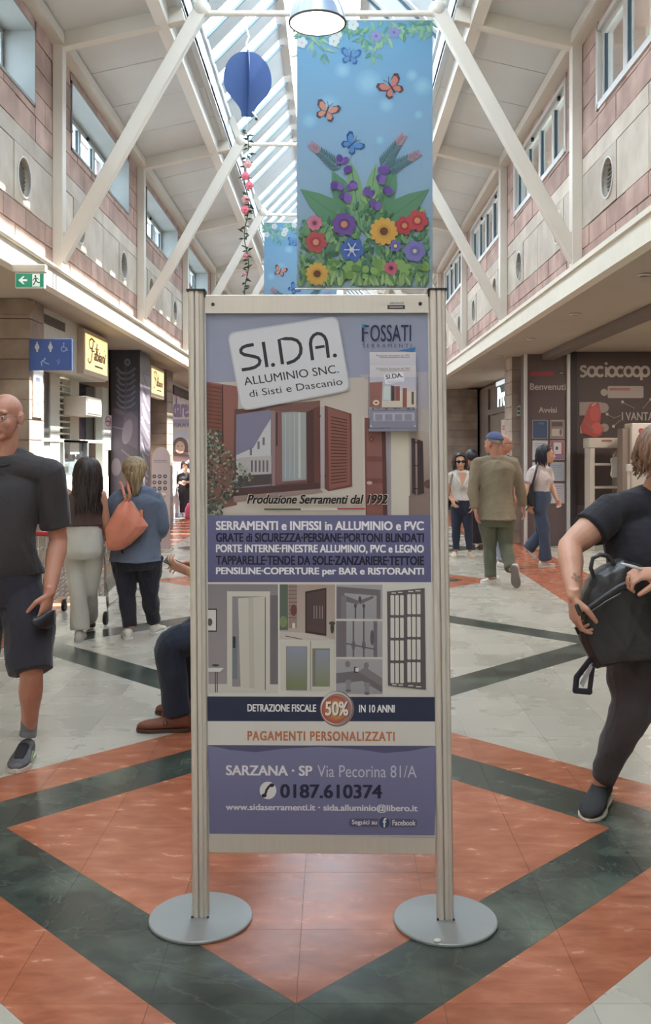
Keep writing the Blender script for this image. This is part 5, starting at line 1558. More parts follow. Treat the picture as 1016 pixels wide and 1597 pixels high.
# ---- garden banners
def banner(name, label, x0, x1, y, ztop, zbot):
    r = thing(name, label, 'banner', ((x0 + x1) / 2, y, zbot), 'garden banners hung along the gallery')
    W_, H_ = 212.0, 425.0
    b = MB(); b.box((x0, y + 0.001, zbot), (x1, y + 0.004, ztop)); b.build('cloth', M('banner_cloth', (190, 205, 215), 0.8), r)
    global SAT
    SAT = 0.74
    S = Sheet([(x0, y, ztop), (x1, y, ztop), (x0, y, zbot), (x1, y, zbot)], [(0, 0), (W_, 0), (0, H_), (W_, H_)], 0.00003, 0.66)
    rd = random.Random(12)
    S.rect(0, 0, W_, 210, (96, 166, 212), (132, 172, 204)); S.rect(0, 210, W_, H_, (132, 172, 204), (150, 178, 190), False)
    for x, y_, r_ in ((72, 80, 13), (112, 100, 22), (140, 135, 13), (196, 105, 16), (50, 135, 18), (180, 88, 10), (130, 190, 9), (20, 160, 14), (190, 150, 8)):
        for k in range(4): S.disc(x, y_, r_ * (1 - k * 0.2), r_ * (1 - k * 0.2), (118 + k * 7, 176 + k * 5, 214 + k * 2), 20)
    def leaf(x, y_, L_, a, w, c, c2=None):
        dx, dy = math.cos(a), math.sin(a)
        pts = []
        for t, k in ((0, 0), (0.2, 0.7), (0.45, 1), (0.75, 0.6), (1, 0)): pts.append((x + dx * L_ * t - dy * w * k, y_ + dy * L_ * t + dx * w * k))
        for t, k in ((0.75, 0.6), (0.45, 1), (0.2, 0.7)): pts.append((x + dx * L_ * t + dy * w * k, y_ + dy * L_ * t - dx * w * k))
        S.poly(pts, c, None, False)
    greens = [(98, 150, 96), (122, 172, 104), (84, 138, 100), (146, 188, 112), (108, 164, 120), (70, 122, 84)]
    S.lay += 1
    # leafy border along the top
    for k in range(170):
        x = rd.uniform(0, W_); lim = 26 + 10 * math.sin(x * 0.06) + (24 if 25 < x < 60 or 100 < x < 130 else 0)
        y_ = rd.uniform(0, lim)
        if k % 30 == 0: S.lay += 1
        leaf(x, y_, rd.uniform(9, 20), rd.uniform(0.3, 2.8), rd.uniform(1.6, 3.4), rd.choice([(118, 178, 150), (136, 190, 140), (104, 168, 150), (150, 196, 150), (92, 156, 130)]))
    for x, y_ in ((8, 36), (62, 24), (88, 8), (58, 34), (30, 12)):
        S.lay += 1
        for k in range(5): S.disc(x + 5 * math.cos(k * 1.26), y_ + 5 * math.sin(k * 1.26), 4.2, 4.2, (206, 212, 216), 10, 0, False)
        S.disc(x, y_, 2, 2, (196, 200, 150))
    for x, y_ in ((124, 26), (152, 20)):
        S.lay += 1
        for k in range(5): S.disc(x + 5 * math.cos(k * 1.26), y_ + 5 * math.sin(k * 1.26), 4.4, 4.4, (136, 142, 200), 10, 0, False)
        S.disc(x, y_, 2, 2, (110, 100, 170))
    def bfly(x, y_, s, rot, c, edge):
        def T(px_, py_): return (x + s * (px_ * math.cos(rot) - py_ * math.sin(rot)), y_ + s * (px_ * math.sin(rot) + py_ * math.cos(rot)))
        for col, g_ in ((edge, 1.0), (c, 0.78)):
            S.lay += 1
            for sd_ in (-1, 1):
                S.poly([T(sd_ * (0.5 + (p[0] - 0.5) * g_), p[1] * g_ - (1 - g_) * 1.0) for p in ((0.4, 0), (4, -7), (9, -10), (12, -8), (11, -3), (6, 0.5))], col, None, False)
                S.poly([T(sd_ * (0.5 + (p[0] - 0.5) * g_), p[1] * g_ + (1 - g_) * 1.0) for p in ((0.4, 0), (6, 1), (9, 4), (8, 8), (4, 8.5), (1.5, 4))], col, None, False)
        S.lay += 1; S.stroke([T(0, -5), T(0, 6)], 1.6 * s, edge, False)
        S.stroke([T(0, -5), T(-3, -10)], 0.5 * s, edge, False); S.stroke([T(0, -5), T(3, -10)], 0.5 * s, edge, False)
    bfly(84, 58, 1.35, 0.15, (88, 146, 208), (60, 104, 170)); bfly(47, 145, 1.6, 0.35, (222, 142, 112), (104, 74, 84))
    bfly(148, 107, 1.7, -0.55, (216, 118, 100), (104, 66, 74)); bfly(86, 197, 1.5, 0.8, (76, 140, 208), (48, 84, 146))
    # big leaves
    for x, y_, L_, a, w in ((100, 338, 118, -2.50, 22), (112, 338, 118, -0.64, 22), (95, 325, 96, -2.0, 20), (115, 325, 98, -1.15, 20), (90, 350, 86, -2.75, 14), (122, 350, 92, -0.42, 13), (100, 330, 110, -1.72, 15), (108, 330, 105, -1.42, 14)):
        S.lay += 1
        leaf(x, y_, L_, a, w, rd.choice([(112, 166, 116), (96, 152, 110), (128, 176, 120)])); S.lay += 1; S.stroke([(x, y_), (x + math.cos(a) * L_ * 0.92, y_ + math.sin(a) * L_ * 0.92)], 1.2, (84, 136, 96), False)
    # fern fronds with pink tips
    for x, y_, a, n_ in ((68, 235, -2.45, 12), (132, 232, -0.95, 13), (138, 240, -0.5, 12)):
        S.lay += 1
        for k in range(n_):
            t = k / n_; px_, py_ = x + math.cos(a) * 62 * t, y_ + math.sin(a) * 62 * t
            c = (84, 122, 126) if t < 0.66 else (186, 130, 138)
            for sd_ in (-1, 1): leaf(px_, py_, 17 * (1.05 - 0.6 * t), a + sd_ * 0.75, 1.9, c)
    # ground cover
    for k in range(620):
        t = rd.random() ** 0.8; x = rd.uniform(-2, W_ - 4) + 2
        top_ = 300 + 34 * abs(math.sin(x * 0.05)) - (38 if 78 < x < 140 else 0)
        y_ = top_ + (H_ - 12 - top_) * t
        if k % 40 == 0: S.lay += 1
        c = rd.choice(greens)
        L_ = rd.uniform(9, 20); a = rd.uniform(-2.5, -0.6)
        x = min(max(x, 8), W_ - 10)
        leaf(x, y_, L_ if 10 < x < W_ - 14 else 7, a, rd.uniform(2, 3.6), c)
    S.lay += 1
    for k in range(70):
        S.disc(rd.uniform(8, W_ - 8), rd.uniform(384, 414), rd.uniform(4, 7), rd.uniform(4, 7), rd.choice([(124, 170, 80), (146, 190, 96), (104, 152, 78)]), 10, 0, False)
    for k in range(60): leaf(rd.uniform(6, W_ - 6), H_ - 3, rd.uniform(12, 26), rd.uniform(-2.1, -1.0), 2.4, rd.choice([(150, 186, 112), (110, 158, 84), (168, 200, 130)]))
    def flower(x, y_, R_, n_, c, cc, w=0.36, cr2=0.28):
        S.lay += 1
        for k in range(n_):
            a = 2 * math.pi * k / n_ + 0.2
            S.disc(x + R_ * 0.58 * math.cos(a), y_ + R_ * 0.58 * math.sin(a), R_ * 0.45, R_ * w, c, 12, a, False)
        S.lay += 1; S.disc(x, y_, R_ * 0.5, R_ * 0.5, tuple(max(0, v - 14) for v in c), 14, 0, False)
        S.disc(x, y_, R_ * cr2, R_ * cr2, cc, 14)
    for x, y_ in ((70, 222), (76, 240), (64, 262), (88, 262), (78, 282), (134, 236), (128, 254), (114, 272), (140, 272), (122, 292)):
        S.lay += 1
        for k in range(4): S.disc(x + rd.uniform(-6, 6), y_ + rd.uniform(-4, 4), 6.5, 5, rd.choice([(112, 74, 164), (128, 90, 180), (98, 64, 150)]), 12, rd.uniform(0, 3), False)
    flower(74, 324, 19, 8, (118, 78, 160), (222, 140, 80)); flower(28, 322, 12, 8, (222, 116, 140), (130, 70, 84)); flower(30, 352, 17, 6, (208, 78, 82), (230, 150, 110), 0.42)
    flower(86, 364, 19, 6, (72, 108, 190), (214, 206, 214), 0.42, 0.2)
    S.lay += 1
    for k in range(6):
        a = 1.05 * k; S.stroke([(86, 364), (86 + 12 * math.cos(a), 364 + 12 * math.sin(a))], 1.8, (206, 210, 226), False)
    flower(136, 335, 22, 13, (236, 170, 62), (122, 72, 50), 0.24, 0.3); flower(168, 326, 15, 6, (206, 66, 70), (228, 140, 90), 0.42); flower(188, 318, 17, 6, (214, 72, 76), (230, 150, 96), 0.42)
    flower(154, 358, 10, 6, (116, 106, 186), (220, 206, 140)); flower(184, 366, 17, 6, (128, 120, 196), (226, 214, 150), 0.46, 0.18); flower(32, 402, 18, 13, (238, 176, 68), (120, 70, 50), 0.24, 0.32); flower(147, 393, 11, 10, (222, 96, 124), (120, 52, 70), 0.26)
    S.build('garden_print', print_mat('banner_print', 0.8, 0.0, 0.2), r)
    for z in (ztop, zbot):
        b = MB(); b.tube([(x0 - 0.01, y + 0.004, z), (x1 + 0.01, y + 0.004, z)], 0.009, 8); b.build('rod', m_alu_w, r, smooth=True)
    for xx in (x0 + 0.12, (x0 + x1) / 2, x1 - 0.12):
        b = MB(); b.tube([(xx, y + 0.004, ztop), (xx, y + 0.004, ztop + 0.07)], 0.003, 5); b.build('tie', m_alu_w, r)
    return r
banner('garden_banner', 'large garden banner with flowers and butterflies hung nearest the camera', -0.35, 0.952, YH, 5.62, 3.045)
banner('garden_banner', 'second garden banner half hidden behind the nearest one', -1.23, 0.07, YH + 2 * BAY, 5.55, 3.0)
# ---- balloon of two crossed boards
bl = thing('balloon_decoration', 'blue hot air balloon cut-out of crossed boards hanging from a white ribbon', 'decoration', ((386.5 - VX) * YH / F, YH, P(386, 182, YH).z))
bx, bz0, bz1 = (386.5 - VX) * YH / F, P(386, 182, YH).z, P(386, 80, YH).z
H_ = bz1 - bz0
prof = [(0.0, 0.0), (0.055, 0.0), (0.06, 0.05), (0.075, 0.12), (0.11, 0.2), (0.155, 0.28), (0.2, 0.37), (0.225, 0.47), (0.231, 0.58), (0.22, 0.70), (0.19, 0.82), (0.14, 0.92), (0.07, 0.985), (0.0, 1.0)]
def smooth_prof(pr, n=4):
    out = []
    for i in range(len(pr) - 1):
        p0, p1, p2, p3 = pr[max(0, i - 1)], pr[i], pr[i + 1], pr[min(len(pr) - 1, i + 2)]
        for k in range(n):
            t = k / n
            out.append(tuple(0.5 * (2 * p1[j] + (p2[j] - p0[j]) * t + (2 * p0[j] - 5 * p1[j] + 4 * p2[j] - p3[j]) * t * t + (3 * p1[j] - p0[j] - 3 * p2[j] + p3[j]) * t ** 3) for j in (0, 1)))
    out.append(pr[-1]); return out
pr = smooth_prof(prof)
m_bb = M('blue_board', (42, 76, 132), 0.55, var=0.03)
for ang, nm in ((0.18, 'main_board'), (0.18 + math.pi / 2, 'cross_board')):
    ca, sa = math.cos(ang), math.sin(ang)
    pts = [(bx + r_ * ca, YH + r_ * sa, bz0 + h * H_) for r_, h in pr] + [(bx - r_ * ca, YH - r_ * sa, bz0 + h * H_) for r_, h in reversed(pr[:-1])][0:-1]
    b = MB(); b.prism(pts, (-sa * 0.006, ca * 0.006, 0)); b.build(nm, m_bb, bl)
b = MB(); b.tube([(bx, YH - 0.02, bz1), (bx - 0.012, YH, bz1 + 0.08), (bx + 0.014, YH, bz1 + 0.14), (bx - 0.01, YH, bz1 + 0.22), (bx, YH, 5.68)], 0.010, 6, flat=((0, 1, 0), 0.3)); b.build('ribbon', M('white_ribbon', (240, 240, 236), 0.4), bl, smooth=True)
b = MB(); b.tube([(bx + 0.05, YH, bz0 + 0.04), (bx + 0.1, YH - 0.02, bz0 - 0.03)], [0.012, 0.006], 6); b.build('tail', M('white_ribbon'), bl)
b = MB(); b.ball((bx + 0.085, YH - 0.02, bz0 - 0.028), 0.016, 8, 6); b.build('tail_knot', m_black, bl)
# ---- flower garland
gd = thing('flower_garland', 'hanging artificial garland of green leaves and pink roses', 'garland', (bx, YH, 4.5))
zt, zb = P(386, 207, YH).z, 2.75
rg = random.Random(9)
path = []
n_ = 40
for k in range(n_ + 1):
    z = zt + (zb - zt) * k / n_
    path.append((bx - 0.012 + 0.02 * math.sin(k * 0.5) + (k / n_) * 0.0, YH + 0.01 * math.cos(k * 0.7), z))
b = MB(); b.tube(path, 0.005, 5); b.build('stem', M('dark_green_stem', (52, 76, 58), 0.6), gd)
b = MB(); b.tube([path[0], (bx, YH, bz0)], 0.002, 4); b.build('string', M('white_ribbon'), gd)
m_leaf = M('garland_leaf', (52, 82, 62), 0.55, var=0.3, vscale=20)
lf = MB()
for k in range(96):
    p = Vector(path[min(n_, int(k / 96 * n_))]); a = rg.uniform(0, 6.28); d = Vector((math.cos(a), math.sin(a) * 0.8, rg.uniform(-0.5, 0.5))).normalized(); L_ = rg.uniform(0.045, 0.085)
    s_ = d.cross(Vector((0, 0, 1))).normalized() * 0.016; up_ = Vector((0, 0, 0.012))
    q = p + Vector((0, 0, rg.uniform(-0.03, 0.03)))
    lf.add([q, q + d * L_ * 0.45 + s_ + up_, q + d * L_, q + d * L_ * 0.45 - s_ + up_, q + d * L_ * 0.5 - up_ * 0.4], [(0, 1, 4), (1, 2, 4), (2, 3, 4), (3, 0, 4)])
o = lf.build('leaves', m_leaf, gd); o['kind'] = 'stuff'
m_rose = M('pink_rose', (226, 120, 138), 0.6, var=0.15, vscale=30); m_rose2 = M('pale_rose', (232, 170, 172), 0.6, var=0.1)
for k, py in enumerate((258, 276, 291, 312, 328, 400, 428)):
    p = Vector((bx + rg.uniform(-0.03, 0.03), YH - 0.03, P(386, py, YH).z)); R_ = 0.038 if k < 5 else 0.02
    b = MB()
    for q in range(6):
        a = q * 1.047; b.ball(p + Vector((math.cos(a) * R_ * 0.55, -0.004, math.sin(a) * R_ * 0.55)), (R_ * 0.55, R_ * 0.4, R_ * 0.55), 8, 6)
    b.ball(p + Vector((0, -0.012, 0)), R_ * 0.5, 8, 6); b.build('rose', m_rose if k % 3 else m_rose2, gd, smooth=True)
# ================================================================== people
JOBS = []
def organic(mb, name, mats, parent, voxel, smooth=4, wrinkle=0.0, wfreq=14.0, wdir=(1, 1, 0.35), paint=None, label=None):
    """fuse the shapes in mb into one continuous skin"""
    o = mb.build(name, mats, parent, smooth=True, label=label)
    JOBS.append((o, voxel, smooth, wrinkle, wfreq, wdir))
    return o
def run_jobs():
    for o, vx, sm, *_ in JOBS:
        r = o.modifiers.new('fuse', 'REMESH'); r.mode = 'VOXEL'; r.voxel_size = vx; r.adaptivity = 0.0; r.use_smooth_shade = True
        if sm:
            s_ = o.modifiers.new('soft', 'SMOOTH'); s_.factor = 0.5; s_.iterations = sm
    dg = bpy.context.evaluated_depsgraph_get()
    made = []
    for o, *_ in JOBS: made.append(bpy.data.meshes.new_from_object(o.evaluated_get(dg)))
    for (o, vx, sm, wr, wf, wd), me in zip(JOBS, made):
        o.modifiers.clear(); old = o.data; mats = list(old.materials)
        o.data = me; me.name = o.name
        me.materials.clear()
        for m in mats: me.materials.append(m)
        n = len(me.vertices)
        if wr and n:
            co = np.empty(n * 3); me.vertices.foreach_get('co', co); co = co.reshape(-1, 3)
            no_ = np.empty(n * 3); me.vertex_normals.foreach_get('vector', no_); no_ = no_.reshape(-1, 3)
            h = np.zeros(n); rng = np.random.default_rng(len(me.vertices) % 97)
            warp = np.sin(co @ rng.normal(0, 1, 3) * 9 + 1.0)
            for k in range(9):
                d = rng.normal(0, 1, 3) * np.array(wd); d /= np.linalg.norm(d)
                f_ = wf * rng.uniform(0.6, 2.6)
                v = np.sin((co @ d) * f_ + rng.uniform(0, 6.28) + 1.2 * warp)
                h += (1 - np.abs(v)) ** 2 * rng.uniform(0.5, 1.0) / (f_ / wf) ** 0.7
            h -= h.mean()
            co += no_ * (h * wr)[:, None]
            me.vertices.foreach_set('co', co.ravel())
        me.polygons.foreach_set('use_smooth', [True] * len(me.polygons))
        me.update()

def rotm(yaw, pitch=0.0, roll=0.0):
    """yaw 0 faces the camera (-Y); local x = the figure's left when seen from the front, y = forward, z = up"""
    f = Vector((math.sin(yaw), -math.cos(yaw), 0)); x = Vector((-math.cos(yaw), -math.sin(yaw), 0)) ; x = f.cross(Vector((0, 0, 1)))
    m = Matrix((x, f, Vector((0, 0, 1)))).transposed()
    return m @ Matrix.Rotation(-pitch, 3, 'X') @ Matrix.Rotation(roll, 3, 'Y')

def skin(name, c, rough=0.5):
    m = M(name, c, rough, var=0.07, vscale=14)
    b = [n for n in m.node_tree.nodes if n.type == 'BSDF_PRINCIPLED'][0]
    b.inputs['Subsurface Weight'].default_value = 0.08
    b.inputs['Subsurface Radius'].default_value = (0.012, 0.005, 0.003)
    return m
def cloth(name, c=None, rough=0.85, weave=220):
    return M(name, c, rough, var=0.10, vscale=5, bump=0.25, bscale=weave, spec=0.25, sheen=0.15)

def head_shapes(mb, c, R, s=1.0, nose=1.0, jaw=1.0, ears=True):
    def B(p, r): mb.ball(c + R @ (Vector(p) * s), tuple(v * s for v in r), 18, 12, R)
    B((0, -0.012, 0.03), (0.076, 0.096, 0.086)); B((0, 0.018, -0.02), (0.066, 0.078, 0.085))
    B((0, 0.030, -0.055), (0.054 * jaw, 0.060, 0.056)); B((0, 0.058, -0.096), (0.030 * jaw, 0.030, 0.021)); B((0, 0.02, -0.085), (0.046 * jaw, 0.055, 0.03))
    for sx in (-1, 1):
        B((sx * 0.030, 0.082, 0.022), (0.027, 0.014, 0.010)); B((sx * 0.040, 0.066, -0.032), (0.024, 0.022, 0.026))
        B((sx * 0.031, 0.076, -0.004), (0.016, 0.014, 0.010))
        B((sx * 0.0115, 0.102, -0.036), (0.009, 0.011, 0.008))
        if ears:
            B((sx * 0.079, -0.012, -0.008), (0.010, 0.019, 0.031)); B((sx * 0.086, -0.02, 0.004), (0.006, 0.014, 0.02))
    mb.tube([c + R @ (Vector(p) * s) for p in ((0, 0.090, 0.012), (0, 0.102, -0.008), (0, 0.114 * nose, -0.028), (0, 0.106, -0.038))], [0.009 * s, 0.010 * s, 0.013 * s, 0.011 * s], 12)
    B((0, 0.092, -0.062), (0.024, 0.013, 0.0065)); B((0, 0.090, -0.074), (0.021, 0.013, 0.0075)); B((0, 0.084, -0.052), (0.020, 0.012, 0.010))

def face_parts(parent, c, R, s=1.0, lip=(176, 108, 98), brow=(110, 92, 80), eye=True, browlift=0.0):
    def W(p): return c + R @ (Vector(p) * s)
    for sx in (-1, 1):
        if eye:
            e = MB(); e.cur = 0; e.ball(W((sx * 0.031, 0.0795, -0.003)), 0.0118 * s, 14, 10)
            e.cur = 1; e.ball(W((sx * 0.031, 0.0885, -0.003)), (0.0052 * s, 0.0038 * s, 0.0052 * s), 10, 8, R)
            e.build('eye', [M('eye_white', (214, 208, 204), 0.3), M('eye_dark', (52, 40, 36), 0.2)], parent, smooth=True)
            l = MB(); l.tube([W((sx * (0.031 + 0.017 * math.cos(a)), 0.0905 - 0.008 * abs(math.cos(a)), -0.001 + 0.0085 * math.sin(a))) for a in [math.pi * k / 8 for k in range(9)]], 0.0024 * s, 6)
            l.tube([W((sx * (0.031 + 0.016 * math.cos(a)), 0.0895 - 0.008 * abs(math.cos(a)), -0.004 - 0.0075 * math.sin(a))) for a in [math.pi * k / 8 for k in range(9)]], 0.0022 * s, 6)
            l.build('eyelid', M('lid_skin', (168, 116, 98), 0.5), parent, smooth=True)
        b = MB(); b.tube([W((sx * 0.014, 0.0975, 0.021 + browlift)), W((sx * 0.030, 0.0965, 0.027 + browlift)), W((sx * 0.048, 0.0835, 0.021 + browlift))], [0.0035 * s, 0.0042 * s, 0.0022 * s], 6, flat=(R @ Vector((0, 1, 0)), 0.5))
        b.build('eyebrow', M('brow_%d' % brow[0], brow, 0.8), parent, smooth=True)
    l = MB(); l.tube([W((-0.023, 0.0965, -0.068)), W((-0.010, 0.1035, -0.065)), W((0, 0.1045, -0.067)), W((0.010, 0.1035, -0.065)), W((0.023, 0.0965, -0.068))], [0.002 * s, 0.0038 * s, 0.0036 * s, 0.0038 * s, 0.002 * s], 8)
    l.tube([W((-0.018, 0.0975, -0.071)), W((0, 0.1025, -0.0745)), W((0.018, 0.0975, -0.071))], [0.002 * s, 0.0048 * s, 0.002 * s], 8)
    l.build('lips', M('lip_%d' % lip[0], lip, 0.45), parent, smooth=True)

def hand_shapes(mb, wrist, d, palm, side, s=1.0, curl=(0.35, 0.4, 0.45, 0.5), thumb=0.3, spread=0.05):
    """d: direction of the fingers, palm: normal the palm faces, side: direction of the thumb"""
    d = Vector(d).normalized(); palm = Vector(palm); palm = (palm - d * palm.dot(d)).normalized(); t = Vector(side); t = (t - d * t.dot(d) - palm * t.dot(palm)).normalized()
    wrist = Vector(wrist)
    mb.loft([(wrist - d * 0.03 * s, t * 0.026 * s, palm * 0.019 * s), (wrist, t * 0.027 * s, palm * 0.018 * s), (wrist + d * 0.035 * s, t * 0.036 * s, palm * 0.018 * s), (wrist + d * 0.075 * s, t * 0.041 * s, palm * 0.015 * s), (wrist + d * 0.092 * s, t * 0.038 * s, palm * 0.011 * s)], 18)
    mb.ball(wrist + d * 0.04 * s + t * 0.022 * s + palm * 0.01 * s, (0.018 * s,) * 3, 10, 8)
    L = (0.074, 0.084, 0.078, 0.060)
    for i in range(4):
        off = (0.030 - i * 0.0205) * s
        base = wrist + d * (0.088 - abs(i - 1.2) * 0.004) * s + t * off
        dd = (d + t * (1.5 - i) * spread).normalized()
        a = curl[i]; p = base; pts = [p - dd * 0.012 * s]
        pts.append(p)
        ang = 0.0
        for seg, q in ((0.46, 0.6), (0.30, 1.0), (0.24, 0.8)):
            ang += a * q
            p = p + (dd * math.cos(ang) + palm * math.sin(ang)) * L[i] * seg * s; pts.append(p)
        r = (0.0092, 0.0092, 0.0086, 0.0078, 0.0066)
        mb.tube(pts, [v * s * (0.88 if i == 3 else 1.0) for v in r], 10)
    b0 = wrist + d * 0.018 * s + t * 0.022 * s
    td = (d * (1 - thumb * 0.5) * 0.75 + t * 0.62 + palm * (0.25 + thumb * 0.6)).normalized()
    td2 = (d * 0.9 + t * (0.25 - thumb * 0.5) + palm * (0.3 + thumb * 0.7)).normalized()
    p1 = b0 + td * 0.045 * s; p2 = p1 + td2 * 0.034 * s; p3 = p2 + td2 * 0.024 * s
    mb.tube([b0, p1, p2, p3], [0.0145 * s, 0.012 * s, 0.0105 * s, 0.0085 * s], 10)
    return p3

def limb(mb, pts, rad, n=16, cap='round', k=4, flat=None):
    """smoothly interpolated tapering limb"""
    P_ = [Vector(p) for p in pts]; out = []; rr_ = []
    m = len(P_)
    for i in range(m - 1):
        p0, p1, p2, p3 = P_[max(0, i - 1)], P_[i], P_[i + 1], P_[min(m - 1, i + 2)]
        for q in range(k):
            t = q / k
            out.append(p1.lerp(p2, t) * 0.75 + 0.25 * (0.5 * (2 * p1 + (p2 - p0) * t + (2 * p0 - 5 * p1 + 4 * p2 - p3) * t * t + (3 * p1 - p0 - 3 * p2 + p3) * t ** 3)))
            tt = t * t * (3 - 2 * t); rr_.append(rad[i] * (1 - tt) + rad[i + 1] * tt)
    out.append(P_[-1]); rr_.append(rad[-1])
    mb.tube(out, rr_, n, cap, flat)

def arm_pts(sh, el, wr):
    sh, el, wr = Vector(sh), Vector(el), Vector(wr)
    return [sh, sh.lerp(el, 0.3), sh.lerp(el, 0.65), el, el.lerp(wr, 0.25), el.lerp(wr, 0.65), wr]
AR = (0.056, 0.052, 0.046, 0.040, 0.043, 0.034, 0.026)
def leg_pts(hp, kn, an):
    hp, kn, an = Vector(hp), Vector(kn), Vector(an)
    return [hp, hp.lerp(kn, 0.3), hp.lerp(kn, 0.7), kn, kn.lerp(an, 0.28), kn.lerp(an, 0.7), an]
LR = (0.090, 0.084, 0.066, 0.054, 0.057, 0.042, 0.034)

def torso(mb, hips, sh, yaw, w=1.0, d=1.0, grow=0.0, top=1.0, low=-0.09, belly=0.0, seat=0.02, zhem=None):
    """hips, sh: mid points; w, d scale width and depth"""
    hips, sh = Vector(hips), Vector(sh)
    f = Vector((math.sin(yaw), -math.cos(yaw), 0)); s = f.cross(Vector((0, 0, 1)))
    up = (sh - hips)
    def S(t, hw, hd, off=0.0, z=0.0):
        return (hips + up * t + f * off + Vector((0, 0, z)), s * (hw * w + grow), f * (hd * d + grow))
    secs = []
    hz = zhem if zhem is not None else -1.0
    if zhem is not None: secs.append(S(0, 0.176 - max(0, hz) * 0.15, 0.136 - max(0, hz) * 0.2, -seat * (0.9 if hz < 0.05 else 0.2), zhem))
    else: secs.append(S(0, 0.120, 0.09, -seat, low))
    if hz < -0.005: secs.append(S(0.0, 0.165, 0.118, -seat))
    if hz < 0.2 * up.length: secs.append(S(0.24, 0.152, 0.105, belly * 0.8))
    secs += [S(0.45, 0.140, 0.100, belly), S(0.70, 0.158, 0.112, 0.012), S(0.88, 0.170, 0.100, 0.0), S(0.97, 0.150, 0.078, -0.012), S(1.04, 0.085, 0.06, -0.012)]
    if top < 1.0: secs = secs[:-1]
    mb.loft(secs, 28)

def shoe(parent, heel, toe, col, sole=(210, 206, 196), w=0.045, name='shoe', h=0.085, lift_heel=0.0, laces=None, flatsole=0.022, voxel=0.005, pitch_up=None):
    """low shoe from heel to toe (points on the sole)"""
    heel, toe = Vector(heel), Vector(toe)
    f = (toe - heel); L = f.length; f.normalize(); s = f.cross(Vector((0, 0, 1)))
    s = s.normalized() if s.length > 0.1 else Vector((1, 0, 0)); u = s.cross(f).normalized()
    def S(t, hw, z0, z1): return (heel + f * (L * t) + u * ((z0 + z1) / 2), s * hw, u * ((z1 - z0) / 2))
    b = MB()
    b.loft([S(0.0, w * 0.35, 0.02, h * 0.7), S(0.05, w * 0.68, 0.015, h), S(0.2, w * 0.80, 0.013, h * 1.03), S(0.42, w * 0.82, 0.012, h * 0.9), S(0.65, w * 1.0, 0.012, h * 0.66), S(0.85, w * 0.92, 0.012, h * 0.56), S(0.96, w * 0.6, 0.014, h * 0.45), S(1.0, w * 0.25, 0.018, h * 0.32)], 20, 0.85)
    o = organic(b, name, [col] if not isinstance(col, tuple) else [M('shoe_%d_%d_%d' % col, col, 0.55, var=0.08)], parent, voxel, 2)
    b = MB()
    prof = [(0.0, 0.30), (0.03, 0.6), (0.12, 0.80), (0.3, 0.80), (0.45, 0.78), (0.62, 0.98), (0.78, 1.02), (0.9, 0.82), (0.97, 0.5), (1.012, 0.12)]
    out = [heel + f * (L * t) + s * (w * q * 1.06) for t, q in prof] + [heel + f * (L * t) - s * (w * q * 1.06) for t, q in reversed(prof)]
    b.prism(out, u * flatsole)
    so = b.build('sole', M('sole_%d_%d_%d' % sole, sole, 0.6), o, bevel=0.003)
    if laces is not None:
        for k in range(4):
            t = 0.40 + 0.07 * k; z = h * (0.95 - 0.09 * k)
            l = MB(); l.tube([heel + f * (L * t) + s * (w * 0.42) + u * (z - 0.006), heel + f * (L * (t + 0.012)) + u * (z + 0.004), heel + f * (L * t) - s * (w * 0.42) + u * (z - 0.006)], 0.0032, 6)
            l.build('lace', M('lace_%d' % laces[0], laces, 0.7), o, smooth=True)
    return o

def hair_cap(mb, c, R, s=1.0, front=0.95, side=1.55, back=2.1, thick=1.12, dz=0.0):
    """rounded shell over the skull down to a hairline"""
    nu, nv = 28, 10
    cc = c + R @ (Vector((0, -0.014, 0.028 + dz)) * s); rx_, ry_, rz_ = 0.080 * s, 0.100 * s, 0.090 * s
    vs = []
    for lay, k in ((0, thick), (1, 0.92)):
        for j in range(nv + 1):
            for i in range(nu):
                a = 2 * math.pi * i / nu
                fy = math.cos(a)     # +1 in front
                lim = side + (front - side) * max(0, fy) ** 1.2 + (back - side) * max(0, -fy) ** 0.8
                ph = lim * j / nv
                vs.append(cc + R @ Vector((rx_ * k * math.sin(ph) * math.sin(a), ry_ * k * math.sin(ph) * math.cos(a), rz_ * k * math.cos(ph))))
    fs = []; O = (nv + 1) * nu
    for j in range(nv):
        for i in range(nu):
            a, b_ = j * nu + i, j * nu + (i + 1) % nu
            fs.append((a, b_, b_ + nu, a + nu)); fs.append((O + a, O + a + nu, O + b_ + nu, O + b_))
    for i in range(nu):
        a, b_ = nv * nu + i, nv * nu + (i + 1) % nu; fs.append((a, b_, O + b_, O + a))
    mb.add(vs, fs)
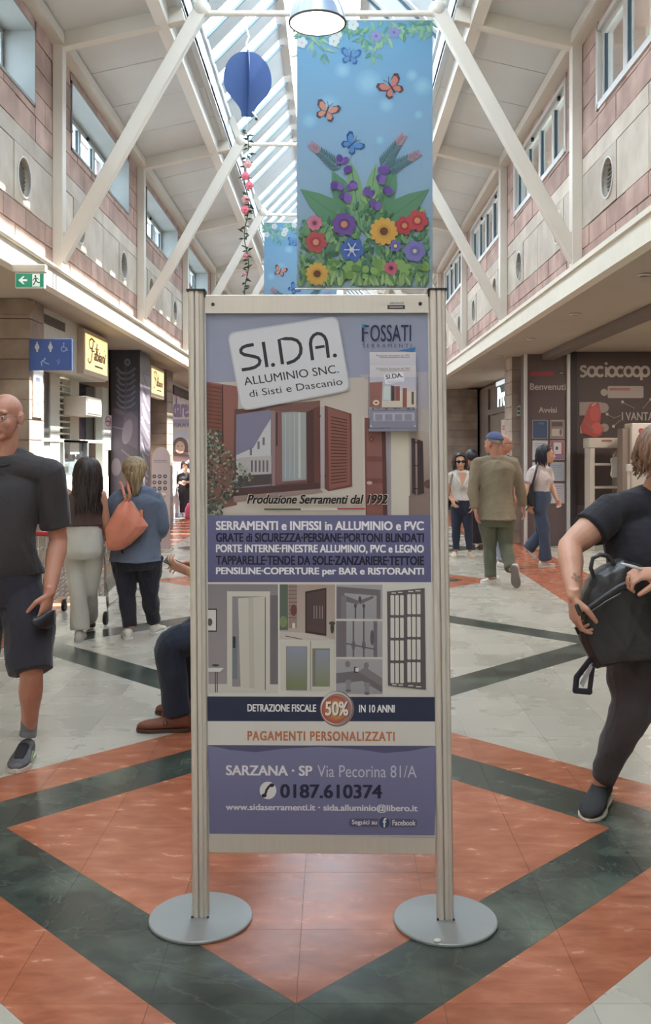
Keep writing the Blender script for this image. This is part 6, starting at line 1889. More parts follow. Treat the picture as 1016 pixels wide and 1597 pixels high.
def locks(mb, c, R, s, n, length, seed, a0=0.6, a1=5.68, r=0.010, ph0=0.5, spread=1.0, gather=None, droop=Vector((0, 0, -1)), wave=0.012, top=False, hug=1.12):
    """separate strands starting on the scalp and falling; angle 0 is the forehead"""
    rd = random.Random(seed)
    cc = c + R @ (Vector((0, -0.014, 0.028)) * s); ex = (0.080 * s, 0.100 * s, 0.090 * s)
    for k in range(n):
        a = a0 + (a1 - a0) * (k + rd.uniform(0.1, 0.9)) / n
        ph = rd.uniform(0.15 if top else ph0, 1.3); pts = []
        q = ph
        while q < 1.65:
            pts.append(cc + R @ Vector((ex[0] * hug * math.sin(q) * math.sin(a), ex[1] * hug * math.sin(q) * math.cos(a), ex[2] * hug * math.cos(q)))); q += 0.3
        p = pts[-1]; L_ = length * rd.uniform(0.75, 1.1); m = max(3, int(L_ / 0.05))
        out_ = R @ Vector((math.sin(a), math.cos(a), 0))
        w1, w2 = rd.uniform(0, 6.28), rd.uniform(0.7, 1.3)
        for i in range(m):
            t = (i + 1) / m
            p = p + droop * (L_ / m) + out_ * (0.012 * spread * (1 - t) * L_ / m * 8) * 0.12
            pp = p + out_ * (wave * math.sin(w1 + t * 7 * w2))
            if gather is not None: pp = pp.lerp(Vector((gather[0], gather[1], pp.z)), 0.75 * min(1, t * 1.6))
            pts.append(pp)
        mb.tube(pts, [r * 0.7] + [r] * (len(pts) - 3) + [r * 0.8, r * 0.25], 6)

def hair_mat(name, c=None, c2=None):
    if name in MATS: return MATS[name]
    m, n, b, out = new_mat(name)
    geo = n.nodes.new('ShaderNodeNewGeometry'); mpn = n.nodes.new('ShaderNodeMapping'); mpn.inputs['Scale'].default_value = (60, 60, 5)
    n.links.new(geo.outputs['Position'], mpn.inputs['Vector'])
    nz = n.nodes.new('ShaderNodeTexNoise'); nz.inputs['Scale'].default_value = 1.4; nz.inputs['Detail'].default_value = 4
    n.links.new(mpn.outputs['Vector'], nz.inputs['Vector'])
    r = n.nodes.new('ShaderNodeValToRGB'); r.color_ramp.elements[0].position = 0.35; r.color_ramp.elements[1].position = 0.7
    a = rgb(*c); d = rgb(*(c2 or tuple(min(255, int(v * 1.35)) for v in c)))
    r.color_ramp.elements[0].color = a; r.color_ramp.elements[1].color = d
    n.links.new(nz.outputs['Fac'], r.inputs['Fac']); n.links.new(r.outputs['Color'], b.inputs['Base Color'])
    b.inputs['Roughness'].default_value = 0.45
    bp = n.nodes.new('ShaderNodeBump'); bp.inputs['Strength'].default_value = 0.6; bp.inputs['Distance'].default_value = 0.004
    n.links.new(nz.outputs['Fac'], bp.inputs['Height']); n.links.new(bp.outputs['Normal'], b.inputs['Normal'])
    MATS[name] = m
    return m

def mid(a, b, t=0.5): return Vector(a).lerp(Vector(b), t)
def fwd(yaw): return Vector((math.sin(yaw), -math.cos(yaw), 0))

SK1 = skin('ruddy_skin', (192, 138, 118)); SK2 = skin('warm_skin', (202, 152, 128)); SK3 = skin('light_skin', (212, 164, 138)); SK4 = skin('tanned_skin', (184, 132, 104))

# ------------------------------------------------------------------ 1 bald man at the left edge
Y1 = 4.62
man = thing('person', 'bald man in black t-shirt and dark shorts with glasses, walking past at the left edge', 'person', tuple(FL(30, 1188)))
hc = P(8, 651, Y1); R1 = rotm(-0.14, 0.02)
shR, shL = P(76, 738, Y1 + 0.02), P(-66, 742, Y1 + 0.03)      # picture right, picture left
hp = P(2, 905, Y1 + 0.05); sh_m = mid(shR, shL)
elR, wrR = P(91, 842, Y1 + 0.08), P(77, 925, Y1 - 0.06)
elL, wrL = P(-96, 845, Y1 + 0.1), P(-92, 925, Y1 - 0.02)
kn1, an1 = P(49, 1052, Y1 - 0.10), P(46, 1138, Y1 + 0.03)
kn2, an2 = P(-38, 1040, Y1 + 0.16), P(-46, 1118, Y1 + 0.42)
hip1, hip2 = P(32, 918, Y1 + 0.05), P(-28, 918, Y1 + 0.07)
b = MB()
head_shapes(b, hc, R1, 0.985, jaw=1.1)
b.tube([hc + R1 @ Vector((0, -0.02, -0.06)), hc + Vector((0, 0.015, -0.13)), mid(sh_m, hc, 0.18) + Vector((0, 0.02, 0))], [0.056, 0.056, 0.068], 16)
torso(b, hp, sh_m, 0.0, 1.02, 1.1, belly=0.02)
for s_, e_, w_ in ((shR, elR, wrR), (shL, elL, wrL)): limb(b, arm_pts(s_, e_, w_), [v * 1.12 for v in AR])
for h_, k_, a_ in ((hip1, kn1, an1), (hip2, kn2, an2)): limb(b, leg_pts(h_, k_, a_), [v * 1.0 for v in LR])
hand_shapes(b, wrR, (-0.20, -0.10, -1), (-0.9, 0.35, 0.1), (0.1, -1, -0.15), 1.08, (0.28, 0.34, 0.42, 0.5), 0.35)
hand_shapes(b, wrL, (0.1, -0.1, -1), (0.9, 0.2, 0.1), (0, -1, 0), 1.05)
organic(b, 'body', SK1, man, 0.0048, 2)
face_parts(man, hc, R1, 0.985, (168, 104, 94), (150, 118, 98))
g = MB()
def WG(p): return hc + R1 @ (Vector(p) * 0.985)
for sx in (-1, 1):
    g.tube([WG((sx * 0.033 + 0.023 * math.cos(a), 0.112, -0.006 + 0.0165 * math.sin(a))) for a in [2 * math.pi * k / 20 for k in range(21)]], 0.0013, 6)
    g.tube([WG((sx * 0.056, 0.112, 0.0)), WG((sx * 0.074, 0.085, 0.002)), WG((sx * 0.084, 0.0, 0.004))], 0.0016, 6)
g.tube([WG((-0.011, 0.112, -0.002)), WG((0, 0.116, 0.002)), WG((0.011, 0.112, -0.002))], 0.0014, 6)
gl_o = g.build('spectacles', M('wire_frame', (150, 140, 130), 0.25, 0.8), man, smooth=True)
for sx in (-1, 1):
    g = MB(); g.add([WG((sx * 0.033 + 0.022 * math.cos(a), 0.112, -0.006 + 0.0155 * math.sin(a))) for a in [2 * math.pi * k / 20 for k in range(20)]], [tuple(range(20))]); g.build('lens', glass('spectacle_lens', (250, 250, 250), 0.15), gl_o)
# t-shirt
b = MB()
torso(b, hp, sh_m + Vector((0, 0, -0.005)), 0.0, 1.10, 1.18, 0.016, belly=0.035, zhem=0.03)
limb(b, [mid(shR, shL, 0.12), shR + Vector((0.005, 0, 0.002)), mid(shR, elR, 0.45), mid(shR, elR, 0.80)], [0.066, 0.074, 0.076, 0.077], cap='flat')
limb(b, [mid(shL, shR, 0.12), shL, mid(shL, elL, 0.45), mid(shL, elL, 0.78)], [0.066, 0.074, 0.076, 0.077], cap='flat')
b.tube([mid(sh_m, hc, 0.02) + Vector((0, 0.015, 0)), mid(sh_m, hc, 0.20) + Vector((0, 0.02, 0))], [0.105, 0.078], 20, 'flat')
for sx, s_ in ((1, shR), (-1, shL)): b.tube([hc + Vector((sx * 0.062, 0.03, -0.185)), mid(sh_m, s_, 0.6) + Vector((0, 0.01, 0.035)), s_ + Vector((-sx * 0.01, 0.0, 0.002))], [0.042, 0.056, 0.068], 14)
b.tube([shL, mid(shL, sh_m, 0.6) + Vector((0, 0, 0.03)), mid(shR, sh_m, 0.6) + Vector((0, 0, 0.03)), shR], [0.07, 0.078, 0.078, 0.07], 16)
organic(b, 't_shirt', cloth('black_tshirt', (62, 60, 63)), man, 0.006, 7, 0.0045, 13)
nk = MB(); nk.tube([hc + Vector((0.080 * math.cos(a) , 0.020 + 0.082 * math.sin(a), -0.180 - 0.055 * max(0, -math.sin(a)))) for a in [2 * math.pi * k / 28 for k in range(29)]], 0.007, 8); nk.build('neck_band', M('black_band', (40, 39, 44), 0.8), man, smooth=True)
# shorts
b = MB()
torso(b, hp, hp + Vector((0, 0, 0.42)), 0.0, 1.12, 1.12, 0.012) if False else b.loft([(hp + Vector((0, 0, 0.10)), Vector((0.185, 0, 0)), Vector((0, 0.14, 0))), (hp, Vector((0.195, 0, 0)), Vector((0, 0.15, 0))), (hp + Vector((0, 0, -0.12)), Vector((0.20, 0, 0)), Vector((0, 0.15, 0)))], 26)
limb(b, [hip1 + Vector((0, 0, -0.02)), mid(hip1, kn1, 0.45) + Vector((0.02, 0, 0)), mid(hip1, kn1, 0.80) + Vector((0.0, 0, 0)), mid(hip1, kn1, 0.975)], [0.118, 0.122, 0.112, 0.104], cap='flat')
limb(b, [hip2 + Vector((0, 0, -0.02)), mid(hip2, kn2, 0.45), mid(hip2, kn2, 0.975)], [0.118, 0.12, 0.11], cap='flat')
organic(b, 'shorts', cloth('dark_shorts', (50, 49, 58)), man, 0.007, 3, 0.003, 13)
# sock and running shoe
b = MB(); limb(b, [P(46, 1122, Y1 + 0.01), P(45, 1136, Y1 + 0.03), P(43, 1148, Y1 + 0.03)], [0.041, 0.040, 0.043], cap='flat'); organic(b, 'sock', cloth('grey_sock', (126, 128, 134), weave=300), man, 0.005, 1)
he, to = FL(46, 1178) , FL(28, 1203)
he = Vector((he.x, 4.66, 0.0)); to = Vector((to.x, 4.40, 0.0))
so = shoe(man, he, to, M('running_shoe', (96, 94, 98), 0.7, var=0.35, vscale=26), (206, 202, 194), 0.052, 'running_shoe', 0.09, laces=(46, 46, 52), flatsole=0.024, voxel=0.004)
b = MB(); f_ = (to - he).normalized(); s_ = f_.cross(Vector((0, 0, 1)))
b.loft([(he + f_ * 0.10 + Vector((0, 0, 0.082)), s_ * 0.028, Vector((0, 0, 0.014))), (he + f_ * 0.16 + Vector((0, 0, 0.066)), s_ * 0.027, Vector((0, 0, 0.012))), (he + f_ * 0.205 + Vector((0, 0, 0.05)), s_ * 0.02, Vector((0, 0, 0.01)))], 14); b.build('tongue', M('dark_mesh', (46, 46, 54), 0.8), so, smooth=True)
b = MB()
b.tube([he + f_ * 0.13 + s_ * -0.05 + Vector((0, 0, 0.06)), he + f_ * 0.18 - s_ * 0.052 + Vector((0, 0, 0.03))], 0.006, 6); b.build('flash', M('lime_flash', (122, 142, 92), 0.6), so)
shoe(man, P(-48, 1118, Y1 + 0.50) + Vector((0, 0.05, -0.1)), P(-52, 1180, Y1 + 0.25), M('running_shoe'), (206, 202, 194), 0.05, 'running_shoe', 0.09)
# what he holds
bagm = thing('sunglasses_case', 'black soft case held in the bald man\'s hand', 'case', tuple(P(70, 985, Y1 - 0.1)))
b = MB(); b.loft([(P(52, 968, Y1 - 0.16), Vector((0.0, 0.02, 0)), Vector((0, 0, 0.015))), (P(62, 970, Y1 - 0.14), Vector((0, 0.035, 0)), Vector((0, 0, 0.03))), (P(76, 966, Y1 - 0.10), Vector((0, 0.04, 0)), Vector((0, 0, 0.042))), (P(86, 962, Y1 - 0.06), Vector((0, 0.02, 0)), Vector((0, 0, 0.034)))], 16); b.build('case_body', M('black_leather', (44, 43, 46), 0.4), bagm, smooth=True)

# ------------------------------------------------------------------ generic walker seen at some distance
def figure(root, J, yaw, sk, top, top_mat, leg_mat, w=1.0, d=1.0, sleeve=0.85, sleeve_r=1.35, top_grow=0.018, hem=0.0, leg_r=1.2, leg_end=0.96, tuck=1.0, flare=1.0, voxel=0.009, head_s=1.0, head_yaw=None, head_pitch=0.0, head_roll=0.0, hands=True, face=None, belly=0.0, wr=0.004, cuffs=None, handcurl=(0.4, 0.5, 0.55, 0.6), skinny=1.0, seat=0.02, trouser_rise=0.16):
    """J: head, shA, shB, elA, wrA, elB, wrB, hip, knA, anA, knB, anB (A = picture left, B = picture right)"""
    hy = yaw if head_yaw is None else head_yaw
    R = rotm(hy, head_pitch, head_roll)
    shm = mid(J['shA'], J['shB']); hp_ = Vector(J['hip'])
    side = (Vector(J['shB']) - Vector(J['shA'])); side.z = 0; side.normalize()
    hipw = 0.085 * w
    hA, hB = hp_ - side * hipw, hp_ + side * hipw
    if 'hipA' in J: hA, hB = Vector(J['hipA']), Vector(J['hipB'])
    b = MB()
    head_shapes(b, Vector(J['head']), R, head_s)
    hd = Vector(J['head'])
    b.tube([hd + R @ Vector((0, -0.02, -0.05)), mid(hd, shm, 0.62), shm + Vector((0, 0, 0.0))], [0.050 * head_s, 0.050, 0.06], 14)
    torso(b, hp_, shm, yaw, w * 0.95, d * 0.95, seat=seat)
    limb(b, arm_pts(J['shA'], J['elA'], J['wrA']), [v * skinny for v in AR]); limb(b, arm_pts(J['shB'], J['elB'], J['wrB']), [v * skinny for v in AR])
    limb(b, leg_pts(hA, J['knA'], J['anA']), [v * 0.95 * skinny for v in LR]); limb(b, leg_pts(hB, J['knB'], J['anB']), [v * 0.95 * skinny for v in LR])
    f_ = fwd(yaw)
    if hands:
        for e_, w_, sd in ((J['elA'], J['wrA'], -1), (J['elB'], J['wrB'], 1)):
            dr = (Vector(w_) - Vector(e_)).normalized()
            hand_shapes(b, w_, dr, -side * sd, f_, 0.98, handcurl)
    organic(b, 'body', sk, root, voxel, 2)
    # top
    b = MB()
    torso(b, hp_ , shm, yaw, w, d, top_grow, zhem=hem, belly=belly, seat=seat)
    for a_, e_, w_, o_ in ((J['shA'], J['elA'], J['wrA'], J['shB']), (J['shB'], J['elB'], J['wrB'], J['shA'])):
        pts = arm_pts(a_, e_, w_)
        # sleeve covers a share of the arm: 0..1 shoulder to elbow, 1..2 elbow to wrist
        full = [pts[0], pts[1], pts[2], pts[3], pts[4], pts[5], pts[6]]; stops = (0, 0.3, 0.65, 1.0, 1.25, 1.65, 2.0)
        use = [mid(a_, o_, 0.10)]; rad_ = [0.055]
        for p_, s_, r_ in zip(full, stops, AR):
            if s_ < sleeve: use.append(p_); rad_.append(r_ * (1 + (sleeve_r - 1) * min(1.0, 0.25 + s_ * 1.5)) * skinny)
        for i in range(6):
            if stops[i] < sleeve <= stops[i + 1]:
                t = (sleeve - stops[i]) / (stops[i + 1] - stops[i]); use.append(mid(full[i], full[i + 1], t)); rad_.append((AR[i] * (1 - t) + AR[i + 1] * t) * sleeve_r * skinny)
        if sleeve > 0: limb(b, use, rad_, cap='flat')
    if sleeve > 0:
        b.tube([shm + Vector((0, 0, 0.0)), mid(shm, hd, 0.28)], [0.085, 0.066], 16, 'flat')
        b.tube([J['shA'], mid(J['shA'], shm, 0.6) + Vector((0, 0, 0.022)), mid(J['shB'], shm, 0.6) + Vector((0, 0, 0.022)), J['shB']], [0.056 * skinny, 0.066, 0.066, 0.056 * skinny], 14)
    organic(b, top, top_mat, root, voxel, 3, wr, 15)
    # trousers
    b = MB()
    sy = fwd(yaw).cross(Vector((0, 0, 1)))
    def wu(v): return sy * v * w * tuck
    fw = fwd(yaw)
    b.loft([(hp_ + Vector((0, 0, trouser_rise)), wu(0.150) , fw * 0.110 * d * tuck), (hp_ + Vector((0, 0, 0.06)) - fw * seat * 0.5, wu(0.166), fw * 0.125 * d * tuck), (hp_ + Vector((0, 0, -0.04)) - fw * seat, wu(0.172), fw * 0.13 * d), (hp_ + Vector((0, 0, -0.10)) - fw * seat, wu(0.155), fw * 0.105 * d)], 24)
    for h_, k_, a_ in ((hA, J['knA'], J['anA']), (hB, J['knB'], J['anB'])):
        pts = leg_pts(h_, k_, a_); pts[-1] = mid(pts[-2], pts[-1], leg_end)
        rr_ = [LR[0] * 1.20 * w, LR[1] * 1.14 * w, LR[2] * leg_r, LR[3] * leg_r * 1.02, LR[4] * leg_r, LR[5] * leg_r * 1.15 * flare, LR[6] * leg_r * 1.45 * flare]
        limb(b, pts, rr_, cap='flat')
    organic(b, 'trousers', leg_mat, root, voxel, 3, wr * 0.8, 14)
    if face: face_parts(root, hd, R, head_s, *face)
    return R

# ------------------------------------------------------------------ 2 woman in brown top and white trousers
Y2 = 7.5
wm = thing('person', 'woman with long dark hair in brown top and white trousers, seen from behind', 'person', (-2.0, Y2, 0))
J = dict(head=P(137, 741, Y2 - 0.02), shA=P(104, 772, Y2), shB=P(156, 772, Y2), elA=P(92, 815, Y2 + 0.06), wrA=P(98, 846, Y2 + 0.28), elB=P(165, 815, Y2 + 0.05), wrB=P(158, 842, Y2 + 0.28),
         hip=P(131, 850, Y2 + 0.02), knA=P(122, 925, Y2), anA=P(125, 990, Y2 + 0.0), knB=P(140, 922, Y2 + 0.10), anB=P(138, 962, Y2 + 0.42))
J['anA'].z = 0.09
figure(wm, J, math.pi + 0.15, SK2, 'sleeveless_top', cloth('brown_top', (84, 68, 66)), cloth('white_trousers', (192, 188, 180)), 0.90, 1.0, 0.0, hem=0.16, leg_r=1.18, flare=1.35, voxel=0.008, head_s=0.95, head_pitch=0.25, seat=0.028, leg_end=0.99, skinny=0.92)
b = MB(); Rh = rotm(math.pi + 0.15, 0.25); hair_cap(b, J['head'], Rh, 1.0, 0.8, 1.7, 2.4, 1.22); locks(b, J['head'], Rh, 1.0, 90, 0.33, 4, 0.5, 5.78, 0.014, spread=1.6, top=True, hug=1.2)
b.build('hair', hair_mat('dark_brown_hair', (38, 30, 30), (58, 46, 44)), wm, smooth=True)
shoe(wm, Vector((J['anA'].x + 0.0, Y2 - 0.06, 0)), Vector((J['anA'].x - 0.03, Y2 + 0.17, 0)), (206, 200, 194), (196, 190, 184), 0.042)
shoe(wm, Vector((J['anB'].x + 0.0, Y2 + 0.36, 0.10)), Vector((J['anB'].x, Y2 + 0.52, 0.0)), (64, 54, 56), (90, 76, 72), 0.04, h=0.07)
# ------------------------------------------------------------------ 3 woman in denim shirt
Y3 = 7.62
wd_ = thing('person', 'woman in blue denim shirt and dark trousers with fair tied hair, seen from behind', 'person', (-1.55, Y3, 0))
J = dict(head=P(210, 738, Y3), shA=P(187, 775, Y3), shB=P(240, 774, Y3), elA=P(166, 818, Y3 + 0.04), wrA=P(162, 840, Y3 + 0.26), elB=P(252, 822, Y3 + 0.03), wrB=P(240, 842, Y3 + 0.24),
         hip=P(213, 868, Y3 + 0.02), knA=P(198, 930, Y3 - 0.02), anA=P(203, 984, Y3 - 0.06), knB=P(234, 930, Y3 + 0.04), anB=P(240, 974, Y3 + 0.14))
J['anA'].z = 0.09; J['anB'].z = 0.10
figure(wd_, J, math.pi - 0.1, SK3, 'denim_shirt', cloth('denim_blue', (98, 108, 128)), cloth('navy_trousers', (42, 42, 52)), 1.12, 1.15, 1.8, sleeve_r=1.5, top_grow=0.022, hem=-0.03, leg_r=1.25, flare=0.95, voxel=0.008, head_s=0.96, head_yaw=math.pi + 0.25, wr=0.006, skinny=1.05)
b = MB(); Rh = rotm(math.pi + 0.2, 0.05); hair_cap(b, J['head'], Rh, 1.0, 0.75, 1.55, 2.2, 1.16)
gx = J['head'] + Vector((0.04, -0.13, 0))
locks(b, J['head'], Rh, 1.0, 60, 0.20, 7, 0.9, 5.4, 0.011, top=True, gather=(gx.x, gx.y), spread=0.6, hug=1.16)
b.build('hair', hair_mat('fair_brown_hair', (96, 78, 62), (186, 160, 122)), wd_, smooth=True)
b = MB(); b.tube([J['head'] + Rh @ Vector((0.05, -0.10, 0.02)), J['head'] + Rh @ Vector((-0.02, -0.128, -0.005))], 0.012, 8); b.build('hair_clip', M('gold_clip', (190, 170, 130), 0.3, 0.6), wd_, smooth=True)
shoe(wd_, Vector((J['anA'].x, Y3 - 0.12, 0)), Vector((J['anA'].x - 0.06, Y3 + 0.10, 0)), (212, 208, 202), (220, 216, 210), 0.046)
shoe(wd_, Vector((J['anB'].x, Y3 + 0.08, 0)), Vector((J['anB'].x + 0.05, Y3 + 0.30, 0)), (212, 208, 202), (220, 216, 210), 0.046)
bag = thing('shoulder_bag', 'large salmon orange leather bag on the back of the woman in denim', 'bag', tuple(P(197, 857, Y3 - 0.2)))
YB = Y3 - 0.2
b = MB()
ol = [(197, 777), (205, 782), (216, 798), (232, 820), (222, 833), (205, 848), (190, 857), (178, 858), (167, 857), (165, 842), (163, 826), (173, 806), (184, 788)]
ctr = Vector((0, 0, 0))
front = [P(x, y, YB) for x, y in ol]; 
for p in front: ctr += p / len(front)
for k, (sc__, dy) in enumerate(((0.0, -0.085), (0.55, -0.075), (0.85, -0.045), (1.0, 0.0), (0.97, 0.05), (0.8, 0.09), (0.0, 0.10))):
    for p in front: q = ctr.lerp(p, sc__); b.v.append((q.x, q.y + dy, q.z))
n_ = len(front)
for k in range(6):
    for i in range(n_): b.f.append((k * n_ + i, k * n_ + (i + 1) % n_, (k + 1) * n_ + (i + 1) % n_, (k + 1) * n_ + i)); b.m.append(0); b.smooth.append(True)
m_or = M('salmon_leather', (212, 130, 106), 0.5, var=0.07, vscale=8, bump=0.2, bscale=60)
organic(b, 'bag_body', m_or, bag, 0.007, 3, 0.004, 11)
for dx in (0, 9):
    b = MB(); b.tube([P(196 + dx * 0.6, 780, YB - 0.03), P(193 + dx, 768, YB - 0.02), P(190 + dx, 756, YB + 0.06), P(188 + dx, 752, YB + 0.16)], 0.011, 8, flat=((0, 1, 0), 0.5)); b.build('strap', m_or, bag, smooth=True)
for x in (196, 203):
    b = MB(); b.tube([P(x + 2.6 * math.cos(a), 774 + 3 * math.sin(a), YB - 0.04) for a in [2 * math.pi * k / 12 for k in range(13)]], 0.003, 6); b.build('ring', M('brass', (170, 150, 110), 0.3, 0.8), bag, smooth=True)
b = MB(); b.tube([P(205, 783, YB - 0.07), P(213, 793, YB - 0.085), P(220, 802, YB - 0.08)], 0.0035, 6); b.build('zip', M('brass'), bag, smooth=True)
b = MB(); b.box(tuple(P(218, 806, YB - 0.10)), tuple(P(223, 795, YB - 0.08))); b.build('zip_tag', M('salmon_leather'), bag, bevel=0.002)

# ------------------------------------------------------------------ shopping trolley in front of the two women
tr = thing('shopping_trolley', 'wire shopping trolley with red handle pushed by the two women', 'trolley', (-2.3, 8.4, 0))
m_wire = M('chrome_wire', (196, 196, 192), 0.25, 0.8)
x0, x1, ya, yb = -2.52, -1.93, 8.02, 8.87
def PT(x, y, z): return Vector((x, y, z))
b = MB(); b.tube([PT(x0, ya - 0.08, 0.80), PT(x1 + 0.01, ya - 0.08, 0.80)], 0.018, 10); b.build('handle', M('red_handle', (178, 48, 56), 0.4), tr, smooth=True)
wires = MB(); wires.sm = True
def bz(y): return 0.27 + 0.08 * (y - ya) / (yb - ya)
for k in range(15):
    x = x0 + (x1 - x0) * k / 14
    wires.tube([PT(x, ya, 0.78), PT(x, ya, bz(ya))], 0.0042, 5); wires.tube([PT(x, yb, 0.80), PT(x, yb, bz(yb))], 0.0042, 5); wires.tube([PT(x, ya, bz(ya)), PT(x, yb, bz(yb))], 0.0042, 5)
for k in range(20):
    y = ya + (yb - ya) * k / 19
    for x in (x0, x1): wires.tube([PT(x, y, 0.79), PT(x, y, bz(y))], 0.0042, 5)
    wires.tube([PT(x0, y, bz(y)), PT(x1, y, bz(y))], 0.0042, 5)
for z in (0.42, 0.54, 0.66):
    wires.tube([PT(x0, ya, z), PT(x1, ya, z), PT(x1, yb, z), PT(x0, yb, z), PT(x0, ya, z)], 0.003, 5)
o = wires.build('basket_wires', m_wire, tr); o['kind'] = 'stuff'
b = MB(); b.tube([PT(x0, ya, 0.78), PT(x1, ya, 0.78), PT(x1, yb, 0.80), PT(x0, yb, 0.80), PT(x0, ya, 0.78)], 0.008, 8); b.build('basket_rim', m_wire, tr, smooth=True)
for x in (x0, x1):
    b = MB(); b.tube([PT(x, ya - 0.08, 0.80), PT(x, ya, 0.74), PT(x, ya + 0.02, 0.45), PT(x, ya + 0.12, 0.16), PT(x, yb, 0.16)], 0.013, 8); b.build('chassis_tube', m_wire, tr, smooth=True)
for x in (x0 + 0.02, x1 - 0.02):
    for y in (ya + 0.12, yb - 0.04):
        b = MB(); b.lathe([(0, -0.014), (0.055, -0.014), (0.06, 0), (0.055, 0.014), (0, 0.014)], (x, y, 0.061), 24, 'X'); w_ = b.build('wheel', m_black, tr, smooth=True, edge=40)
        b = MB(); b.bar((x + 0.022, y, 0.06), (x + 0.022, y - 0.02, 0.17), 0.006, 0.03, (0, 1, 0)); b.build('fork', m_wire, w_)

# ------------------------------------------------------------------ 4 seated man behind the poster
Y4 = 5.12
bench = thing('bench', 'low wooden bench hidden behind the poster stand, under the seated man', 'bench', (-0.1, 5.3, 0))
for k in range(4):
    b = MB(); b.box((-0.66, 5.06 + k * 0.12, 0.40), (0.42, 5.16 + k * 0.12, 0.43)); b.build('slat', M('bench_wood', (132, 92, 62), 0.5, var=0.2, vscale=12), bench, bevel=0.004)
for x in (-0.58, 0.30):
    b = MB(); b.box((x, 5.08, 0), (x + 0.05, 5.50, 0.40)); b.build('leg', m_dark, bench, bevel=0.004)
st_ = thing('person', 'seated man in dark blue jeans and brown shoes, mostly hidden behind the poster', 'person', (-0.5, Y4, 0))
J = dict(head=Vector((-0.50, 5.25, 1.17)), shA=Vector((-0.46, 5.08, 0.98)), shB=Vector((-0.42, 5.44, 0.98)), elA=Vector((-0.52, 5.00, 0.76)), wrA=P(297, 892, 5.08), elB=Vector((-0.54, 5.46, 0.76)), wrB=P(303, 884, 5.28),
         hip=Vector((-0.44, 5.26, 0.54)), hipA=Vector((-0.44, 5.15, 0.52)), hipB=Vector((-0.44, 5.36, 0.52)), knA=P(263, 1000, 5.06), anA=P(277, 1112, 5.08), knB=P(294, 985, 5.36), anB=P(302, 1082, 5.42))
yw = -math.pi / 2
f_ = fwd(yw)
b = MB(); R4_ = rotm(yw, 0.35)
head_shapes(b, J['head'], R4_, 0.98); b.tube([J['head'] + Vector((0.02, 0, -0.06)), mid(J['shA'], J['shB'])], [0.055, 0.062], 14); torso(b, J['hip'], mid(J['shA'], J['shB']), yw)
limb(b, arm_pts(J['shA'], J['elA'], J['wrA']), AR); limb(b, arm_pts(J['shB'], J['elB'], J['wrB']), AR); limb(b, leg_pts(J['hipA'], J['knA'], J['anA']), LR); limb(b, leg_pts(J['hipB'], J['knB'], J['anB']), LR)
hand_shapes(b, J['wrA'], (-0.9, 0.0, 0.35), (0, 0.6, 0.7), (0, 0.8, 0.8), 1.0, (0.5, 0.6, 0.65, 0.7), 0.3)
hand_shapes(b, J['wrB'], (-1.0, -0.15, 0.12), (0, -0.7, -0.5), (-0.1, -0.6, 0.6), 0.95, (0.35, 0.5, 0.6, 0.65), 0.3)
organic(b, 'body', SK2, st_, 0.006, 2)
b = MB(); torso(b, J['hip'], mid(J['shA'], J['shB']), yw, 1.08, 1.2, 0.02, zhem=-0.02, belly=0.03)
for a_, e_ in ((J['shA'], J['elA']), (J['shB'], J['elB'])): limb(b, [mid(J['shA'], J['shB'], 0.3 if a_ is J['shA'] else 0.7), a_, mid(a_, e_, 0.5), mid(a_, e_, 0.9)], [0.06, 0.075, 0.07, 0.066], cap='flat')
organic(b, 'shirt', cloth('grey_shirt', (110, 112, 118)), st_, 0.009, 3, 0.004)
jean = cloth('dark_jeans', (42, 49, 64))
b = MB(); b.loft([(J['hip'] + Vector((0, 0, 0.12)), Vector((0, 0.155, 0)), Vector((0.11, 0, 0))), (J['hip'], Vector((0, 0.175, 0)), Vector((0.13, 0, 0))), (J['hip'] + Vector((0, 0, -0.06)), Vector((0, 0.175, 0)), Vector((0.13, 0, 0)))], 22)
for h_, k_, a_ in ((J['hipA'], J['knA'], J['anA']), (J['hipB'], J['knB'], J['anB'])):
    limb(b, [h_, mid(h_, k_, 0.5), k_ + Vector((0.035, 0, -0.005)), mid(k_, a_, 0.12) + Vector((0.0, 0, 0)), mid(k_, a_, 0.5), mid(k_, a_, 0.86), mid(k_, a_, 1.0)], [0.098, 0.094, 0.088, 0.085, 0.078, 0.074, 0.076], cap='flat')
organic(b, 'jeans', jean, st_, 0.006, 3, 0.004, 14)
for a_, lo in ((J['anA'], 0), (J['anB'], 0.0)):
    hl = Vector((a_.x + 0.075, a_.y, 0.0)); s__ = shoe(st_, hl, hl + Vector((-0.29, -0.01, 0)), M('brown_shoe_leather', (120, 70, 54), 0.35, var=0.12), (74, 46, 38), 0.05, 'leather_shoe', 0.10, flatsole=0.02, voxel=0.0045)
    b = MB(); b.tube([hl + Vector((-0.13, -0.05, 0.05)), hl + Vector((-0.15, 0, 0.09)), hl + Vector((-0.13, 0.045, 0.05))], 0.012, 8); b.build('strap', M('brown_strap', (102, 58, 46), 0.4), s__, smooth=True)
ph = thing('mobile_phone', 'black mobile phone in the seated man\'s hands', 'phone', tuple(P(274, 880, 5.1)))
b = MB(); c_ = P(275, 880, 5.12); d1 = (P(290, 887, 5.12) - P(262, 873, 5.12)).normalized(); b.bar(c_ - d1 * 0.065, c_ + d1 * 0.055, 0.07, 0.009, (0.3, -0.35, 0.9)); b.build('case', M('phone_black', (42, 38, 40), 0.25), ph, bevel=0.002)
wt = MB(); wt.tube([J['wrA'] + Vector((0.0, 0.03 * math.cos(a), 0.03 * math.sin(a))) for a in [2 * math.pi * k / 16 for k in range(17)]], 0.004, 6); wt.build('bracelet', M('gold', (206, 176, 96), 0.25, 0.8), st_, smooth=True)

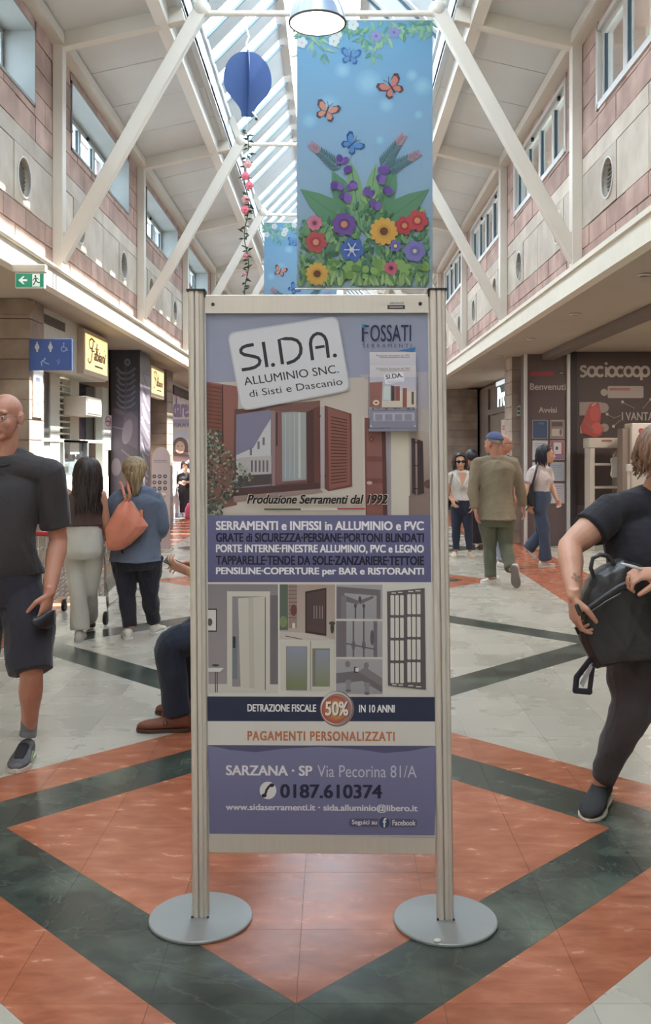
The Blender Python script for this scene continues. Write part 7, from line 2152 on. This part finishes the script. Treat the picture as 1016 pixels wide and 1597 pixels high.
# ------------------------------------------------------------------ 5 man in khaki shirt walking away
Y5 = 10.55
kh = thing('person', 'man in khaki shirt, green trousers and blue cap walking away from the camera', 'person', (1.8, Y5, 0))
J = dict(head=P(770, 692, Y5), shA=P(745, 722, Y5), shB=P(801, 722, Y5), elA=P(738, 762, Y5 - 0.03), wrA=P(742, 796, Y5 - 0.08), elB=P(812, 760, Y5 + 0.05), wrB=P(817, 792, Y5 + 0.12),
         hip=P(775, 806, Y5), knA=P(764, 856, Y5 + 0.02), anA=P(766, 902, Y5 - 0.02), knB=P(789, 852, Y5 - 0.02), anB=P(798, 888, Y5 - 0.28))
J['anA'].z = 0.09
figure(kh, J, math.pi - 0.1, SK1, 'khaki_shirt', cloth('khaki_cotton', (136, 124, 104)), cloth('olive_trousers', (92, 96, 80)), 1.14, 1.2, 1.9, sleeve_r=1.5, top_grow=0.022, hem=-0.03, leg_r=1.3, flare=1.05, voxel=0.009, head_yaw=math.pi + 0.75, wr=0.006)
Rh = rotm(math.pi + 0.75, 0.0)
b = MB(); hair_cap(b, J['head'], Rh, 1.0, 1.15, 1.35, 1.5, 1.17, 0.004); cp = b.build('cap', cloth('blue_cap', (84, 92, 128)), kh, smooth=True)
b = MB(); pts = [J['head'] + Rh @ Vector((0.075 * math.sin(a), 0.06 + 0.10 * math.cos(a), 0.055 - 0.01 * math.cos(a))) for a in [-1.2 + 2.4 * k / 10 for k in range(11)]]; b.prism(pts, (0, 0, 0.006)); b.build('peak', cloth('blue_cap'), cp)
b = MB(); hair_cap(b, J['head'], Rh, 0.99, 0.7, 1.6, 2.0, 1.05); b.build('hair', hair_mat('grey_hair', (120, 112, 106), (160, 152, 146)), kh, smooth=True)
b = MB(); b.tube([mid(J['shA'], J['shB']) + Vector((0.07 * math.cos(a), 0.01 + 0.06 * math.sin(a), 0.055)) for a in [2 * math.pi * k / 16 for k in range(17)]], 0.014, 8); b.build('collar', cloth('khaki_cotton'), kh, smooth=True)
shoe(kh, FL(779, 913) + Vector((0, 0, 0)), FL(752, 910) + Vector((0, 0.05, 0)), (214, 208, 202), (222, 218, 212), 0.048)
a_ = J['anB']; shoe(kh, a_ + Vector((0.0, -0.09, 0.05)), a_ + Vector((0.05, -0.02, -0.20)), (196, 188, 182), (118, 108, 104), 0.05)

# ------------------------------------------------------------------ 6 bald man beyond him
Y6 = 12.05
bm_ = thing('person', 'balding man with glasses partly hidden behind the man in khaki', 'person', (2.1, Y6, 0))
J = dict(head=P(786, 692, Y6), shA=P(768, 718, Y6), shB=P(800, 720, Y6 + 0.1), elA=P(762, 748, Y6), wrA=P(766, 775, Y6 - 0.1), elB=P(802, 750, Y6 + 0.1), wrB=P(804, 778, Y6), hip=P(784, 790, Y6), knA=P(780, 832, Y6), anA=P(783, 874, Y6 - 0.05), knB=P(788, 832, Y6), anB=P(786, 872, Y6 + 0.2))
J['anA'].z = 0.1; J['anB'].z = 0.1
R6 = figure(bm_, J, 1.0, SK1, 'dark_shirt', cloth('black_shirt', (46, 42, 44)), cloth('pale_jeans', (140, 150, 168)), 0.98, 1.0, 0.9, hem=-0.02, leg_r=1.15, voxel=0.010, head_yaw=1.45, face=((160, 96, 90), (120, 90, 78)))
b = MB(); b.tube([J['head'] + R6 @ Vector((0.05, 0.108, 0.0)), J['head'] + R6 @ Vector((0.08, 0.08, 0.002)), J['head'] + R6 @ Vector((0.084, 0, 0.002))], 0.003, 5); b.tube([J['head'] + R6 @ Vector((-0.05, 0.108, 0.0)), J['head'] + R6 @ Vector((-0.08, 0.08, 0.002)), J['head'] + R6 @ Vector((-0.084, 0, 0.002))], 0.003, 5); b.tube([J['head'] + R6 @ Vector((-0.05, 0.108, 0)), J['head'] + R6 @ Vector((0.05, 0.108, 0))], 0.003, 5); b.build('spectacles', M('dark_rim'), bm_, smooth=True)
shoe(bm_, Vector((J['anA'].x - 0.06, Y6 - 0.05, 0)), Vector((J['anA'].x + 0.12, Y6 - 0.2, 0)), (196, 192, 190), (210, 206, 200), 0.045)
shoe(bm_, Vector((J['anB'].x - 0.06, Y6 + 0.22, 0)), Vector((J['anB'].x + 0.12, Y6 + 0.1, 0)), (196, 192, 190), (210, 206, 200), 0.045)

# ------------------------------------------------------------------ 7 woman in white shirt and sunglasses
Y7 = 13.3
ws = thing('person', 'woman in sleeveless white shirt, sunglasses and navy trousers standing by the right pole', 'person', (1.78, Y7, 0))
J = dict(head=P(718, 720, Y7), shA=P(703, 742, Y7), shB=P(736, 742, Y7), elA=P(699, 766, Y7 + 0.03), wrA=P(706, 781, Y7 - 0.12), elB=P(741, 766, Y7 + 0.04), wrB=P(738, 786, Y7 - 0.04), hip=P(720, 790, Y7), knA=P(712, 826, Y7), anA=P(712, 862, Y7), knB=P(731, 826, Y7), anB=P(733, 862, Y7))
J['anA'].z = 0.1; J['anB'].z = 0.1
R7 = figure(ws, J, 0.0, SK2, 'white_shirt', cloth('white_cotton', (206, 202, 196)), cloth('navy_blue_trousers', (48, 55, 74)), 0.86, 0.95, 0.5, sleeve_r=1.25, hem=0.09, leg_r=1.1, flare=0.9, voxel=0.009, head_s=0.95, face=((168, 100, 92), (60, 44, 40), False), skinny=0.9, leg_end=0.9)
b = MB(); hair_cap(b, J['head'], R7, 1.0, 0.9, 1.6, 2.3, 1.16); locks(b, J['head'], R7, 1.0, 46, 0.14, 14, 1.0, 5.3, 0.012, top=True, hug=1.15); b.build('hair', hair_mat('dark_brown_hair'), ws, smooth=True)
b = MB()
for sx in (-1, 1): b.ball(J['head'] + R7 @ Vector((sx * 0.03, 0.100, 0.0)), (0.027, 0.010, 0.020), 12, 8, R7)
b.tube([J['head'] + R7 @ Vector((-0.08, 0.06, 0.006)), J['head'] + R7 @ Vector((-0.04, 0.102, 0.01)), J['head'] + R7 @ Vector((0.04, 0.102, 0.01)), J['head'] + R7 @ Vector((0.08, 0.06, 0.006))], 0.005, 6); b.build('sunglasses', M('dark_lens', (30, 26, 28), 0.15), ws, smooth=True)
for sx in (-1, 1):
    b = MB(); c0 = mid(J['shA'], J['shB']); b.prism([c0 + Vector((sx * 0.075, -0.085, 0.05)), c0 + Vector((sx * 0.03, -0.135, -0.10)), c0 + Vector((sx * 0.085, -0.13, -0.03)), c0 + Vector((sx * 0.12, -0.09, 0.02))], (0, -0.008, 0)); b.build('collar', cloth('white_cotton'), ws)
b = MB(); c0 = mid(J['shA'], J['shB']); b.prism([c0 + Vector((-0.055, -0.118, 0.05)), c0 + Vector((0.055, -0.118, 0.05)), c0 + Vector((0.0, -0.142, -0.15))], (0, -0.006, 0)); b.build('neckline', SK2, ws)
b = MB(); b.tube([P(706, 740, Y7 - 0.11), P(702, 760, Y7 - 0.12), P(700, 780, Y7 - 0.05)], 0.012, 6, flat=((0, 1, 0), 0.4)); b.build('bag_strap', M('tan_strap', (150, 130, 106), 0.5), ws, smooth=True)
b = MB(); b.loft([(P(699, 770, Y7 + 0.1), Vector((0.06, 0, 0)), Vector((0, 0.04, 0))), (P(698, 782, Y7 + 0.1), Vector((0.08, 0, 0)), Vector((0, 0.05, 0))), (P(698, 795, Y7 + 0.1), Vector((0.08, 0, 0)), Vector((0, 0.05, 0)))], 14); b.build('handbag', M('black_leather'), ws, smooth=True)
for a_ in (J['anA'], J['anB']): shoe(ws, Vector((a_.x, Y7 + 0.07, 0)), Vector((a_.x + (0.03 if a_ is J['anB'] else -0.06), Y7 - 0.16, 0)), (196, 180, 160), (206, 196, 180), 0.042)
dk_ = thing('person', 'dark-haired person in black mostly hidden behind the man in khaki', 'person', (2.1, 14.35, 0))
Y6b = 14.3
J = dict(head=P(736, 714, Y6b), shA=P(725, 736, Y6b + 0.1), shB=P(756, 736, Y6b), elA=P(722, 760, Y6b), wrA=P(726, 780, Y6b), elB=P(760, 762, Y6b), wrB=P(758, 786, Y6b), hip=P(742, 786, Y6b), knA=P(738, 822, Y6b), anA=P(738, 850, Y6b), knB=P(748, 822, Y6b), anB=P(750, 850, Y6b))
J['anA'].z = 0.1; J['anB'].z = 0.1
R = figure(dk_, J, math.pi, SK2, 'black_top', cloth('black_shirt'), cloth('black_trousers', (44, 42, 48)), 0.9, 0.95, 0.9, voxel=0.012)
b = MB(); hair_cap(b, J['head'], R, 1.0, 0.9, 1.7, 2.3, 1.2); b.build('hair', hair_mat('black_hair', (28, 26, 34), (44, 42, 56)), dk_, smooth=True)
for a_ in (J['anA'], J['anB']): shoe(dk_, Vector((a_.x, Y6b - 0.07, 0)), Vector((a_.x, Y6b + 0.17, 0)), (60, 54, 56), (90, 84, 82), 0.042, voxel=0.007)

# ------------------------------------------------------------------ 8 woman in white t-shirt and jeans walking right
Y8 = 12.2
wt_ = thing('person', 'dark-haired woman in white t-shirt and blue jeans striding to the right with black backpack', 'person', (2.7, Y8, 0))
J = dict(head=P(853, 709, Y8), shA=P(832, 735, Y8 - 0.12), shB=P(853, 734, Y8 + 0.16), elA=P(822, 762, Y8 - 0.17), wrA=P(826, 786, Y8 - 0.12), elB=P(861, 758, Y8 + 0.18), wrB=P(869, 779, Y8 + 0.05),
         hip=P(843, 786, Y8), hipA=P(842, 792, Y8 - 0.06), hipB=P(846, 792, Y8 + 0.07), knA=P(850, 832, Y8 - 0.06), anA=P(851, 876, Y8 - 0.04), knB=P(844, 832, Y8 + 0.08), anB=P(823, 858, Y8 + 0.08))
J['anA'].z = 0.09
R8 = figure(wt_, J, math.pi / 2 - 0.3, SK3, 't_shirt', cloth('white_jersey', (204, 192, 190)), cloth('blue_jeans', (70, 82, 104)), 0.86, 1.02, 0.72, sleeve_r=1.6, hem=0.11, tuck=1.18, trouser_rise=0.165, leg_r=1.3, flare=1.25, voxel=0.009, head_s=0.95, head_yaw=math.pi / 2 - 0.15, face=((170, 98, 92), (44, 36, 36)), wr=0.006, skinny=0.9)
b = MB(); hair_cap(b, J['head'], R8, 1.0, 0.85, 1.6, 2.3, 1.15); locks(b, J['head'], R8, 1.0, 52, 0.17, 17, 1.5, 4.8, 0.012, top=True, hug=1.15); b.build('hair', hair_mat('black_hair'), wt_, smooth=True)
shoe(wt_, FL(846, 885) + Vector((-0.04, 0, 0)), FL(866, 884), (214, 208, 204), (222, 218, 214), 0.045)
shoe(wt_, J['anB'] + Vector((-0.05, 0.0, 0.05)), J['anB'] + Vector((0.10, 0, -0.14)), (214, 208, 204), (222, 218, 214), 0.045)
bp_ = thing('backpack', 'black backpack on the back of the woman in white t-shirt', 'backpack', tuple(P(826, 790, Y8)))
b = MB(); b.loft([(P(828, 750, Y8 - 0.1), Vector((0.03, 0, 0)), Vector((0, 0.06, 0))), (P(826, 758, Y8 - 0.1), Vector((0.055, 0, 0)), Vector((0, 0.10, 0))), (P(826, 775, Y8 - 0.1), Vector((0.065, 0, 0)), Vector((0, 0.11, 0))), (P(829, 789, Y8 - 0.1), Vector((0.05, 0, 0)), Vector((0, 0.10, 0)))], 18); b.build('bag_body', M('black_nylon', (38, 40, 46), 0.5), bp_, smooth=True)
b = MB(); b.tube([P(829, 762, Y8 - 0.22), P(834, 745, Y8 - 0.26), P(838, 729, Y8 - 0.20), P(840, 722, Y8 - 0.08)], 0.014, 6, flat=((0, 1, 0), 0.5)); b.build('shoulder_strap', M('black_nylon'), bp_, smooth=True)
b = MB(); b.tube([P(826, 788, Y8 - 0.2), P(821, 796, Y8 - 0.2)], 0.008, 6); b.build('dangling_strap', M('black_nylon'), bp_, smooth=True)

# ------------------------------------------------------------------ 10 distant woman in black at the left
Y10 = 21.3
wb_ = thing('person', 'distant dark-haired woman in black reading a phone by the children\'s poster', 'person', (-3.3, Y10, 0))
J = dict(head=P(289, 728, Y10), shA=P(281, 742, Y10), shB=P(298, 742, Y10), elA=P(279, 752, Y10), wrA=P(284, 754, Y10 - 0.2), elB=P(300, 752, Y10), wrB=P(291, 752, Y10 - 0.22), hip=P(288, 763, Y10), knA=P(285, 783, Y10), anA=P(284, 800, Y10), knB=P(291, 783, Y10), anB=P(291, 800, Y10))
J['anA'].z = 0.1; J['anB'].z = 0.1
for k in list(J): J[k] = J[k]
R = figure(wb_, J, 0.05, SK3, 'black_top', cloth('black_shirt'), cloth('black_trousers'), 0.82, 0.9, 1.3, hem=0.02, voxel=0.012, head_s=0.95, head_pitch=0.3, face=((170, 100, 94), (50, 40, 40), False), skinny=0.85)
b = MB(); hair_cap(b, J['head'], R, 1.0, 0.8, 1.7, 2.3, 1.2); locks(b, J['head'], R, 1.0, 30, 0.10, 3, 1.0, 5.3, 0.014, top=True, hug=1.16); b.build('hair', hair_mat('dark_brown_hair'), wb_, smooth=True)
for a_ in (J['anA'], J['anB']): shoe(wb_, Vector((a_.x, Y10 + 0.07, 0)), Vector((a_.x - 0.02, Y10 - 0.16, 0)), (196, 188, 186), (210, 206, 200), 0.042, voxel=0.007)
pk = thing('pink_bag', 'bright pink bag near the distant woman in black', 'bag', tuple(P(299, 806, 20.8)))
b = MB(); c_ = P(299, 795, 20.8); b.loft([(c_ + Vector((0, 0, 0.14)), Vector((0.09, 0, 0)), Vector((0, 0.06, 0))), (c_, Vector((0.15, 0, 0)), Vector((0, 0.1, 0))), (Vector((c_.x, c_.y, 0.01)), Vector((0.14, 0, 0)), Vector((0, 0.1, 0)))], 16); b.build('bag_body', M('hot_pink', (226, 92, 130), 0.5), pk, smooth=True)
b = MB(); b.tube([c_ + Vector((-0.06, 0, 0.13)), c_ + Vector((-0.03, 0, 0.28)), c_ + Vector((0.05, 0, 0.28)), c_ + Vector((0.06, 0, 0.13))], 0.01, 6); b.build('handle', M('hot_pink'), pk, smooth=True)

# ------------------------------------------------------------------ 9 woman in black at the right edge
Y9 = 3.95
wk = thing('person', 'woman in black t-shirt and grey trousers with tattooed forearm, stepping in at the right edge', 'person', (1.25, Y9, 0))
hc = P(1040, 716, Y9 - 0.02); R9 = rotm(0.25, 0.12)
shA, shB = P(952, 800, Y9), P(1085, 795, Y9 + 0.12)
elA, wrA = P(889, 853, Y9 - 0.10), P(896, 930, Y9 - 0.30)
elB, wrB = P(1105, 880, Y9 + 0.0), P(1030, 893, Y9 - 0.34)
hp = P(1022, 985, Y9 + 0.02); shm = mid(shA, shB)
hpA, hpB = P(996, 1000, Y9), P(1060, 1000, Y9 + 0.05)
knA, anA = P(984, 1108, Y9 - 0.03), P(938, 1218, Y9 + 0.06)
knB, anB = P(1075, 1110, Y9 + 0.25), P(1090, 1190, Y9 + 0.55)
b = MB()
head_shapes(b, hc, R9, 1.0); b.tube([hc + R9 @ Vector((0, -0.02, -0.06)), shm + Vector((0, 0, 0.04))], [0.054, 0.066], 14)
torso(b, hp, shm, -0.1, 1.15, 1.25)
AR9 = [v * k for v, k in zip(AR, (1.2, 1.32, 1.28, 1.2, 1.18, 1.12, 1.06))]
limb(b, arm_pts(shA, elA, wrA), AR9); limb(b, arm_pts(shB, elB, wrB), AR9)
limb(b, leg_pts(hpA, knA, anA), [v * 1.1 for v in LR]); limb(b, leg_pts(hpB, knB, anB), [v * 1.1 for v in LR])
hand_shapes(b, wrA, (0.05, 0.02, -1), (0.75, 0.15, 0.1), (0.35, -1, 0), 1.04, (0.55, 0.75, 0.85, 0.9), 0.5)
hand_shapes(b, wrB, (-1, -0.1, -0.05), (0, 0.35, -0.9), (-0.2, -0.9, 0.6), 1.05, (0.9, 1.0, 1.0, 1.0), 0.4)
organic(b, 'body', SK2, wk, 0.0048, 2)
face_parts(wk, hc, R9, 1.0, (176, 100, 96), (90, 66, 54))
b = MB(); torso(b, hp, shm, -0.1, 1.22, 1.36, 0.018, belly=0.03, zhem=-0.02)
limb(b, [mid(shA, shB, 0.18), shA + Vector((0, 0, 0.005)), mid(shA, elA, 0.25), mid(shA, elA, 0.52)], [0.066, 0.074, 0.080, 0.082], cap='flat')
limb(b, [mid(shB, shA, 0.18), shB, mid(shB, elB, 0.55)], [0.066, 0.074, 0.08], cap='flat')
b.tube([mid(shm, hc, -0.05), mid(shm, hc, 0.34)], [0.13, 0.09], 18, 'flat'); b.tube([shA, shm + Vector((0, 0, 0.03)), shB], [0.066, 0.095, 0.066], 16)
organic(b, 't_shirt', cloth('black_jersey', (44, 43, 50)), wk, 0.006, 3, 0.004, 13)
b = MB(); b.loft([(hp + Vector((0, 0, 0.14)), Vector((0.19, 0, 0)), Vector((0, 0.15, 0))), (hp, Vector((0.205, 0, 0)), Vector((0, 0.165, 0))), (hp + Vector((0, 0, -0.12)), Vector((0.19, 0, 0)), Vector((0, 0.15, 0)))], 24)
limb(b, [hpA, mid(hpA, knA, 0.4) + Vector((0.0, 0, 0)), knA + Vector((0.01, 0, 0.02)), mid(knA, anA, 0.4), mid(knA, anA, 0.8), mid(knA, anA, 0.97)], [0.118, 0.118, 0.092, 0.076, 0.056, 0.046], cap='flat')
limb(b, [hpB, mid(hpB, knB, 0.4), knB, mid(knB, anB, 0.5), mid(knB, anB, 0.97)], [0.118, 0.116, 0.09, 0.07, 0.05], cap='flat')
organic(b, 'trousers', cloth('charcoal_trousers', (72, 68, 72)), wk, 0.006, 3, 0.005, 12)
b = MB(); hair_cap(b, hc, R9, 1.04, 0.8, 1.6, 2.2, 1.2); locks(b, hc, R9, 1.05, 150, 0.10, 31, 0.45, 5.83, 0.011, top=True, spread=2.2, wave=0.016, hug=1.24)
b.build('hair', hair_mat('chestnut_hair', (88, 62, 48), (150, 112, 84)), wk, smooth=True)
hl, te = Vector(FL(942, 1240)), Vector(FL(918, 1284))
hl = Vector((hl.x, 4.10, 0.012)); te = Vector((te.x, 3.83, 0.0))
shoe(wk, hl, te, M('black_knit', (50, 50, 52), 0.8, var=0.1, bump=0.5, bscale=200), (196, 188, 176), 0.052, 'slip_on_shoe', 0.095, flatsole=0.014, voxel=0.0045)
shoe(wk, anB + Vector((0, 0.07, -0.09)), anB + Vector((-0.05, -0.18, -0.11)), M('black_knit'), (196, 188, 176), 0.05, 'slip_on_shoe', 0.09)
# tattoo, ring, nails
def on_arm(px, py, r_): return P(px, py, 3.62)
tat = MB()
fa = (wrA - elA).normalized(); base = elA.lerp(wrA, 0.76); outv = (Vector((0.05, -1, 0.05)) - fa * Vector((0.05, -1, 0.05)).dot(fa)).normalized(); sv = fa.cross(outv).normalized()
for k, (u, v, r_) in enumerate(((0, 0, .006), (.012, .004, .005), (-.010, .008, .005), (.004, .016, .005), (-.006, -.012, .005), (.013, -.009, .004))):
    c_ = base + fa * u * 1.3 + sv * v + outv * (0.0405 - abs(v) * 0.14)
    tat.tube([c_ + fa * (r_ * math.cos(a)) + sv * (r_ * math.sin(a)) for a in [2 * math.pi * q / 8 for q in range(9)]], 0.0011, 4)
o = tat.build('tattoo', M('tattoo_ink', (112, 92, 84), 0.6), wk); o['kind'] = 'stuff'
rg_ = MB(); cR = wrB + Vector((-0.125, -0.03, -0.015)); rg_.tube([cR + Vector((0.004 * math.cos(a), 0.011 * math.cos(a), 0.011 * math.sin(a))) for a in [2 * math.pi * k / 14 for k in range(15)]], 0.003, 6); rg_.build('gold_ring', M('gold'), wk, smooth=True)
# her rucksack
rk_ = thing('rucksack', 'shiny black leather rucksack held in front by the woman at the right edge', 'rucksack', tuple(P(960, 1040, 3.72)))
YK = 3.74
ol = [(930, 893), (945, 884), (972, 872), (1003, 880), (1024, 905), (1034, 950), (1034, 1000), (1020, 1030), (990, 1034), (956, 1037), (930, 1042), (917, 1020), (909, 1000), (904, 975), (903, 945), (909, 922)]
b = MB(); pts_ = [P(x, y, YK) for x, y in ol]; ctr = Vector((0, 0, 0))
for p in pts_: ctr += p / len(pts_)
n_ = len(pts_)
prof_ = ((0.0, -0.06), (0.6, -0.058), (0.9, -0.045), (0.99, -0.01), (1.0, 0.03), (0.97, 0.075), (0.8, 0.095), (0.0, 0.10))
for sc__, dy in prof_:
    for p in pts_: q = ctr.lerp(p, sc__); b.v.append((q.x, q.y + dy, q.z))
for k in range(len(prof_) - 1):
    for i in range(n_): b.f.append((k * n_ + i, k * n_ + (i + 1) % n_, (k + 1) * n_ + (i + 1) % n_, (k + 1) * n_ + i)); b.m.append(0); b.smooth.append(True)
m_bl = M('glossy_black_leather', (50, 50, 52), 0.34, var=0.1, vscale=10, bump=0.15, bscale=120)
organic(b, 'bag_body', m_bl, rk_, 0.006, 3, 0.007, 12, (1, 0.4, 1))
b = MB(); b.tube([P(x, y, YK - 0.065) for x, y in ((912, 955), (925, 944), (945, 930), (965, 917), (985, 908), (1004, 900))], [0.012, 0.012, 0.013, 0.013, 0.012, 0.010], 8, flat=((0, 1, 0), 0.6)); b.build('flap_edge', m_bl, rk_, smooth=True)
b = MB(); b.tube([P(x, y, YK - 0.085) for x, y in ((912, 960), (927, 951), (946, 938), (968, 926))], 0.0035, 6); b.build('zip', M('dark_metal', (80, 76, 74), 0.3, 0.6), rk_, smooth=True)
b = MB(); b.tube([P(x, y, YK - 0.01) for x, y in ((927, 900), (922, 886), (925, 871), (936, 865), (948, 867), (956, 876), (960, 884))], 0.0085, 8); b.build('top_handle', m_bl, rk_, smooth=True)
b = MB(); b.prism([P(x, y, YK) for x, y in ((905, 974), (897, 979), (902, 990), (908, 986))], (0, 0.015, 0)); b.build('side_tab', m_bl, rk_)
hs_ = MB()
for (a, c), w_ in ((((922, 1028), (900, 1056)), 0.012), (((900, 1056), (898, 1076)), 0.012), (((898, 1077), (920, 1079)), 0.012), (((920, 1078), (925, 1040)), 0.010)):
    hs_.bar(P(a[0], a[1], YK), P(c[0], c[1], YK), 0.026, 0.006, (0, 1, 0)) if False else hs_.tube([P(a[0], a[1], YK), P(c[0], c[1], YK)], w_, 8, flat=((0, 1, 0), 0.35))
hs_.build('hanging_strap', M('black_webbing', (40, 40, 52), 0.6), rk_)
sl = MB(); sl.prism([P(x, y, YK - 0.012) for x, y in ((921, 1035), (925, 1040), (910, 1072), (904, 1066))], (0, -0.003, 0)); sl.build('strap_lining', M('pale_lining', (170, 168, 176), 0.6), rk_)
# phone or card in the other hand, lighter in the first
wp_ = thing('white_card', 'thin white stick held between the fingers of the woman in black', 'card', tuple(P(975, 880, 3.6)))
b = MB(); b.tube([P(971, 879, 3.58), P(990, 884, 3.58), P(1000, 888, 3.6)], [0.004, 0.006, 0.006], 8); b.build('stick', M('white_gloss', (226, 226, 226), 0.3), wp_, smooth=True)
kf = thing('key_ring', 'metal key fob held in the tattooed hand of the woman in black', 'keys', tuple(P(903, 950, 3.58)))
b = MB(); b.tube([P(900, 945, 3.57), P(905, 957, 3.57)], 0.009, 10, flat=((0, 1, 0), 0.5)); b.build('fob', M('dark_metal'), kf, smooth=True)
run_jobs()
